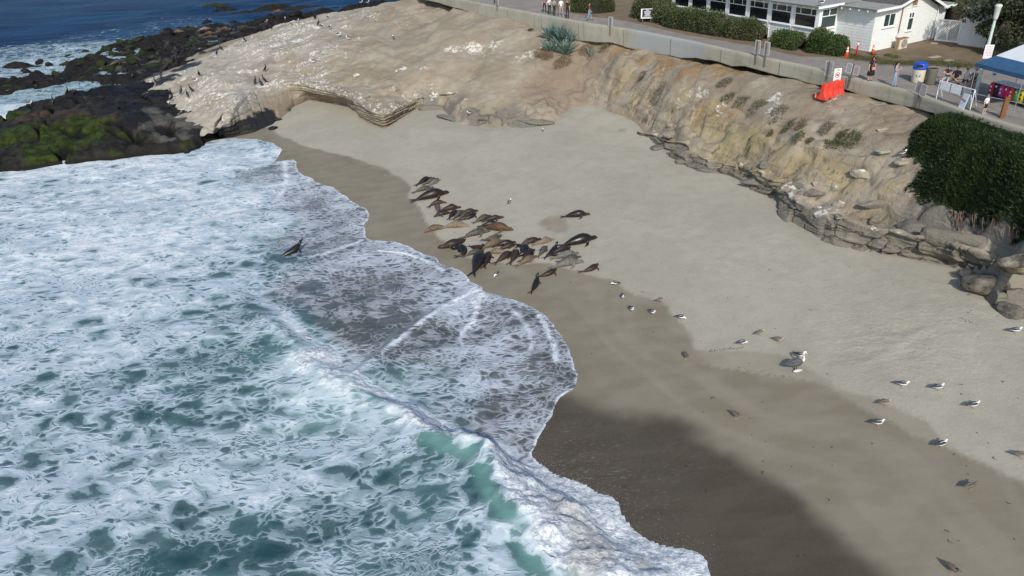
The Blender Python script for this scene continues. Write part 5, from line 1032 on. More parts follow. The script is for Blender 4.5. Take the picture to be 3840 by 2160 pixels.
M_HEDGE = leaf_material('hedge_leaves', [(.030, .048, .014), (.062, .085, .028), (.125, .125, .062)])
M_HEDGE2 = leaf_material('shrub_leaves', [(.022, .048, .010), (.045, .085, .018), (.09, .12, .04)])
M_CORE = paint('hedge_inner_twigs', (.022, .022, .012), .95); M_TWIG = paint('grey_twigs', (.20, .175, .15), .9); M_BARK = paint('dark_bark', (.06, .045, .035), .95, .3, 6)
def hedge(label, line, width, height, seed, mat, nleaf, size=.13, bare=None, taper=1.0):
    """line: ground points of the centre line; a lumpy clipped-by-wind hedge"""
    L = resample(np.array(line), 60); c0 = L.mean(0); base = empty('hedge', (c0[0], c0[1], float(zwalk(*c0[:2]))), 0, label, 'hedge')
    s = np.arange(60)*np.linalg.norm(L[-1]-L[0])/60; r = np.random.default_rng(seed)
    tg_ = np.gradient(L[:, :2], axis=0); tg_ /= np.linalg.norm(tg_, axis=1)[:, None]; nr_ = np.c_[-tg_[:, 1], tg_[:, 0]]
    endf = np.clip(np.minimum(np.arange(60), 59-np.arange(60))/7.0, .0, 1)**.5
    hs = height*(1+.22*fbm(s/1.1, s*0, 3, seed))*(.35+.65*endf)*np.interp(np.arange(60), [0, 59], [1, taper]); ws = width*(1+.2*fbm(s/1.3, s*0+5, 3, seed+1))*(.45+.55*endf)
    def surf(u, th, k):
        i = np.clip((u*59).astype(int), 0, 59); lum = 1+.16*fbm(u*len(L)*.55, th*2.0, 3, seed+4)
        cx = np.cos(th); sz = np.sin(th); e = .62; ox = np.sign(cx)*np.abs(cx)**e*ws[i]*.5*k*lum; oz = np.abs(sz)**e*hs[i]*k*lum
        p = np.c_[L[i, 0]+nr_[i, 0]*ox+r.normal(size=len(u))*.04, L[i, 1]+nr_[i, 1]*ox+r.normal(size=len(u))*.04, zwalk(L[i, 0], L[i, 1])+oz]
        nn = np.c_[nr_[i, 0]*cx, nr_[i, 1]*cx, np.abs(sz)]; return p, nn
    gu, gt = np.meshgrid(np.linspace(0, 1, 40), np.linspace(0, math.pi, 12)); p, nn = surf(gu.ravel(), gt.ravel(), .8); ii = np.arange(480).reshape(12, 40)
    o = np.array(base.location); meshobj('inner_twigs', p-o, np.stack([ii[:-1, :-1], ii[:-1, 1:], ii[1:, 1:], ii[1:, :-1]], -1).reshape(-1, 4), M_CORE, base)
    u = r.random(nleaf); th = math.pi*r.random(nleaf); p, nn = surf(u, th, .78+.28*r.random(nleaf)); tone = .45+.9*fbm(p[:, 0]/.7, p[:, 2]/.7, 3, seed+9, .5, p[:, 1]/.7)*.8
    leaf_cloud('foliage', p-o, nn, size, mat, base, 2.0, .2, .8, tone, seed)
    nt = 260; u = r.random(nt); th = math.pi*r.random(nt); p, nn = surf(u, th, .95)
    leaf_cloud('dry_twigs', p-o, nn, .3, M_TWIG, base, 14, .1, .8, None, seed+1)
    return base
def gl(*pts): return [on_walk(u, v) for u, v in pts]
hedge('tall olive hedge behind the group of walkers, left of path', gl((2150, 40), (2230, 48), (2300, 40)), 1.8, 1.7, 11, M_HEDGE, 9000)
hedge('olive hedge behind the dark notice board', gl((2385, 62), (2440, 72), (2520, 92)), 2.0, 2.0, 12, M_HEDGE, 10000)
hedge('long dark hedge under the row of windows', gl((2500, 92), (2600, 113), (2700, 128), (2800, 145), (2868, 152)), 2.0, 1.55, 13, M_HEDGE, 17000)
hedge('low ragged shrub between long hedge and round bush', gl((2900, 166), (2960, 178), (3000, 187)), 1.5, 1.05, 14, M_HEDGE2, 6000, .12)
hedge('round bright green bush with bare grey twigs by the cone', gl((3035, 188), (3095, 196), (3170, 206)), 2.0, 1.5, 15, M_HEDGE2, 11000, .13, taper=.62)
# --- ice plant mat draped over the bluff edge
ICE_V = [(2282, 385), (2290, 340), (2330, 312), (2385, 303), (2440, 299), (2500, 302), (2576, 300), (2680, 300), (2680, 620), (2600, 600), (2545, 575), (2500, 552), (2450, 540), (2400, 533), (2340, 515), (2300, 508), (2278, 480), (2300, 448), (2318, 415)]
ip = np.array([lv(*p) for p in ICE_V]); ipl = np.vstack([ip[:, :2], ip[:1, :2]])
ixs = np.arange(ip[:, 0].min()-.5, ip[:, 0].max()+.5, .14); iys = np.arange(ip[:, 1].min()-.5, ip[:, 1].max()+.5, .14); IX, IY = np.meshgrid(ixs, iys)
idd = pdist(IX, IY, ipl); idd = np.where(inpoly(IX, IY, ip), idd, -idd)+.30*fbm(IX/.9, IY/.9, 3, 7)
IZ = bsample(Hf, IX, IY); mound = .55*sstep(-.05, .9, idd)+.14*fbm(IX/1.4, IY/1.4, 3, 9)*sstep(0, .8, idd); IZm = IZ+mound-.08
c0 = np.array([IX.mean(), IY.mean(), IZ.mean()]); ice = empty('ice_plant', c0, 0, 'dense dark green ice plant mat spilling over the right bluff', 'plant')
iok = idd > -.1; ii = np.arange(IX.size).reshape(IX.shape); fq = iok[:-1, :-1] & iok[1:, :-1] & iok[:-1, 1:] & iok[1:, 1:]
v_, f_, _ = compact(np.c_[IX.ravel(), IY.ravel(), IZm.ravel()]-c0, np.stack([ii[:-1, :-1][fq], ii[:-1, 1:][fq], ii[1:, 1:][fq], ii[1:, :-1][fq]], -1), {})
meshobj('mat', v_, f_, paint('ice_plant_mat', (.014, .024, .007), .95), ice)
gyy, gxx = np.gradient(IZm, .14); nrmI = np.dstack([-gxx, -gyy, np.ones_like(gxx)]); area = np.linalg.norm(nrmI, axis=2); prob = np.where(idd > 0, np.minimum(area, 6), 0).ravel(); prob /= prob.sum(); nI = 62000
ch = rng.choice(prob.size, nI, p=prob); pI = np.c_[IX.ravel()[ch]+rng.uniform(-.07, .07, nI), IY.ravel()[ch]+rng.uniform(-.07, .07, nI), IZm.ravel()[ch]]
pI[:, 2] += rng.uniform(-.5, .5, nI)*.07*np.minimum(area.ravel()[ch], 6); nn = (nrmI/area[..., None]).reshape(-1, 3)[ch]
M_ICE = leaf_material('ice_plant_leaves', [(.008, .018, .004), (.017, .036, .008), (.040, .066, .016)], .55)
leaf_cloud('foliage', pI-c0, nn, .17, M_ICE, ice, 3.6, .55, .6, .45+.7*fbm(pI[:, 0]/.5, pI[:, 1]/.5, 3, 4), 5)
M_DEADS = paint('dead_purple_stems', (.15, .105, .085), .9, .3)
for (x, y, ln_) in [(2395, 540, 1.1), (2405, 545, .9), (2450, 548, 1.3), (2482, 555, 1.8), (2495, 560, 1.6), (2530, 575, 1.8), (2545, 580, 2.0), (2560, 590, 1.6), (2415, 540, .8)]:
    p0 = lv(x, y); m = MB()
    for k in range(7):
        q = Vector(p0)+Vector((rng.normal()*.14, -.12, .25)); pts = [q]
        for j in range(5): q = q+Vector((rng.normal()*.05, -.10-.05*rng.random(), -ln_/5)); q.z = max(q.z, float(hland(q.x, q.y))+.04); pts.append(q)
        m.tube([Vector(a)-Vector(c0) for a in pts], [.022, .02, .018, .015, .012, .008], 4)
    m.build('dead_stems', M_DEADS, ice)
# --- dry scrub on the slope
M_SCRUB = [leaf_material('grey_green_scrub', [(.085, .08, .05), (.15, .14, .09), (.23, .205, .14)]), leaf_material('green_scrub', [(.04, .055, .022), (.08, .10, .045), (.14, .14, .07)]), leaf_material('straw_grass', [(.14, .10, .06), (.22, .165, .10), (.30, .24, .16)])]
SCR = [(z6(700, 240), .75, 0, 'brown green tussock on the left of the right slope'), (z6(570, 95), .5, 0, 'dark tuft on the upper left of the right slope'), (z6(1255, 145), .7, 0, 'grey green tuft in a gully below the wall'), (z6(1290, 270), .65, 0, 'grey scrub under the white streaked crest'), (z6(1400, 300), .7, 0, 'grey scrub left of the white rock patch'), (z6(1540, 330), .75, 0, 'grey green scrub hanging below the white rock patch'), (z6(1715, 385), .75, 0, 'scrub right of the white rock patch'),
       (z6(1790, 515), .5, 0, 'grey scrub tuft casting a shadow on yellow rock'), (z6(1900, 495), .4, 2, 'small dry tuft above the grey scrub'), (z6(1880, 590), .45, 1, 'green scrub tuft below the grey one'), (z6(2110, 530), .55, 0, 'spindly dry scrub left of the big green clump'), (z6(2150, 660), .6, 1, 'green scrub tuft at the bottom of the scrub row'), (z6(2310, 650), .95, 1, 'largest green scrub clump on the right slope'), (z6(2235, 585), .4, 1, 'small scrub tuft touching the largest clump'),
       (z6(1640, 570), .25, 0, 'tiny scrub tuft alone on the yellow rock'), ((2030, 205), .9, 2, 'straw coloured grass under the left agave'), ((2110, 235), 1.0, 2, 'straw coloured grass under the front agave'), ((2200, 190), .9, 2, 'straw coloured grass right of the agaves'), ((2270, 175), .7, 2, 'brown tuft under the wall right of the agaves'), ((1990, 115), .35, 1, 'small green weed at the wall foot left of the agaves'), ((2050, 215), .8, 2, 'dry grass below the left agave edge'), (z7(300, 400), .3, 0, 'tiny tuft near the scrub row')]
for i, (px, rad, kd, lab) in enumerate(SCR):
    p = on_land(*px); e = empty('scrub', p, 0, lab, 'scrub' if kd < 2 else 'dry grass'); nb = int(700*rad**1.3)+120; r = np.random.default_rng(500+i)
    a = r.random(nb)*6.283; q = rad*np.sqrt(r.random(nb))*.62*(1+.5*fbm(np.cos(a)*1.7+i*3, np.sin(a)*1.7, 3, i)); X_ = p[0]+np.cos(a)*q*1.25; Y_ = p[1]+np.sin(a)*q; Z_ = hland(X_, Y_)
    hh = np.clip(rad*.42*(1-(q/rad)**2*.9), .05, 1); pz = Z_+hh*r.random(nb)*(1 if kd < 2 else .25)
    nn = np.c_[np.cos(a)*q/rad, np.sin(a)*q/rad-.2, np.full(nb, .7 if kd < 2 else .5)]
    leaf_cloud('foliage' if kd < 2 else 'blades', np.c_[X_, Y_, pz]-p, nn, .13 if kd < 2 else .32, M_SCRUB[kd], e, 3.5 if kd < 2 else 12, .0, .6, None, 600+i)
    m = MB()
    for k in range(6): b2 = r.random()*6.28; m.tube([(0, 0, -.1), (math.cos(b2)*rad*.25, math.sin(b2)*rad*.2, rad*.12), (math.cos(b2)*rad*.5, math.sin(b2)*rad*.4, rad*.22)], [.02, .014, .006], 4)
    m.build('stems', M_TWIG, e)
# --- agaves
n = NM('agave_leaf'); P = n.obj(); k = n.mix(n.mr(n.noise(n.vmul(P, (1, 1, .15)), 9, 3), .35, .65), (.085, .145, .125), (.15, .22, .195)); M_AGAVE = n.out(k, .55, spec=.3)
M_AGDEAD = paint('dead_agave_leaf', (.30, .24, .18), .9, .25)
def agave_leaf(ln_, wd, bend):
    V = []; N = 10
    for i in range(N+1):
        t = i/N; w2 = wd*(.55+.75*math.sin(min(1, t*1.25)*math.pi*.62))*(1-t**2.6)**.8; x = ln_*t*math.cos(bend*t*.6); zc = -ln_*t*math.sin(bend*t)*.6
        for s, dz in ((-1, .45), (-.5, .12), (0, 0), (.5, .12), (1, .45)): V.append((x, s*w2*.5, zc+dz*w2*.42))
        for s, dz in ((.5, -.10), (0, -.22), (-.5, -.10)): V.append((x, s*w2*.5, zc+dz*w2*.5*(1-t)))
    F = [(i*8+k, i*8+(k+1) % 8, (i+1)*8+(k+1) % 8, (i+1)*8+k) for i in range(N) for k in range(8)]
    return V, F
_al = [meshobj('leaf', *agave_leaf(1, .135, b_), M_AGAVE) for b_ in (.0, .25, -.12)]; _dl = meshobj('dead_leaf', *agave_leaf(1, .09, .9), M_AGDEAD)
def agave(px, size, nleaf, ndead, lab, seed, dz=0):
    p = on_land(*px); e = empty('agave', Vector(p)+Vector((0, 0, dz-.05)), 0, lab, 'agave', None); r = random.Random(seed)
    for i in range(nleaf):
        t = i/nleaf; el = R_(86-62*t**.8+r.uniform(-6, 6)); az = i*2.39996+r.uniform(-.2, .2); s = size*(.72+.4*math.sin(t*2.4))*r.uniform(.85, 1.12)
        o = meshcopy('leaf', _al[i % 3], e, (math.cos(az)*.06*size, math.sin(az)*.06*size, .12*size*(1-t)), (0, -el, az), (s, s*1.05, s))
    for i in range(ndead):
        az = r.uniform(0, 6.28) if i % 2 else r.uniform(3.4, 6.0); s = size*r.uniform(.4, .75); meshcopy('dead_leaf', _dl, e, (0, 0, .12), (r.uniform(-.4, .4), R_(r.uniform(-12, 28)), az), (s, s, s))
def r5(x, y): return (1980+x/5.152, y/5.152)
agave(r5(640, 800), 1.95, 34, 6, 'tallest blue green agave against the wall, back of the clump', 1); agave(r5(720, 1060), 1.75, 24, 16, 'front agave of the clump with a skirt of dead leaves', 2)
agave(r5(415, 1000), 1.35, 20, 10, 'left front agave of the clump, smaller', 3); agave(r5(420, 760), 1.5, 24, 5, 'left rear agave of the clump', 4); agave(r5(830, 830), 1.45, 18, 10, 'right agave of the clump with spreading pale leaves', 5); agave(r5(1195, 1105), .95, 9, 12, 'small lone agave right of the clump', 6)
for o in _al+[_dl]: bpy.data.objects.remove(o)
# ================================================================ TREES
def tree(lab, base, trunk_h, crown_c, crown_r, nleaf, seed, mat, clumps=26, tr=.22, size=.22, limbs=7):
    e = empty('tree', base, 0, lab, 'tree'); r = np.random.default_rng(seed); cc = np.array(crown_c)-np.array(base); m = MB()
    m.tube([(0, 0, -.3), (.05, 0, trunk_h*.4), (cc[0]*.35, cc[1]*.35, trunk_h), (cc[0], cc[1], cc[2]*.95)], [tr*1.25, tr, tr*.8, tr*.35], 10)
    cl = []
    for i in range(clumps):
        d = r.normal(size=3); d /= np.linalg.norm(d); k = .35+.65*r.random()**.5; cl.append((cc+d*np.array(crown_r)*k, r.uniform(.22, .42)*min(crown_r)))
    for i in range(limbs): c = cl[i][0]; m.tube([(cc[0]*.3, cc[1]*.3, trunk_h*.8), tuple(c*.5+np.array([0, 0, trunk_h*.5])), tuple(c)], [tr*.5, tr*.28, tr*.1], 6)
    m.build('trunk', M_BARK, e, smooth=True); P_ = []; T_ = []
    for c, rr in cl:
        k = nleaf//clumps; d = r.normal(size=(k, 3)); d /= np.linalg.norm(d, axis=1)[:, None]; P_.append(c+d*rr*(.55+.5*r.random((k, 1)))*np.array([1.15, 1.15, .8])); T_.append(np.full(k, r.uniform(.15, .85))+.25*d[:, 2])
    P_ = np.vstack(P_); leaf_cloud('crown', P_, (P_-cc)/np.linalg.norm(P_-cc, axis=1)[:, None], size, mat, e, 2.0, .1, .9, np.concatenate(T_), seed)
    return e
M_CYP = leaf_material('cypress_needles', [(.018, .022, .012), (.045, .058, .026), (.105, .115, .06)]); M_BRN = leaf_material('dark_foliage', [(.012, .016, .010), (.024, .03, .016), (.05, .055, .03)])
b_ = on_walk(3700, 205); tree('broad cypress tree behind the lamp post and canopy tent', b_, 2.0, (b_[0]+2.6, b_[1]+.6, b_[2]+3.4), (3.7, 3.2, 2.9), 26000, 21, M_CYP, 34, .3, .24, 9)
b_ = on_walk(3572, 78); tree('dark tree with thick trunk behind the lattice gate', b_, 4.5, (b_[0]-.3, b_[1]+1.5, b_[2]+6.5), (5.5, 4.5, 3.0), 12000, 22, M_BRN, 22, .42, .4)
b_ = on_walk(3660, 60); tree('dark shade tree far behind the outbuilding', b_, 3.5, (b_[0]+2, b_[1]+5, b_[2]+5.0), (6.5, 5, 4.5), 14000, 23, M_BRN, 26, .35, .4)
hedge('dark clipped hedge behind the lattice gate', [(34.5, 66, 0), (37, 65, 0), (40, 64, 0)], 1.6, 1.5, 31, M_HEDGE2, 4000, .18)
# --- grass along the yard edge: too many blades to count
gp = []
for (u, v, ru, rv, k) in [(3200, 214, 30, 8, 1500), (3260, 222, 50, 8, 1800), (3330, 236, 50, 8, 1600), (3420, 238, 70, 9, 2400), (3520, 236, 80, 10, 2200), (3330, 208, 14, 4, 500), (3150, 205, 18, 10, 600), (3600, 246, 60, 8, 1500), (3355, 215, 18, 5, 400)]:
    for _ in range(k): q = on_walk(u+rng.normal()*ru*.6, v+rng.normal()*rv*.6); gp.append(q)
gp = np.array(gp); gp = gp[[not (q[1] > 54.2 and q[0] > 26) for q in gp]]
M_LAWN = leaf_material('yard_grass', [(.05, .065, .018), (.085, .095, .03), (.16, .14, .06)])
o = leaf_cloud('yard_grass', gp, np.tile([0, -.1, 1.0], (len(gp), 1)), .10, M_LAWN, None, 5, .3, .6, None, 77); tag(o, 'thin dry green grass along the edge of the yard', 'grass', kind='stuff')
# flagstones in the dirt
for i, (u, v, a, b2) in enumerate([(3504, 214, .9, .4), (3555, 227, .7, .45), (3505, 162, .5, .5)]):
    q = on_walk(u, v, .02); m = MB(); m.box((0, 0, 0), (a, b2, .05)); tag(m.build('flagstone', paint('pale_flagstone', (.34, .30, .24), .9), None, bevel=.02, loc=q, rz=.3+i*.2), ['larger pale flagstone sunk in the dirt yard', 'smaller pale flagstone nearer the tent', 'dark drain cover by the downpipe'][i], 'paving stone')
# ================================================================ STREET FURNITURE
M_STEEL = paint('galvanised_steel', (.42, .44, .46), .45, .1, 12, .6); M_POSTW = paint('weathered_timber', (.13, .105, .085), .9, .3, 10); M_PLATE = paint('sign_back_aluminium', (.36, .36, .37), .5, .12, 5, .3)
M_SIGNW = paint('sign_white', (.80, .80, .80), .5, .03); M_NAVY = paint('board_navy', (.022, .028, .05), .5); M_RED = paint('sign_red', (.55, .03, .035), .5); M_BLK = paint('black_paint', (.02, .02, .02), .5)
M_ORNG = paint('traffic_orange', (.80, .13, .03), .5, .08); M_BARR = paint('faded_red_plastic', (.66, .055, .035), .5, .16, 2.5); M_TIMB = paint('brown_timber_post', (.20, .085, .04), .8, .25, 8)
def wall_at(u):
    """front edge of the wall under a sight line, with its outward heading"""
    us = [p[0] for p in WALL_TOP]; p = on_walk(u, float(np.interp(u, us, [q[1] for q in WALL_TOP])), .06)
    i = int(np.argmin(np.hypot(wt[:, 0]-p[0], wt[:, 1]-p[1]))); return Vector(p), Vector((fx[i], fy[i], 0))
def post_sign(u, below, above, plates, lab, lean=0.0, mat=None):
    p, d = wall_at(u); base = p+d*.09; e = empty('sign_post', (base.x, base.y, p.z-below), math.atan2(d.x, -d.y), lab, 'sign'); e.rotation_euler.y = lean
    m = MB(); m.box((0, 0, (below+above)/2), (.07, .07, below+above)); m.build('post', mat or M_POSTW, e, bevel=.008)
    for (cx, cz, w2, h2, mt, dy) in plates:
        m = MB(); m.box((cx, dy, below+cz), (w2, .012, h2)); pl = m.build('sign_plate', mt, e, bevel=.004)
        f = MB()
        for s in (-1, 1): f.box((cx+s*(w2/2-.02), dy-.009, below+cz), (.02, .004, h2-.03)); f.box((cx, dy-.009, below+cz+s*(h2/2-.02)), (w2-.06, .004, .02))
        f.build('sign_border', M_SIGNW, pl)
    return e
post_sign(2290, .75, .85, [(.04, .45, .5, .85, M_PLATE, .05)], 'grey sign plate on post against the wall right of the agaves')
post_sign(2838, .55, 1.15, [(.03, .72, .5, .95, M_PLATE, .05)], 'left of the two twin grey signs on the wall')
post_sign(2872, .6, 1.15, [(.03, .72, .5, .95, M_PLATE, .05)], 'right of the two twin grey signs on the wall')
post_sign(3190, .65, .95, [(-.26, .6, .42, .62, M_PLATE, -.05), (.24, .55, .42, .6, M_PLATE, .05)], 'paired dark plates on leaning post beside the orange barrier', .10)
post_sign(3447, .75, .85, [(-.25, .45, .42, .72, M_PLATE, .05), (.27, .42, .5, .72, M_PLATE, -.05)], 'paired grey plates on post near the bins', .08)
post_sign(1866, .4, 1.1, [(.05, .6, .5, .8, M_PLATE, .05)], 'grey sign on the wall near the top edge of the picture')
post_sign(3108, .5, .75, [(0, .25, .62, .98, M_PLATE, .05)], 'grey sign back on dark post behind the white warning sign')
# notice board on two legs
p = on_walk(2425, 86); e = empty('notice_board', p, R_(-12), 'dark navy notice board with white lettering in front of hedge', 'sign')
m = MB(); m.box((-.38, 0, .35), (.08, .08, .8)); m.build('leg', M_POSTW, e); m = MB(); m.box((.38, 0, .35), (.08, .08, .8)); m.build('leg', M_POSTW, e)
m = MB(); m.box((-.02, 0, .82), (1.08, .10, .86)); m.build('frame', M_SIGNW, e, bevel=.03); m = MB(); m.box((.04, -.056, .86), (.94, .02, .70)); pb = m.build('panel', M_NAVY, e)
for zz, w2, h2 in ((1.13, .22, .05), (1.04, .55, .03), (.97, .6, .03), (.90, .5, .03), (.83, .55, .03), (.76, .4, .03), (.69, .5, .03), (.61, .6, .035)): m = MB(); m.box((.04, -.068, zz), (w2, .004, h2)); m.build('text_line', M_SIGNW, pb)
# orange-red water filled barrier
_bz = float(np.mean([on_land(u_, v_)[2] for u_, v_ in ((3085, 369), (3117, 361), (3150, 352))])); b0 = Vector(wp(3072, 373, _bz)); b1 = Vector(wp(3160, 349, _bz)); d = b1-b0; ba = math.atan2(d.y, d.x); Lb = 2.05
br = empty('plastic_barrier', b0+d*.5+Vector((0, 0, -.05)), ba, 'faded red plastic barrier standing on the bluff in front of the wall', 'barrier')
sec = [(-.30, .0), (-.30, .16), (-.25, .22), (-.15, .50), (-.125, .95), (-.10, 1.02), (.10, 1.02), (.125, .95), (.15, .50), (.25, .22), (.30, .16), (.30, .0)]
xs = np.linspace(-Lb/2, Lb/2, 57); V = []; 
for x in xs:
    ph = (x+Lb/2)/Lb*4; rib = .5-.5*math.cos(2*math.pi*ph); k = .80+.20*min(1, rib*1.8); foot_n = 1.0 if not (abs((ph % 2)-1) < .16) else 0.0; top_n = .04*(math.cos(2*math.pi*ph) > .75)
    for y, z in sec: V.append((x, y*(k if .2 < z < .96 else 1), (z if z > .01 else (0.0 if foot_n else .09))-(top_n if z > 1 else 0)))
ns = len(sec); F = [(i*ns+k, i*ns+(k+1) % ns, (i+1)*ns+(k+1) % ns, (i+1)*ns+k) for i in range(len(xs)-1) for k in range(ns)]+[tuple(range(ns))[::-1], tuple(range((len(xs)-1)*ns, len(xs)*ns))]
o = meshobj('body', V, F, M_BARR, br, smooth=False)
for x in (-.5, .5): m = MB(); m.lathe([(.06, 0), (.06, .03), (.045, .05), (.02, .05)], 12, (x, 0, 1.0)); m.build('filler_cap', M_BARR, br)
m = MB(); m.tube([(Lb/2+.02, 0, .1), (Lb/2+.02, 0, .9)], .04, 8); m.build('hinge_pin', M_BARR, br)
# white prohibition sign standing by the barrier
p = b0+d*.60; e = empty('warning_sign', (p.x+.12, p.y+.12, p.z-.1), ba*.35, 'white warning sign with red crossed circle behind the orange barrier', 'sign'); e.rotation_euler.x = -.04
m = MB(); m.box((0, .02, .85), (.05, .05, 1.7)); m.build('post', M_STEEL, e); m = MB(); m.box((0, -.02, 1.42), (.54, .012, .86)); pl = m.build('sign_plate', M_SIGNW, e, bevel=.01)
m = MB(); m.tube([(.165*math.cos(t_), -.032, 1.42+.165*math.sin(t_)) for t_ in np.linspace(0, 2*math.pi, 29)], .022, 6); m.build('prohibition_ring', M_RED, pl)
m = MB(); m.box((0, -.034, 1.42), (.26, .006, .045), M=Matrix.Rotation(R_(42), 3, 'Y')); m.build('prohibition_bar', M_RED, pl)
m = MB(); m.lathe([(.0, 0), (.07, .004), (.10, 0)], 16); o = m.build('pictogram', M_BLK, pl); o.location = (0, -.029, 1.42); o.rotation_euler = (R_(90), 0, 0); o.scale = (1, .55, 1)
for zz, w2 in ((1.77, .42), (1.71, .34), (1.13, .42), (1.08, .36), (1.04, .28)): m = MB(); m.box((0, -.03, zz), (w2, .004, .022)); m.build('text_line', M_BLK, pl)
# tipped cone end lying by the barrier
p = on_land(3058, 373); e = empty('tipped_cone', Vector(p)+Vector((0, 0, .2)), ba, 'tipped over cone with open mouth at the barrier end', 'traffic cone'); M_TANR = paint('sun_bleached_rubber', (.45, .30, .20), .8)
m = MB(); m.lathe([(.17, 0), (.21, .02), (.20, .06), (.15, .08), (.06, .62), (.05, .62), (.13, .07), (.14, .0)], 18); o = m.build('cone_body', M_ORNG, e, smooth=True); o.rotation_euler = (R_(70), R_(0), R_(20))
m = MB(); m.lathe([(.165, -.01), (.24, -.01), (.24, .03), (.165, .03)], 4); o = m.build('cone_base', M_TANR, e); o.rotation_euler = (R_(70), 0, R_(20))
def cone(px, lab, lean, h=.78, bands=2):
    p = on_walk(*px); e = empty('traffic_cone', p, .3, lab, 'traffic cone'); e.rotation_euler = (0, lean, .3)
    m = MB(); m.box((0, 0, .025), (.40, .40, .05)); m.build('cone_base', M_BLK if bands == 1 else M_ORNG, e, bevel=.02); m = MB(); m.lathe([(.15, .05), (.035, h), (.0, h+.005)], 20); m.build('cone_body', M_ORNG, e, smooth=True)
    for z0, z1 in ([(.36, .48), (.54, .68)] if bands == 2 else [(.40, .52)]):
        r0 = .15-(z0-.05)/(h-.05)*.115+.004; r1 = .15-(z1-.05)/(h-.05)*.115+.004; m = MB(); m.lathe([(r0-.006, z0), (r0, z0), (r1, z1), (r1-.006, z1)], 20); m.build('reflective_band', M_SIGNW, e, smooth=True)
cone((3173, 214), 'orange cone with two white bands beside the round bush', .05); cone((3273, 205), 'orange cone with black base by the house corner', -.10, .72, 1)
p = on_walk(3208, 213); e = empty('delineator_post', p, 0, 'red flexible marker post with white band between the two cones', 'bollard'); e.rotation_euler.y = .05
m = MB(); m.lathe([(.055, 0), (.055, .8), (.05, .82)], 14); m.build('tube', paint('marker_red', (.6, .02, .05), .4), e, smooth=True); m = MB(); m.lathe([(.053, .8), (.05, 1.0)], 14); m.build('reflective_band', M_SIGNW, e, smooth=True); m = MB(); m.tube([(0.05*math.cos(t), 0, 1.07+.07*math.sin(t)) for t in np.linspace(-1.5, 4.7, 14)], .014, 6); m.build('top_loop', M_RED, e)
# bins
p = on_walk(3440, 308); e = empty('recycling_bin', p, R_(-35), 'cream recycling bin with blue hooded lid and emblem', 'bin')
M_CRM = paint('cream_fibreglass', (.62, .57, .44), .6, .08, 4); M_BLU = paint('bin_blue', (.015, .07, .42), .4, .08); m = MB(); m.lathe([(.36, 0), (.385, .06), (.43, .84), (.43, .88), (.36, .88)], 28); m.build('drum', M_CRM, e, smooth=True)
m = MB(); m.lathe([(.44, .86), (.45, .93), (.43, .97), (.42, 1.18), (.36, 1.26), (.10, 1.27)], 28); ld = m.build('lid', M_BLU, e, smooth=True); m = MB(); m.box((0, -.40, 1.10), (.36, .10, .16)); m.build('opening', M_DARK, ld, bevel=.04)
for k in range(3):                                                   # three chasing arrows
    a = R_(90+120*k); c_ = Vector((math.cos(a)*.09, 0, .52+math.sin(a)*.09)); t_ = R_(120*k); q = Matrix.Rotation(-t_, 3, 'Y'); m = MB()
    def PP(x, z): v = q @ Vector((x, 0, z)); return (c_.x+v.x, -.408+.0*v.y, c_.z+v.z)
    m.add([PP(-.09, -.022), PP(.03, -.022), PP(.03, -.055), PP(.09, .0), PP(.03, .055), PP(.03, .022), PP(-.09, .022)], [(0, 1, 2, 3, 4, 5, 6)]); m.build('recycling_arrow', M_BLU, e)
p = on_walk(3486, 315); e = empty('litter_bin', p, 0, 'grey brown open topped litter bin beside the recycling bin', 'bin'); M_GBN = paint('aggregate_grey', (.16, .15, .12), .85, .2, 18); m = MB(); m.lathe([(.26, 0), (.29, .05), (.31, .95), (.33, 1.0), (.29, 1.0), (.27, .5), (.05, .45)], 22); m.build('drum', M_GBN, e, smooth=True); m = MB(); m.lathe([(.27, .97), (.27, .975), (.02, .975)], 22); m.build('liner', M_DARK, e)
# lamp post
p = on_walk(3657, 353); e = empty('lamp_post', p, R_(-20), 'pale green lamp post with white cylindrical head and notice', 'street lamp'); M_LPG = paint('pale_green_paint', (.42, .52, .48), .5, .12, 3); M_LHD = paint('lamp_head_grey', (.55, .57, .55), .5, .08)
m = MB(); m.lathe([(.14, 0), (.14, .25), (.11, .3), (.10, 2.2), (.07, 4.35)], 16); m.build('pole', M_LPG, e, smooth=True); m = MB(); m.lathe([(.075, 4.3), (.11, 4.38), (.125, 4.5), (.165, 5.0), (.19, 5.04), (.19, 5.11), (.12, 5.18)], 18); m.build('lamp_head', M_LHD, e, smooth=True)
m = MB(); m.lathe([(.108, 1.65), (.104, 2.1)], 16); m.build('rust_band', M_RUST, e, smooth=True); m = MB(); m.box((.06, -.16, 2.55), (.46, .012, .80)); pl = m.build('notice', M_SIGNW, e, bevel=.01)
for k in range(7): m = MB(); m.box((.06, -.168, 2.83-k*.08), (.34, .004, .02 if k else .04)); m.build('text_line', paint('faded_pink_print', (.55, .35, .36), .6), pl)
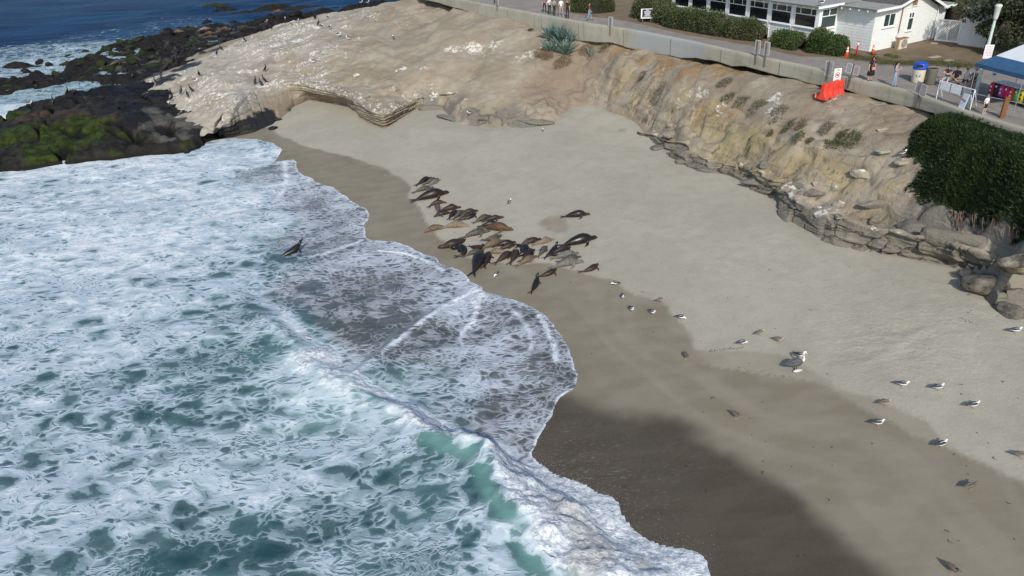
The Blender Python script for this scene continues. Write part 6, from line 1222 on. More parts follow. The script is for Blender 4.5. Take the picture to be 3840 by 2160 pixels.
# railing with timber post, white barricade with panels
pw, dw = wall_at(3745); tp_ = on_walk(3757, 442); ew = empty('timber_post', tp_, R_(-20), 'stout brown timber rail post at the promenade edge', 'post'); m = MB(); m.box((0, 0, .56), (.24, .24, 1.2)); m.build('post', M_TIMB, ew, bevel=.03)
A0 = Vector(on_walk(3510, 371)); A1 = Vector(on_walk(3636, 414)); A2 = Vector(tp_); A3 = A2+(A2-A1).normalized()*5
rl = empty('railing', A1, 0, 'thin three rail steel cable fence running along the promenade edge', 'railing')
for zz in (.22, .62, .98):
    for a, b2 in ((A0, A1), (A1, A2), (A2, A3)): m = MB(); q0 = a+Vector((0, 0, zz))-A1; q1 = b2+Vector((0, 0, zz))-A1; mid_ = (q0+q1)/2-Vector((0, 0, .02)); m.tube([q0, mid_, q1], .022, 6); m.build('rail', M_STEEL, rl)
bd = A1-A0; bang = math.atan2(bd.y, bd.x); bl = bd.length; bc = empty('barricade', A0, bang, 'white folding barricade with blank panels in front of the bench', 'barricade'); M_WMET = paint('white_enamel', (.72, .75, .78), .4, .06)
for x in (0, bl): m = MB(); m.tube([(x, 0, 0), (x, 0, 1.12)], .03, 8); m.build('upright', M_WMET, bc); m = MB(); m.tube([(x, .45, 0), (x, .02, 1.1)], .022, 8); m.build('brace', M_WMET, bc)
m = MB(); m.tube([(0, 0, 1.1), (bl, 0, 1.1)], .028, 8); m.build('top_bar', M_WMET, bc); m = MB(); m.tube([(0, 0, .58), (bl, 0, .58)], .022, 8); m.build('lower_bar', M_WMET, bc)
for k, (a, b2, mt) in enumerate(((.04, .33, M_WMET), (.36, .65, M_WMET), (.69, .92, M_PLATE))): m = MB(); m.box(((a+b2)/2*bl, -.03, .84), ((b2-a)*bl, .02, .46)); m.build('panel', mt, bc, bevel=.01)
fd = A1-bd*.12+Vector((0, 0, 0)); fa = empty('folding_sign', fd, bang-.2, 'white plastic folding sign leaning on the barricade end', 'sign'); m = MB(); m.box((0, -.22, .42), (.5, .03, .92), M=Matrix.Rotation(-.2, 3, 'X')); m.build('front_board', M_WMET, fa, bevel=.02); m = MB(); m.box((0, .06, .42), (.5, .03, .92), M=Matrix.Rotation(.2, 3, 'X')); m.build('back_board', M_WMET, fa, bevel=.02)
for k, (x, z, c2) in enumerate(((-.08, .55, M_RED), (.08, .5, paint('print_blue', (.05, .1, .4), .5)), (0, .36, M_PLATE))): m = MB(); m.box((x, -.245+(z-.42)*-.2, z), (.13, .006, .10), M=Matrix.Rotation(-.2, 3, 'X')); m.build('printed_mark', c2, fa)
# canopy tent, table and goods
M_CANV = paint('white_canvas', (.68, .72, .73), .8, .05, 2); M_CANB = paint('blue_canvas', (.035, .10, .20), .75, .08, 2)
z0 = float(zwalk(0, 44)); q = wp(3660, 236, z0+2.15); c0 = Vector(q); dr = Vector(on_walk(3840, 400))-Vector(on_walk(3700, 352)); dr.z = 0; dr.normalize(); tang = math.atan2(dr.y, dr.x)
tent = empty('canopy_tent', (c0.x, c0.y, z0), tang, 'white canopy tent with blue border over a market table', 'tent'); TW, TD = 3.4, 3.2
def canopy_face(pts, mat, name): m = MB(); m.add(list(pts)+[(a[0], a[1], a[2]-.02) for a in pts], [tuple(range(len(pts))), tuple(range(len(pts), 2*len(pts)))[::-1]]); return m.build(name, mat, tent)
ez, az, ap = 2.15, 2.62, 3.5; ins_ = .62; co = [(0, 0), (TW, 0), (TW, TD), (0, TD)]; ci = [(ins_, ins_), (TW-ins_, ins_), (TW-ins_, TD-ins_), (ins_, TD-ins_)]
for i in range(4):
    j = (i+1) % 4; canopy_face([(*co[i], ez), (*co[j], ez), (*ci[j], az), (*ci[i], az)], M_CANB, 'border'); canopy_face([(*ci[i], az), (*ci[j], az), (TW/2, TD/2, ap)], M_CANV, 'roof_panel')
    m = MB(); m.box(((co[i][0]+co[j][0])/2, (co[i][1]+co[j][1])/2, ez-.11), (TW if i % 2 == 0 else .012, .012 if i % 2 == 0 else TD, .22)); m.build('valance', M_CANB, tent)
for x, y in co: m = MB(); m.tube([(x*.97+.05, y*.97+.05, 0), (x*.97+.05, y*.97+.05, ez)], .022, 6); m.build('pole', M_STEEL, tent)
t0 = Vector(on_walk(3710, 360)); tb = empty('market_table', t0, tang, 'long white topped market table under the canopy tent', 'table'); TL = 3.6
m = MB(); m.box((TL/2, .4, .86), (TL, .8, .05)); m.build('table_top', M_SIGNW, tb, bevel=.01); m = MB(); m.box((TL/2, .4, .45), (TL-.1, .7, .8)); m.build('table_cloth', M_BLK, tb)
for x in (.1, TL-.1):
    for y in (.08, .72): m = MB(); m.tube([(x, y, 0), (x, y, .85)], .02, 6); m.build('leg', M_STEEL, tb)
GOODS = [((.55, .02, .06), 'crimson'), ((.03, .03, .035), 'black'), ((.55, .04, .30), 'magenta'), ((.6, .02, .09), 'red'), ((.62, .05, .05), 'scarlet'), ((.10, .35, .07), 'green'), ((.75, .62, .03), 'yellow'), ((.05, .10, .45), 'blue'), ((.08, .42, .6), 'cyan')]
for i, (c, nm) in enumerate(GOODS):
    x = .12+i*.36; pos = t0+Matrix.Rotation(tang, 3, 'Z') @ Vector((x, -.10, 0)); g = empty('hanging_bag', pos, tang, nm+' hanging bag on the front of the market table', 'bag', 'bags along the market table')
    V = []; N = 9
    for k in range(N+1):
        t = k/N; ww = .13+.05*math.sin(t*3.0)+.05*t; dd = .03+.06*math.sin(t*math.pi)
        for a in range(8): an = a*math.pi/4; V.append((ww*math.cos(an), dd*math.sin(an), .84-.66*t))
    F = [(k*8+a, k*8+(a+1) % 8, (k+1)*8+(a+1) % 8, (k+1)*8+a) for k in range(N) for a in range(8)]+[tuple(range(8)), tuple(range(N*8, N*8+8))[::-1]]
    meshobj('body', V, F, paint('bag_'+nm, c, .55, .15, 6), g); m = MB(); m.tube([(-.05, 0, .83), (-.03, 0, .92), (.03, 0, .92), (.05, 0, .83)], .01, 5); m.build('strap', M_BLK, g)
    for zz in ((.62, .4) if i % 2 == 0 else (.7,)): m = MB(); m.lathe([(.065, 0), (.06, .012), (.0, .014)], 14); o = m.build('printed_patch', M_SIGNW if i not in (6,) else M_BLK, g); o.rotation_euler = (R_(90), 0, 0); o.location = (.0, -.085, zz); o.scale = (1, 1, .6)
rk0 = t0+Matrix.Rotation(tang, 3, 'Z') @ Vector((1.1, 1.5, 0)); rk = empty('clothes_rack', rk0, tang, 'rack of dark clothes in the shade of the canopy tent', 'clothes rack'); m = MB(); m.tube([(0, 0, 0), (0, 0, 1.7), (2.6, 0, 1.7), (2.6, 0, 0)], .02, 6); m.build('rail_frame', M_STEEL, rk)
for i in range(12): m = MB(); hgt = .75+.2*(i % 3); m.box((.15+i*.2, .02*(i % 2), 1.66-hgt/2), (.12, .42, hgt)); m.build('garment', [paint('garment_black', (.012, .012, .014), .9), paint('garment_maroon', (.09, .02, .025), .9), M_NAVY, paint('garment_grey', (.05, .05, .055), .9)][i % 4], rk, bevel=.04)
hp = t0+Matrix.Rotation(tang, 3, 'Z') @ Vector((-.35, .3, 1.2)); fl = empty('striped_windsock', hp, tang, 'blue and white striped cloth hanging from the canopy corner', 'flag')
for k in range(6): m = MB(); m.box((.0, 0, .1*k-.1), (.2, .05, .1)); m.build('stripe', paint('flag_blue', (.03, .06, .4), .7) if k % 2 else M_SIGNW, fl)
m = MB(); m.tube([(0, 0, .45), (0, 0, .9)], .01, 5); m.build('cord', M_BLK, fl); m = MB(); m.lathe([(.05, .62), (.20, .68), (.22, .8), (.12, .92), (.02, .95)], 12); m.build('hanging_hat', M_BLK, fl, smooth=True)
# bench for the four visitors
SB0 = Vector(on_walk(3532, 321)); SB1 = Vector(on_walk(3655, 338)); sbd = SB1-SB0; bench_a = math.atan2(sbd.y, sbd.x); bn = empty('bench', SB0, bench_a, 'low grey concrete bench where four visitors sit', 'bench'); M_CONB = paint('bench_concrete', (.30, .28, .25), .9)
m = MB(); m.box((sbd.length/2, .05, .42), (sbd.length+.4, .5, .09)); m.build('seat', M_CONB, bn, bevel=.015)
for x in (.2, sbd.length-.2): m = MB(); m.box((x, .05, .19), (.2, .42, .38)); m.build('leg', M_CONB, bn, bevel=.01)
# ================================================================ PEOPLE
SKIN = [paint('skin_light', (.50, .31, .22), .55, .06), paint('skin_tan', (.38, .22, .15), .55, .06), paint('skin_fair', (.56, .36, .27), .55, .06)]
HAIRD = paint('hair_dark', (.015, .012, .011), .5); HAIRB = paint('hair_blond', (.32, .20, .09), .5); HAIRN = paint('hair_brown', (.07, .045, .03), .5)
def cloth(nm, c): return paint('cloth_'+nm, c, .85, .10, 7)
def eval_mesh(o):
    dg = bpy.context.evaluated_depsgraph_get(); me = bpy.data.meshes.new_from_object(o.evaluated_get(dg)); return me
def person(pos, rz, h, pose, top, bottom, shoe, skin, lab, hair=HAIRD, hairlen=.0, sleeve=.5, legs='long', hat=None, glasses=False, skirt=None, beard=False):
    """one continuous skinned body; joints in metres for a 1.70 m adult, facing -Y"""
    J = dict(pel=(0, 0, .94), wai=(0, 0, 1.10), che=(0, 0, 1.30), nec=(0, .005, 1.44), hd0=(0, -.005, 1.50), hd1=(0, -.015, 1.585), hd2=(0, -.005, 1.665), nose=(0, -.105, 1.575),
             shL=(.17, .01, 1.385), elL=(.23, .02, 1.12), wrL=(.25, -.04, .88), haL=(.255, -.06, .80), shR=(-.17, .01, 1.385), elR=(-.23, .02, 1.12), wrR=(-.25, -.04, .88), haR=(-.255, -.06, .80),
             hiL=(.09, 0, .90), knL=(.10, -.01, .50), anL=(.105, .03, .09), toL=(.115, -.13, .04), hiR=(-.09, 0, .90), knR=(-.10, -.01, .50), anR=(-.105, .03, .09), toR=(-.115, -.13, .04))
    J.update(pose or {}); Rr = dict(pel=(.15, .105), wai=(.125, .09), che=(.155, .105), nec=(.052, .055), hd0=(.06, .07), hd1=(.078, .098), hd2=(.058, .07), nose=(.012, .015), shL=.066, elL=.045, wrL=.030, haL=(.042, .024), shR=.066, elR=.045, wrR=.030, haR=(.042, .024), hiL=.088, knL=.058, anL=.040, toL=(.042, .028), hiR=.088, knR=.058, anR=.040, toR=(.042, .028))
    E = [('pel', 'wai', 'top'), ('wai', 'che', 'top'), ('che', 'nec', 'top'), ('nec', 'hd0', 'skin'), ('hd0', 'hd1', 'skin'), ('hd1', 'hd2', 'skin'), ('hd1', 'nose', 'skin')]
    for s in 'LR': E += [('che', 'sh'+s, 'top'), ('sh'+s, 'el'+s, 'arm'), ('el'+s, 'wr'+s, 'fore'), ('wr'+s, 'ha'+s, 'skin'), ('pel', 'hi'+s, 'bot'), ('hi'+s, 'kn'+s, 'bot'), ('kn'+s, 'an'+s, 'shin'), ('an'+s, 'to'+s, 'shoe')]
    names = list(J); fing = []
    for s in 'LR':                                                    # five fingers per hand
        w_, h_ = Vector(J['wr'+s]), Vector(J['ha'+s]); dr_ = (h_-w_).normalized(); sd_ = dr_.cross(Vector((1, 0, 0))); sd_ = sd_.normalized() if sd_.length > .01 else Vector((0, 1, 0))
        for k, (off, ln) in enumerate(((-.030, .055), (-.011, .075), (.009, .08), (.028, .068))):
            nm = 'f%s%d' % (s, k); J[nm] = tuple(h_+sd_*off+dr_*ln+Vector((0, -.012, 0))); Rr[nm] = .009; names.append(nm); E.append(('ha'+s, nm, 'skin'))
        nm = 'th'+s; J[nm] = tuple(w_+(h_-w_)*.7-sd_*.055+dr_*.015); Rr[nm] = .010; names.append(nm); E.append(('wr'+s, nm, 'skin'))
    idx_ = {k: i for i, k in enumerate(names)}; me = bpy.data.meshes.new('body'); me.from_pydata([J[k] for k in names], [(idx_[a], idx_[b]) for a, b, _ in E], []); o = bpy.data.objects.new('body', me); COL.objects.link(o)
    sk = o.modifiers.new('skin', 'SKIN'); sk.branch_smoothing = .6; o.modifiers.new('sub', 'SUBSURF').levels = 1
    for k in names: v = me.skin_vertices[0].data[idx_[k]]; r = Rr[k]; v.radius = r if isinstance(r, tuple) else (r, r); v.use_root = (k == 'pel')
    bm_ = eval_mesh(o); bpy.data.objects.remove(o)
    mats = [skin, top, bottom, shoe]; [bm_.materials.append(m_) for m_ in mats]
    segs = [(np.array(J[a]), np.array(J[b]), t) for a, b, t in E]; n_ = len(bm_.polygons); cen = np.zeros(n_*3); bm_.polygons.foreach_get('center', cen); cen = cen.reshape(-1, 3); best = np.full(n_, 9.); lab_ = np.zeros(n_, int)
    for a, b, t in segs:
        d = b-a; tt_ = np.clip(((cen-a)@d)/(d@d), 0, 1); q = np.linalg.norm(cen-a-tt_[:, None]*d, axis=1); m_ = q < best; best[m_] = q[m_]
        if t == 'arm': l = np.where(tt_ < sleeve*2, 1, 0)
        elif t == 'fore': l = np.where(tt_ < sleeve*2-1, 1, 0)
        elif t == 'shin': l = np.where(legs == 'long', 2, 0)*np.ones(n_, int)
        elif t == 'bot': l = np.where((tt_ < .8) | (legs == 'long'), 2, 0)
        else: l = np.full(n_, {'top': 1, 'skin': 0, 'shoe': 3}[t])
        lab_[m_] = l[m_]
    bm_.polygons.foreach_set('material_index', lab_.astype(np.int32)); bm_.polygons.foreach_set('use_smooth', np.ones(n_, bool)); bm_.update()
    e = empty('person', pos, rz, lab, 'person'); s = h/1.70; e.scale = (s, s, s); ob = bpy.data.objects.new('body', bm_); COL.objects.link(ob); ob.parent = e
    hd = Vector(J['hd1']); 
    # hair cap
    V, F = ICO3; V2 = V.copy(); keep_ = (V2[:, 2] > -.15) | (V2[:, 1] > .25); Vh = V2*np.array([.090, .105, .098])+np.array(hd)+np.array([0, .016, .03]); kf = [tuple(f) for f in F if (Vh[f].mean(0)[1] > hd.y-.035 or Vh[f].mean(0)[2] > hd.z+.07) and V2[f].mean(0)[2] > -.55]
    if hat is None: meshobj('hair', Vh, kf, hair, e)
    else:
        m = MB(); m.lathe([(.098, .045), (.10, .09), (.075, .135), (.01, .15)], 16, tuple(hd)); m.box(hd+Vector((0, -.13, .055)), (.15, .13, .012)); m.build('cap', hat, e, smooth=True)
        meshobj('hair', Vh*np.array([1, 1, 1])-np.array([0, 0, .03]), [f for f in kf if Vh[list(f)].mean(0)[2] < hd.z+.05], hair, e)
    if hairlen:
        m = MB(); m.tube([hd+Vector((0, .05, .05)), hd+Vector((0, .085, -.06)), hd+Vector((0, .10, -.10-hairlen*.5)), hd+Vector((0, .085, -.10-hairlen))], [(.075, .05), (.095, .055), (.10, .045), (.05, .02)], 10); m.build('long_hair', hair, e, smooth=True)
    for sx in (-1, 1): m = MB(); m.box(hd+Vector((sx*.034, -.088, .012)), (.022, .012, .012)); m.build('eye', M_BLK, e)
    m = MB(); m.box(hd+Vector((0, -.092, -.045)), (.04, .01, .01)); m.build('mouth', paint('lips', (.3, .10, .09), .5), e)
    if glasses: m = MB(); m.box(hd+Vector((0, -.098, .015)), (.145, .02, .04)); m.build('sunglasses', M_BLK, e, bevel=.01)
    if beard: m = MB(); m.lathe([(.05, -.09), (.07, -.05), (.07, -.02)], 10, tuple(hd+Vector((0, -.035, 0)))); m.build('beard', paint('grey_beard', (.3, .28, .26), .9), e, smooth=True)
    if skirt: m = MB(); m.lathe(skirt[0], 18); o = m.build('skirt', skirt[1], e, smooth=True); o.scale = (1, .75, 1)
    return e
K = cloth('black', (.014, .013, .016)); WT = cloth('white', (.72, .73, .75)); GR = cloth('grey', (.30, .31, .32)); JN = cloth('jeans', (.20, .33, .50)); KH = cloth('khaki', (.34, .30, .26)); PU = cloth('mauve', (.26, .13, .20)); RD = cloth('red', (.28, .03, .04)); SHB = cloth('shoe_black', (.02, .02, .02)); SHW = cloth('shoe_white', (.6, .6, .6)); LTB = cloth('light_blue', (.36, .44, .50)); CHK = cloth('charcoal', (.05, .05, .055))
def face_to(px, py, x, y): return math.atan2(x-px, -(y-py))*1.0
STEP = dict(knL=(.10, -.14, .52), anL=(.105, -.20, .12), toL=(.115, -.36, .08), knR=(-.10, .06, .50), anR=(-.105, .30, .13), toR=(-.115, .18, .04), elL=(.23, .10, 1.13), wrL=(.25, .12, .9), haL=(.255, .12, .82), elR=(-.23, -.05, 1.12), wrR=(-.25, -.2, .93), haR=(-.25, -.26, .86))
PHONE = dict(elR=(-.23, -.06, 1.13), wrR=(-.12, -.25, 1.26), haR=(-.08, -.30, 1.33))
ARMX = dict(elL=(.24, -.06, 1.13), wrL=(.02, -.20, 1.16), haL=(-.07, -.20, 1.17), elR=(-.24, -.06, 1.13), wrR=(-.02, -.17, 1.12), haR=(.07, -.19, 1.12))
WIDE = dict(knL=(.12, -.06, .5), anL=(.14, -.08, .09), toL=(.17, -.24, .04), knR=(-.11, .04, .5), anR=(-.13, .10, .09), toR=(-.15, -.05, .04))
person(on_walk(1859, 14), R_(-10), 1.7, None, CHK, K, SHB, SKIN[1], 'person in dark trousers near the sign at the top edge', HAIRN)
person(on_walk(2042, 48), R_(20), 1.64, WIDE, PU, K, SHB, SKIN[0], 'person in mauve top and black leggings, leftmost of the standing group', HAIRN, .15)
person(on_walk(2061, 54), R_(30), 1.62, PHONE, WT, K, SHB, SKIN[0], 'person in white top and black trousers, second in the group', HAIRD, .22)
person(on_walk(2079, 58), R_(40), 1.62, ARMX, GR, K, SHB, SKIN[0], 'person in grey sweater with long dark hair in the middle of the group', HAIRD, .3, sleeve=1)
person(on_walk(2105, 63), R_(25), 1.76, WIDE, WT, KH, SHW, SKIN[1], 'person in white shirt and khaki trousers in the group', HAIRD)
person(on_walk(2128, 69), R_(-25), 1.74, PHONE, K, K, SHB, SKIN[2], 'person all in black with fair hair, rightmost of the group', HAIRB, .12)
person(on_walk(2210, 78), R_(75), 1.66, STEP, RD, JN, SHB, SKIN[0], 'person in red top and wide blue jeans walking right', HAIRD, .38)
wb = person(on_walk(3260, 306), R_(14), 1.64, dict(elL=(.235, .0, 1.12), wrL=(.215, -.05, .9), haL=(.20, -.08, .83)), K, K, SHB, SKIN[0], 'person in black dress with sunglasses and pink bag on the promenade', HAIRD, .32, sleeve=.35, legs='bare', glasses=True, skirt=([(.155, 1.12), (.20, .95), (.25, .62), (.27, .45), (.25, .46), (.18, .9)], K))
bp = on_walk(3260, 306); bg_ = empty('shoulder_bag', (bp[0], bp[1], bp[2]), R_(14), 'small pink bag worn across the black dress', 'bag'); M_PNK = paint('pink_leather', (.55, .26, .24), .5, .06); m = MB(); m.box((-.08, -.25, .90), (.25, .09, .19)); m.build('bag_body', M_PNK, bg_, bevel=.03); m = MB(); m.tube([(-.17, -.22, .98), (-.02, -.15, 1.2), (.11, -.03, 1.40), (.10, .10, 1.36)], .012, 6); m.build('strap', M_PNK, bg_)
person(on_walk(3349, 326), R_(40), 1.56, dict(PHONE, knL=(.08, -.05, .5), anL=(.04, -.12, .09), toL=(.04, -.27, .04)), GR, JN, SHB, SKIN[0], 'person in grey shirt and light jeans with long dark hair by the wall', HAIRD, .36)
person(on_walk(3688, 429), R_(15), 1.12, dict(hd1=(0, -.015, 1.60), hd2=(0, -.005, 1.70)), WT, K, SHW, SKIN[2], 'small child in white shirt and black shorts at the railing', HAIRB, 0, .5, 'bare')
SIT = dict(pel=(0, .02, .53), wai=(0, .03, .69), che=(0, .0, .90), nec=(0, -.02, 1.04), hd0=(0, -.03, 1.10), hd1=(0, -.045, 1.185), hd2=(0, -.035, 1.265), nose=(0, -.135, 1.175), shL=(.17, -.01, .985), shR=(-.17, -.01, .985), elL=(.23, -.12, .75), wrL=(.12, -.34, .66), haL=(.08, -.40, .64), elR=(-.23, -.12, .75), wrR=(-.12, -.34, .66), haR=(-.08, -.40, .64), hiL=(.10, -.02, .50), hiR=(-.10, -.02, .50), knL=(.13, -.45, .50), anL=(.13, -.47, .09), toL=(.14, -.63, .04), knR=(-.13, -.45, .50), anR=(-.13, -.47, .09), toR=(-.14, -.63, .04))
CROSS = dict(SIT, knR=(-.02, -.46, .60), anR=(.22, -.50, .40), toR=(.28, -.62, .35)); FOLD = dict(SIT, elL=(.24, -.08, .76), wrL=(.02, -.22, .80), haL=(-.07, -.22, .82), elR=(-.24, -.08, .76), wrR=(-.02, -.20, .75), haR=(.07, -.22, .75), knL=(.16, -.40, .52), anL=(.16, -.62, .12), toL=(.17, -.78, .08)); DRINK = dict(SIT, elR=(-.27, -.16, .86), wrR=(-.13, -.25, 1.06), haR=(-.08, -.24, 1.13))
for k, (t, ps, tp2, bt, sh, skn, kw) in enumerate([(.10, FOLD, cloth('black_vest', (.03, .03, .035)), LTB, SHB, SKIN[2], dict(hat=CHK, beard=True, sleeve=.2, legs='bare', lab='seated person in cap with folded arms, leftmost on the bench')), (.37, CROSS, K, K, SHB, SKIN[1], dict(glasses=True, sleeve=.5, legs='bare', lab='seated person in black shirt and sunglasses with crossed legs, second on bench')), (.66, DRINK, cloth('white_check', (.5, .5, .52)), K, SHB, SKIN[2], dict(glasses=True, sleeve=.15, legs='bare', lab='seated person in patterned vest raising a hand, third on bench', hair=HAIRB)), (.90, SIT, CHK, K, SHB, SKIN[1], dict(hat=CHK, sleeve=.5, legs='bare', lab='seated person in dark shirt and cap, rightmost on the bench'))]):
    p = SB0+sbd*t; person((p.x, p.y, p.z), bench_a+R_(8*(k % 2)), 1.74, ps, tp2, bt, sh, skn, **kw)
# ================================================================ SEA LIONS
def catmull(P, n):
    P = np.array(P, float); P = np.vstack([2*P[0]-P[1], P, 2*P[-1]-P[-2]]); k = len(P)-3; out = []
    for t in np.linspace(0, k-1e-6, n):
        i = int(t); f_ = t-i; p0, p1, p2, p3 = P[i:i+4]; out.append(.5*((2*p1)+(-p0+p2)*f_+(2*p0-5*p1+4*p2-p3)*f_**2+(-p0+3*p1-3*p2+p3)*f_**3))
    return np.array(out)
def loft(spine, n=30, seg=14, floor=None):
    """spine rows: x, y, z, half width, half height"""
    C_ = catmull(spine, n); V = []
    for i in range(n):
        t = C_[min(i+1, n-1), :3]-C_[max(i-1, 0), :3]; t = t/(np.linalg.norm(t)+1e-9); side = np.cross([0, 0, 1], t)
        if np.linalg.norm(side) < .2: side = np.array([0, 1., 0])
        side /= np.linalg.norm(side); up = np.cross(t, side); rw, rh = max(.004, C_[i, 3]), max(.004, C_[i, 4])
        for k in range(seg): a = 2*math.pi*k/seg; V.append(C_[i, :3]+side*math.cos(a)*rw+up*math.sin(a)*rh)
    V = np.array(V)
    if floor is not None: V[:, 2] = np.where(V[:, 2] < floor, floor+(V[:, 2]-floor)*.12, V[:, 2])
    F = [(i*seg+k, i*seg+(k+1) % seg, (i+1)*seg+(k+1) % seg, (i+1)*seg+k) for i in range(n-1) for k in range(seg)]+[tuple(range(seg))[::-1], tuple(range((n-1)*seg, n*seg))]
    return V, F
def blade(pts, w0, w1, th=.018):
    """flat flipper along pts"""
    rows = [(p[0], p[1], p[2], w, th) for p, w in zip(pts, np.interp(np.linspace(0, 1, len(pts)), [0, .35, .8, 1], [w0*.8, w0, w1, w1*.35]))]
    return loft(rows, 10, 8)
def fuse(parts, voxel, name):
    m = MB(); [m.add(V, F) for V, F in parts]; o = m.build(name, None); r = o.modifiers.new('r', 'REMESH'); r.mode = 'VOXEL'; r.voxel_size = voxel; s = o.modifiers.new('s', 'SMOOTH'); s.iterations = 4; s.factor = .5
    me = eval_mesh(o); bpy.data.objects.remove(o); me.polygons.foreach_set('use_smooth', np.ones(len(me.polygons), bool)); me.name = name; return me
def sealion_mesh(bend=0.0, raise_=0.0, roll=0.0, flip=(1, 1), fat=1.0, twist=0.0, tail_bend=0.0):
    ax = np.array([-.98, -.84, -.66, -.42, -.12, .16, .38, .56, .71, .84, .94, 1.02])
    kf_ = np.array([1, 1, fat, fat, fat, fat, fat, fat, 1.05, 1, 1, 1]); rw = np.array([.035, .06, .10, .165, .225, .245, .20, .135, .098, .102, .065, .028])*kf_; rh = np.array([.03, .055, .09, .15, .20, .225, .195, .135, .098, .10, .058, .022])*kf_
    th = 0; x = y = 0; P_ = []
    for i, a in enumerate(ax):
        if i: ds = ax[i]-ax[i-1]; th = bend*(a)+tail_bend*min(0, a+.3)*2; x += math.cos(th)*ds; y += math.sin(th)*ds
        up = raise_*max(0, (a-.05))**1.25; P_.append([x, y, rh[i]*.92+up, rw[i], rh[i]])
    P_ = np.array(P_); P_[:, 0] -= P_[5, 0]; P_[:, 1] -= P_[5, 1]; P_[:, 0] -= P_[5:6, 0]*0
    if raise_ > .5: P_[8:, 0] -= np.array([.06, .10, .08, .06]); 
    parts = [loft(P_, 34, 16, 0.0)]
    def at(i, dx, dy, dz): 
        t = P_[min(i+1, 11), :2]-P_[max(i-1, 0), :2]; t = t/np.linalg.norm(t); nn = np.array([-t[1], t[0]]); q = P_[i, :2]+t*dx+nn*dy; return (q[0], q[1], dz)
    for s, k in ((1, flip[0]), (-1, flip[1])):
        if k == 1: parts.append(blade([at(6, 0, s*.14, .15+P_[6, 2]*.3), at(6, -.06, s*.30, .07), at(6, -.20, s*.44, .03), at(6, -.34, s*.50, .03)], .085, .05))      # out on the sand
        elif k == 2: parts.append(blade([at(6, 0, s*.16, .20), at(5, .05, s*.27, .12), at(5, -.15, s*.27, .06), at(4, .0, s*.24, .03)], .08, .045))                # along the flank
        elif k == 3: parts.append(blade([at(6, 0, s*.05, .34), at(6, -.10, s*.10, .44), at(5, -.05, s*.14, .46), at(4, .02, s*.10, .42)], .08, .045))                # folded over the body
        elif k == 4: parts.append(blade([at(6, 0, s*.14, P_[6, 2]*.8), at(6, .02, s*.26, P_[6, 2]*.45), at(6, .04, s*.33, .06), at(6, .14, s*.40, .025)], .085, .06))  # propping
        parts.append(blade([at(1, .05, s*.03, .06), at(0, .0, s*.08, .045), at(0, -.12, s*.13, .03), at(0, -.24, s*.17, .025)], .06, .055))
    for s in (1, -1): e0 = at(9, -.05, s*.085, P_[9, 2]+.03); parts.append(loft([(e0[0], e0[1], e0[2], .012, .012), (e0[0]-.02, e0[1]+s*.015, e0[2]-.015, .008, .008), (e0[0]-.03, e0[1]+s*.02, e0[2]-.03, .004, .004)], 4, 6))
    return fuse(parts, .021, 'sea_lion_body')
SLM = dict(flat=sealion_mesh(.10, .0, 0, (1, 2)), curveL=sealion_mesh(.75, .05, 0, (2, 1)), curveR=sealion_mesh(-.75, .05, 0, (1, 2)), fold=sealion_mesh(.2, .0, 0, (3, 0), 1.05), foldR=sealion_mesh(-.3, .0, 0, (0, 3), 1.05), out=sealion_mesh(-.2, .12, 0, (0, 1)), up=sealion_mesh(.15, .75, 0, (4, 4), 1.0), curl=sealion_mesh(1.5, .10, 0, (2, 1), 1.05, tail_bend=.5), fat=sealion_mesh(.10, .10, 0, (2, 1), 1.14))
def fur(name, c1, c2, belly, rough):
    c1, c2, belly = [tuple(x*(.5 if name in ('brown', 'red', 'dark') else .66) for x in c) for c in (c1, c2, belly)]
    n = NM('fur_'+name); P = n.obj(); s = n.sep(P); f_ = n.noise(P, 4, 4, .65); k = n.mix(n.mr(f_, .35, .65), c1, c2); k = n.mix(n.mul(n.mr(s[2], .17, .05), .55), k, belly); k = n.mix(n.mul(n.mr(n.noise(P, 11, 3, .6), .62, .7), .5), k, tuple(min(1, x*1.9+.03) for x in c2)); return n.out(k, rough, n.bump(f_, .3, .03), spec=.45)
FUR = dict(black=fur('black', (.010, .009, .010), (.022, .018, .018), (.03, .02, .016), .34), dark=fur('dark', (.020, .013, .010), (.048, .030, .022), (.06, .035, .022), .4), brown=fur('brown', (.032, .019, .012), (.072, .044, .028), (.09, .06, .036), .55), red=fur('red', (.042, .021, .013), (.088, .047, .028), (.11, .065, .04), .55), orange=fur('orange', (.085, .045, .02), (.15, .085, .04), (.17, .105, .06), .6), tan=fur('tan', (.13, .088, .055), (.23, .16, .105), (.25, .18, .125), .7), cream=fur('cream', (.20, .145, .095), (.34, .255, .18), (.34, .26, .19), .75), grey=fur('grey', (.055, .05, .042), (.125, .115, .095), (.14, .12, .09), .6), pale=fur('pale', (.13, .125, .11), (.24, .23, .20), (.25, .23, .19), .75), olive=fur('olive', (.05, .046, .030), (.115, .105, .070), (.14, .12, .08), .6), mauve=fur('mauve', (.075, .055, .055), (.14, .11, .108), (.16, .12, .11), .6))
M_EYE = paint('animal_eye', (.005, .005, .005), .15)
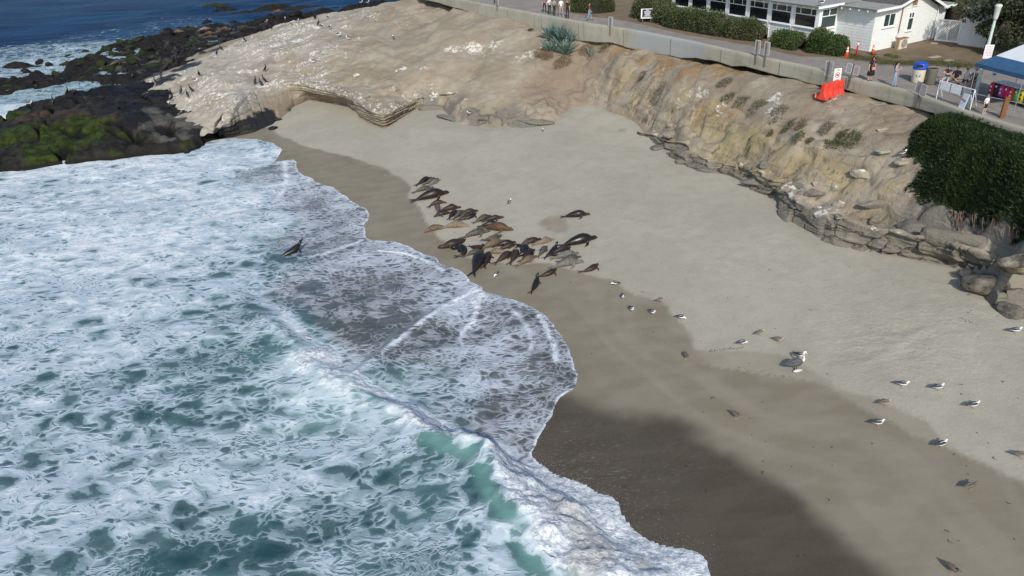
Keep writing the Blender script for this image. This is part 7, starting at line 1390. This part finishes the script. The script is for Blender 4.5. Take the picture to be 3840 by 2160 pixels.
SL = [  # tail x,y, head x,y (zoomed photo px), coat, pose, lift, label
    (200, 215, 360, 128, 'dark', 'flat', 0, 'dark sea lion at the far end, topmost on the beach'), (285, 210, 425, 150, 'grey', 'flat', .05, 'grey sea lion between the topmost dark one and a pale one'), (310, 228, 455, 155, 'pale', 'flat', 0, 'pale grey sea lion beside the topmost dark one'),
    (170, 295, 375, 240, 'grey', 'out', 0, 'grey sea lion with one flipper out, alone below the top three'), (188, 392, 560, 300, 'dark', 'fat', 0, 'long dark brown sea lion with stretched hind flippers, fifth from the top'), (325, 445, 512, 390, 'brown', 'curveR', 0, 'brown sea lion just below the long dark one'), (418, 520, 400, 430, 'mauve', 'fold', .05, 'mauve grey sea lion seen from behind, left of the upper heap'),
    (455, 505, 680, 462, 'red', 'fold', .05, 'reddish sea lion along the top of the upper heap'), (555, 515, 358, 568, 'brown', 'flat', 0, 'smooth brown sea lion pointing its head to the sea, left of upper heap'), (535, 585, 650, 492, 'dark', 'foldR', .05, 'dark sea lion in the middle of the upper heap'), (598, 590, 700, 500, 'grey', 'flat', .08, 'bluish grey sea lion in the middle of the upper heap'), (655, 588, 765, 508, 'olive', 'flat', .03, 'olive sea lion near the right of the upper heap'), (705, 598, 862, 530, 'dark', 'curveL', 0, 'dark sea lion at the right end of the upper heap'), (690, 545, 832, 510, 'red', 'flat', .1, 'brown sea lion lying across the right of the upper heap'),
    (835, 620, 995, 550, 'olive', 'fat', 0, 'stout olive sea lion right of the upper heap'), (955, 610, 1108, 575, 'brown', 'out', .04, 'slim brown sea lion beside the stout olive one'), (900, 672, 1088, 632, 'dark', 'flat', .04, 'dark sea lion behind the big orange brown one'), (930, 690, 1242, 718, 'orange', 'fat', 0, 'big orange brown sea lion pointing its head right'), (705, 790, 990, 712, 'grey', 'out', 0, 'grey brown sea lion with a flipper propped, below the orange brown one'), (500, 672, 242, 735, 'tan', 'fold', 0, 'tan sea lion lying nearest the water, head to the left'), (495, 680, 782, 655, 'cream', 'foldR', 0, 'cream and tan sea lion touching tails with the tan one'),
    (722, 812, 428, 955, 'brown', 'curveR', 0, 'two toned sea lion with its head down towards the surf'), (700, 1000, 655, 860, 'black', 'curl', 0, 'dark curled sea lion beside the two toned one'), (782, 895, 905, 850, 'brown', 'up', 0, 'brown sea lion raising its head at the left of the big heap'), (895, 915, 1170, 815, 'tan', 'fold', 0, 'tan sea lion on its back at the upper left of the big heap'), (955, 835, 1115, 795, 'grey', 'curveL', .1, 'grey sea lion lying behind the tan one on its back'), (1055, 890, 1270, 840, 'dark', 'flat', .05, 'dark sea lion right of the tan one on its back'), (1082, 925, 1295, 855, 'red', 'flat', 0, 'reddish brown sea lion in front of a dark one, upper big heap'),
    (755, 978, 905, 925, 'olive', 'flat', 0, 'olive sea lion at the left edge of the big heap'), (812, 1175, 915, 950, 'black', 'fat', .05, 'very large black sea lion with spread hind flippers, front of the big heap'), (925, 1095, 985, 945, 'dark', 'fat', 0, 'bulky dark sea lion beside the very large black one'), (1145, 955, 950, 955, 'cream', 'fold', .02, 'cream bellied sea lion in the middle of the big heap'), (1060, 1062, 1255, 930, 'red', 'flat', 0, 'reddish sea lion right of the cream bellied one'), (1215, 1062, 1300, 915, 'brown', 'fold', .02, 'brown sea lion left of the glossy black bull'), (1310, 1045, 1410, 835, 'black', 'curl', .06, 'glossy black bull curled in the middle of the big heap'),
    (1305, 900, 1480, 795, 'olive', 'curveL', 0, 'olive arched sea lion at the top of the big heap'), (1370, 865, 1525, 812, 'red', 'flat', .06, 'reddish sea lion beside the arched olive one'), (1495, 865, 1682, 805, 'cream', 'fold', 0, 'cream sea lion at the top right of the big heap'), (1335, 1048, 1480, 918, 'dark', 'flat', .06, 'dark sea lion right of the glossy black bull'), (1295, 1092, 1510, 980, 'tan', 'flat', 0, 'slim tan sea lion at the bottom of the big heap'), (1515, 990, 1612, 872, 'grey', 'flat', 0, 'dark grey sea lion pointing up the beach'), (1625, 978, 1705, 830, 'black', 'up', 0, 'black sea lion sitting up between the heap and the bull'),
    (1795, 885, 2165, 792, 'black', 'fat', 0, 'huge black bull at the right of the colony'), (1685, 960, 1855, 895, 'red', 'flat', .04, 'reddish sea lion lying against the huge black bull'), (1650, 1002, 1898, 928, 'dark', 'curveL', .02, 'dark sea lion in front of the huge black bull'), (1690, 1020, 1965, 962, 'pale', 'fat', 0, 'pale grey sea lion in front of the right group'), (1750, 1052, 1992, 992, 'grey', 'flat', 0, 'mottled grey sea lion below the pale grey one'), (1685, 1115, 2010, 1045, 'pale', 'out', 0, 'pale sea lion with a dark flipper out, lowest of the right group'),
    (1452, 1348, 1505, 1165, 'black', 'up', 0, 'dark sea lion sitting up with its head turned to the camera'), (1535, 1222, 1748, 1138, 'brown', 'curveL', 0, 'brown sea lion beside the one sitting up'), (2005, 1170, 2200, 1085, 'red', 'curveL', 0, 'reddish sea lion alone at the right end of the colony'), (1805, 568, 2080, 540, 'dark', 'fat', 0, 'dark sea lion lying alone high on the dry sand')]
def put_sealion(p0, p1, coat, pose, lift, lab, zoff=0.0, lmin=1.35, lmax=2.5, group='sea lions hauled out on the beach'):
    d = p1-p0; L = math.hypot(d[0], d[1]); L = min(max(L, lmin), lmax if pose not in ('up', 'curl') else 1.75)*1.02; c = (p0+p1)/2; a = math.atan2(d[1], d[0])
    e = empty('sea_lion', (c[0], c[1], c[2]-.02+lift+zoff), a, lab, 'sea lion', group); s = L/2.22; e.scale = (s*1.18, s*1.22, s*1.22)
    o = bpy.data.objects.new('body', SLM[pose]); COL.objects.link(o); o.parent = e
    if not SLM[pose].materials: SLM[pose].materials.append(FUR['dark'])
    o.material_slots[0].link = 'OBJECT'; o.material_slots[0].material = FUR[coat]
    return e
for (x0, y0, x1, y1, coat, pose, lift, lab) in SL:
    p0 = on_beach(1500+x0/2.898, 620+y0/2.898); p1 = on_beach(1500+x1/2.898, 620+y1/2.898)
    if pose == 'up': p1 = wp(1500+x1/2.898, 620+y1/2.898, p0[2]+.6); p1[2] = p0[2]
    put_sealion(p0, p1, coat, pose, lift, lab)
p0 = wp(1104, 940, .25); p0[2] = max(.1, float(hsea(p0[0], p0[1]))-.10); _v = np.array([math.cos(R_(38)), math.sin(R_(38)), 0]); put_sealion(p0-_v*1.0, p0+_v*1.0, 'black', 'up', 0, 'black sea lion rearing up in the shallow surf', 0, 1.7, 1.9, None)
RS = [((671, 123), 'tan', 0, 'pale tan sea lion on the outer reef, left one'), ((770, 113), 'cream', .3, 'cream sea lion high on the reef'), ((788, 130), 'orange', 0, 'orange tan sea lion below the cream one on the reef'), ((847, 113), 'orange', 0, 'orange sea lion beside the tide pool'), ((441, 240), 'grey', .9, 'grey sea lion on the inner reef above the white water'), ((1047, 48), 'orange', .2, 'brown sea lion on the far reef rocks')]
for (px, coat, a, lab) in RS:
    p = march(*px, lambda x, y: np.maximum(np.maximum(hreef(x, y), 0), hland(x, y)), 5.0); v = np.array([math.cos(a), math.sin(a), 0])*1.0; put_sealion(p-v, p+v, coat, 'fat', .05, lab, 0, 1.8, 2.4, 'sea lions out on the reef')
# ================================================================ BIRDS
M_GW = paint('gull_white', (.74, .74, .74), .7, .04); M_GS = paint('gull_slate', (.045, .05, .06), .7, .15, 20); M_GT = paint('gull_wing_tip', (.012, .012, .014), .6); M_GB = paint('gull_bill', (.62, .38, .06), .5); M_GL = paint('gull_leg', (.40, .28, .20), .6); M_JB = paint('young_gull_brown', (.14, .115, .09), .8, .35, 22); M_JH = paint('young_gull_pale', (.34, .30, .26), .8, .25, 18); M_DKB = paint('dark_bill', (.03, .028, .025), .5); M_CORM = paint('cormorant_black', (.010, .010, .012), .45, .3, 10); M_PEL = paint('pelican_grey', (.12, .12, .125), .75, .3, 14); M_PELW = paint('pelican_neck_white', (.70, .69, .64), .7, .05); M_PBILL = paint('pelican_bill', (.42, .36, .24), .6)
def bird_parts(spine, n=22, seg=10): return loft(spine, n, seg)
def gull_mesh(headdown=False):
    if headdown: sp_ = [(-.30, 0, .26, .02, .008), (-.2, 0, .27, .06, .035), (-.05, 0, .26, .095, .085), (.08, 0, .25, .09, .085), (.16, 0, .25, .055, .055), (.205, 0, .225, .045, .048), (.235, 0, .195, .046, .046), (.262, 0, .17, .02, .02)]; bl = [(.255, 0, .178), (.29, 0, .14), (.30, 0, .125)]
    else: sp_ = [(-.30, 0, .235, .02, .008), (-.2, 0, .25, .06, .035), (-.05, 0, .25, .095, .085), (.08, 0, .265, .088, .088), (.145, 0, .315, .058, .058), (.175, 0, .365, .046, .046), (.20, 0, .40, .047, .046), (.245, 0, .395, .02, .02)]; bl = [(.235, 0, .397), (.28, 0, .39), (.305, 0, .38)]
    V, F = loft(sp_, 22, 12); b_ = MB(); b_.add(V, F); body = b_.build('body', M_GW, smooth=True); w_ = []
    for s in (1, -1): Vw, Fw = loft([(.13, s*.035, .325, .03, .018), (.06, s*.055, .318, .055, .040), (-.08, s*.058, .305, .055, .046), (-.22, s*.038, .285, .040, .03), (-.33, s*.016, .270, .020, .012), (-.40, s*.008, .262, .005, .004)], 16, 8); m = MB(); m.add(Vw, Fw); w_.append(m.build('wing', M_GS, smooth=True))
    m = MB(); m.tube(bl, [.013, .011, .003], 6); bill = m.build('bill', M_GB, smooth=True); lg = []
    for s in (1, -1): m = MB(); m.tube([(0, s*.035, .19), (.005, s*.037, .02)], .0075, 5); m.add([(-.01, s*.037, .006), (.06, s*.037+.028, .004), (.065, s*.037, .004), (.06, s*.037-.028, .004)], [(0, 1, 2, 3)]); lg.append(m.build('leg', M_GL))
    return [body]+w_+[bill]+lg
GPROTO = {k: gull_mesh(k == 'down') for k in ('std', 'down')}
def gull(p, ang, kind, pose, lab, grp, s=1.0):
    e = empty('gull', p, R_(ang), lab, 'gull', grp); e.scale = (s*1.08,)*3
    for o in GPROTO[pose]:
        c = meshcopy(o.name.split('.')[0], o, e, (0, 0, 0), (0, 0, 0), (1, 1, 1)); mt = None; nm = c.name.split('.')[0]
        if kind == 'young': mt = {'body': M_JH, 'wing': M_JB, 'bill': M_DKB}.get(nm)
        elif kind == 'dark': mt = {'body': M_JB, 'wing': M_JB, 'bill': M_DKB}.get(nm)
        if mt: c.material_slots[0].link = 'OBJECT'; c.material_slots[0].material = mt
    return e
BEACHG = [((1912, 766), 60, 'adult', 'std', 'white gull seen from behind, alone above the sea lions'), ((1861, 1040), -120, 'adult', 'down', 'preening white gull on damp sand below the sea lions'), ((2307, 1074), 170, 'adult', 'down', 'white gull preening at the damp line, right of the colony'), ((2335, 1124), -90, 'adult', 'std', 'gull facing the camera, second along the damp line'), ((2368, 1171), -70, 'adult', 'std', 'gull on damp sand, third along the damp line'), ((2446, 1183), -60, 'adult', 'std', 'gull on damp sand left of the walking pair'), ((2478, 1136), 10, 'young', 'std', 'brown young gull on dry sand above the damp line'), ((2554, 1202), -25, 'adult', 'down', 'gull with dark back bending down on dry sand'), ((2572, 1347), -80, 'dark', 'std', 'small dark brown gull alone on damp sand'), ((2757, 1570), -60, 'dark', 'std', 'dark brown gull alone lowest left on the damp sand'), ((2784, 1297), 10, 'adult', 'down', 'gull resting with dark wings at the bend of the damp line'), ((2850, 1260), 20, 'young', 'std', 'pale headed young gull above the resting gull'), ((2920, 1286), -30, 'young', 'std', 'speckled young gull left of the pelican'), ((2997, 1345), -40, 'adult', 'std', 'gull with dark back just above the pelican'),
          ((3383, 1454), -20, 'adult', 'std', 'gull with dark back, left of the upper right trio'), ((3515, 1466), 0, 'adult', 'std', 'gull with dark back, middle of the upper right trio'), ((3647, 1533), 5, 'adult', 'std', 'gull with dark back, right of the upper right trio'), ((3318, 1524), 5, 'young', 'std', 'brown young gull left of the lone lower gull'), ((3290, 1600), -5, 'adult', 'std', 'gull on the damp line below the brown young one'), ((3527, 1680), 15, 'adult', 'std', 'large white gull in profile on the damp sand at right'), ((3829, 1722), -20, 'young', 'std', 'young gull cut by the right edge of the picture'), ((3637, 1838), 10, 'dark', 'std', 'dark brown gull with stretched tail at lower right'), ((3568, 2150), -70, 'dark', 'std', 'dark brown gull at the bottom right corner'), ((3806, 1252), -10, 'adult', 'std', 'gull with dark back beside the rocks at right edge')]
for (px, a, kd, ps, lab) in BEACHG: gull(on_beach(*px)+np.array([0, 0, .005]), a, kd, ps, lab, 'gulls standing on the beach', .80)
def on_any(u, v): return march(u, v, lambda x, y: np.maximum(np.maximum(hreef(x, y)*(x < -5)-9*(x >= -5), hout(x, y)*((x < -24.2) & (y < 95.8))-9*((x >= -24.2) | (y >= 95.8))), hland(x, y)), 9.0)
for (px, a, lab) in [((2037, 498), -100, 'white gull on the low slab pointing into the sand'), ((1762, 438), 180, 'white gull on the brownish tilted ledge'), ((3381, 596), 10, 'gull on the long pale slab under the ice plant')]: gull(Vector(on_land(*px))+Vector((0, 0, .16)), a, 'adult', 'std', lab, None, .85)
gq = HO+Matrix.Rotation(HR, 3, 'Z') @ Vector((-2.2, 3.1, 3.17)); gull(gq, 20, 'adult', 'std', 'white gull perched on the eave of the house', None)
for (px, a) in [((1071, 77), 100), ((1117, 86), 60), ((1093, 96), 90), ((1231, 71), 80), ((1209, 107), 80), ((1239, 111), 70), ((1272, 138), 0), ((1308, 152), 160), ((1175, 239), 190), ((1000, 87), 60), ((1355, 15), 30), ((1380, 15), 30), ((1476, 150), 100), ((736, 310), 0), ((115, 396), 20)]:
    gull(on_any(*px), a, 'adult', 'std', 'tiny white gull standing on the pale headland rock' if px[0] > 1000 else ('white gull on the pale rock among the cormorants' if px[0] > 500 and px[0] < 900 else ('white gull on top of the mossy outcrop' if px[0] < 500 else 'white gull at the headland rim by the reef')), 'gulls on the headland' if px[0] > 1000 else None, 1.15)
V, F = loft([(-.26, 0, .06, .015, .03), (-.14, 0, .16, .06, .05), (-.02, 0, .30, .10, .10), (.05, 0, .42, .085, .085), (.085, 0, .52, .045, .045), (.07, 0, .62, .032, .034), (.085, 0, .69, .034, .036), (.13, 0, .70, .028, .026), (.15, 0, .70, .012, .012)], 24, 10); m = MB(); m.add(V, F); CB = [m.build('body', M_CORM, smooth=True)]
for s in (1, -1): Vw, Fw = loft([(.03, s*.07, .42, .015, .03), (-.03, s*.095, .33, .02, .06), (-.12, s*.075, .20, .018, .045), (-.20, s*.03, .10, .01, .012)], 12, 8); m = MB(); m.add(Vw, Fw); CB.append(m.build('wing', M_CORM, smooth=True))
m = MB(); m.tube([(.14, 0, .70), (.20, 0, .695), (.215, 0, .68)], [.011, .008, .003], 5); CB.append(m.build('bill', M_DKB))
for s in (1, -1): m = MB(); m.tube([(-.02, s*.05, .2), (0, s*.05, .02)], .012, 5); m.add([(-.02, s*.05, .008), (.07, s*.05+.035, .004), (.07, s*.05-.035, .004)], [(0, 1, 2)]); CB.append(m.build('leg', M_DKB))
CORM = [(997, 269), (960, 316), (981, 325), (994, 311), (1018, 111), (816, 208), (717, 210), (827, 166), (831, 190), (669, 241), (638, 250), (626, 262), (607, 290), (586, 316), (543, 318), (749, 287), (641, 359), (683, 354), (706, 365), (720, 347), (537, 376), (555, 378), (648, 378), (659, 186), (685, 189), (669, 181), (578, 167), (579, 187), (663, 222), (603, 231), (816, 142), (824, 144), (870, 121), (882, 121), (892, 109), (352, 322), (307, 334), (282, 364), (256, 354), (202, 390), (324, 381), (385, 381), (450, 418), (640, 414), (900, 110), (927, 106), (919, 158), (1181, 74), (1186, 70), (1196, 97), (1349, 9), (1366, 8), (520, 250), (560, 230), (620, 195), (500, 290), (470, 270), (640, 170), (720, 180), (760, 160)]
for i, px in enumerate(CORM):
    p = on_any(*px); zone = 0 if px[0] < 460 else (1 if px[0] in (997, 960, 981, 994) else 2); lone = {997: 'lone black cormorant standing above the sea cave arch', 960: 'left of three black cormorants at the cave rim', 981: 'middle of three black cormorants at the cave rim', 994: 'right of three black cormorants at the cave rim'}
    e = empty('cormorant', p, R_((i*67) % 360), lone.get(px[0]) if zone == 1 else ['black cormorant standing on the dark mossy outcrop', '', 'black cormorant in the colony between headland and reef'][zone], 'cormorant', None if zone == 1 else ['cormorants on the outcrop', '', 'cormorants in the colony'][zone]); e.scale = (1.18+.12*((i*37) % 5)/5,)*3
    for o in CB: meshcopy(o.name.split('.')[0], o, e, (0, 0, 0), (0, 0, 0), (1, 1, 1))
for o in CB+GPROTO['std']+GPROTO['down']: bpy.data.objects.remove(o)
p = on_beach(2982, 1391); pe = empty('pelican', p, R_(8), 'grey pelican with long white neck on the damp sand', 'pelican')
V, F = loft([(-.46, 0, .40, .04, .015), (-.34, 0, .43, .12, .06), (-.1, 0, .45, .185, .15), (.12, 0, .47, .17, .155), (.25, 0, .50, .09, .09), (.315, 0, .56, .055, .055), (.32, 0, .66, .042, .045), (.27, 0, .77, .038, .04), (.255, 0, .87, .04, .042), (.285, 0, .95, .05, .05), (.35, 0, .95, .04, .036), (.38, 0, .94, .02, .02)], 40, 14); m = MB(); m.add(V, F); bo = m.build('body', [M_PEL, M_PELW], pe, smooth=True)
for pl in bo.data.polygons:
    if pl.center[0] > .235 and pl.center[2] > .50 or pl.center[2] > .62: pl.material_index = 1
for s in (1, -1): Vw, Fw = loft([(.18, s*.10, .52, .03, .05), (.05, s*.165, .51, .045, .10), (-.18, s*.15, .48, .045, .10), (-.40, s*.07, .44, .03, .05), (-.52, s*.03, .42, .012, .012)], 18, 8); m = MB(); m.add(Vw, Fw); m.build('wing', paint('pelican_wing', (.085, .085, .09), .8, .4, 24), pe, smooth=True)
m = MB(); m.tube([(.36, 0, .945), (.43, 0, .82), (.48, 0, .66), (.49, 0, .60)], [(.026, .03), (.022, .035), (.016, .02), (.006, .006)], 8); m.build('bill', M_PBILL, pe, smooth=True)
for s in (1, -1): m = MB(); m.tube([(-.02, s*.08, .33), (0, s*.085, .02)], .018, 6); m.add([(-.03, s*.085, .008), (.11, s*.085+.05, .005), (.12, s*.085, .006), (.11, s*.085-.05, .005)], [(0, 1, 2, 3)]); m.build('leg', M_DKB, pe)
m = MB(); V, F = loft([(-.10, 0, .03, .02, .02), (0, 0, .05, .06, .045), (.08, 0, .045, .05, .04), (.16, 0, .04, .03, .02), (.2, 0, .03, .01, .008)], 12, 8); m.add(V, F); o = m.build('dead_fish', paint('fish_silver', (.6, .58, .56), .4, .2, 20), None, smooth=True); o.location = Vector(on_beach(2986, 1395)); o.rotation_euler = (0, 0, .2); o.scale = (1.5,)*3; tag(o, 'pale scrap of fish at the feet of the pelican', 'fish')
# ================================================================ SMALL DEBRIS
m = MB()
for i in range(150):
    u, v = rng.uniform(1500, 3840), rng.uniform(560, 2100)
    if v < 480+(u-1900)*.22+90 or u < 1500+(v-700)*.75: continue
    p = on_beach(u, v); a = rng.random()*6.28; s = .03+.10*rng.random()**3; m.tube([Vector(p)+Vector((0, 0, .008)), Vector(p)+Vector((math.cos(a)*s, math.sin(a)*s, .02)), Vector(p)+Vector((math.cos(a+.8)*s*1.7, math.sin(a+.8)*s*1.7, .006))], [.010, .012, .004], 4)
for pts, k in (([(2660, 1318), (2720, 1310), (2790, 1303)], 40), ([(3600, 1195), (3640, 1210), (3660, 1215)], 14), ([(2760, 1375), (2900, 1405), (2960, 1412)], 14)):
    L = resample(np.array([on_beach(*q) for q in pts]), k)
    for q in L: q = Vector(q)+Vector((rng.normal()*.05, rng.normal()*.05, .01)); a = rng.random()*6.28; m.tube([q, q+Vector((math.cos(a)*.06, math.sin(a)*.06, .01))], [.012, .005], 4)
o = m.build('kelp_scraps', paint('dry_kelp', (.035, .028, .02), .9)); tag(o, 'small dark kelp scraps scattered over the sand', 'seaweed', kind='stuff')
# white spray thrown up by the breaker
sv = []; sf = []
SPR = [(1345, 1165, .5), (1390, 1172, .8), (1440, 1205, .8), (1500, 1228, .9), (1540, 1255, .9), (1556, 1290, .6), (1420, 1190, .8), (1600, 1340, .4), (1700, 1380, .35), (1760, 1391, .3), (1240, 1112, .3), (1290, 1135, .4), (836, 886, .35), (820, 905, .3), (905, 945, .25)]
for x, y, h_ in SPR:
    c = wv(x, y, .5); Q_ = c+np.c_[rng.normal(size=500)*.7-.75, rng.normal(size=500)*.5, np.zeros(500)]; Q_[:, 2] = np.maximum(hsea(Q_[:, 0], Q_[:, 1]), zbeach(Q_[:, 0], Q_[:, 1]))+np.abs(rng.normal(size=500))*h_*.38
    for q in Q_:
        r = .003+.008*rng.random()**3
        b0 = len(sv); sv += [q+np.array([r, 0, 0]), q+np.array([-r*.5, r*.8, 0]), q+np.array([-r*.5, -r*.8, 0]), q+np.array([0, 0, r*1.4]), q-np.array([0, 0, r*1.4])]; sf += [(b0+a, b0+b, b0+k) for k in (3, 4) for a, b in ((0, 1), (1, 2), (2, 0))]
o = meshobj('sea_spray', sv, np.array(sf), paint('spray_white', (.82, .84, .85), .6, .02)); tag(o, 'fine white droplets thrown up by the breaking wave', 'spray', kind='stuff')

# ================================================================ labels for look-alikes: by their order along the rocks
ONES = 'first second third fourth fifth sixth seventh eighth ninth tenth eleventh twelfth thirteenth fourteenth fifteenth sixteenth seventeenth eighteenth nineteenth twentieth'.split()
def ordinal(i): return ONES[i] if i < 20 else {2: 'twenty', 3: 'thirty', 4: 'forty', 5: 'fifty'}[(i+1)//10]+('' if (i+1) % 10 else 'th')+(' '+ONES[(i+1) % 10-1] if (i+1) % 10 else '')
def ordinal_(i): return {29: 'thirtieth', 39: 'fortieth', 49: 'fiftieth'}.get(i) or ordinal(i)
def view_x(o): d = np.array(o.location)-np.array([0, 0, CAM_H]); return (d@_rt)/(d@_fw)
bpy.context.view_layer.update()
for old, new in [('black cormorant in the colony between headland and reef', 'black cormorant, %s from the left in the colony between headland and reef'), ('black cormorant standing on the dark mossy outcrop', 'black cormorant, %s from the left on the dark mossy outcrop'), ('tiny white gull standing on the pale headland rock', 'tiny white gull, %s from the left on the pale headland'), ('olive weed covered boulder on the dark reef', 'olive weed covered boulder, %s from the left on the reef'), ('black wet boulder on the reef edge by the open sea', 'black wet boulder, %s from the left along the outer reef'), ('dark grey rounded boulder in the cormorant colony', 'dark grey rounded boulder, %s from the left among the cormorants')]:
    L = sorted([o for o in bpy.data.objects if o.get('label') == old], key=view_x)
    for i, o in enumerate(L): o['label'] = new % ordinal_(i)
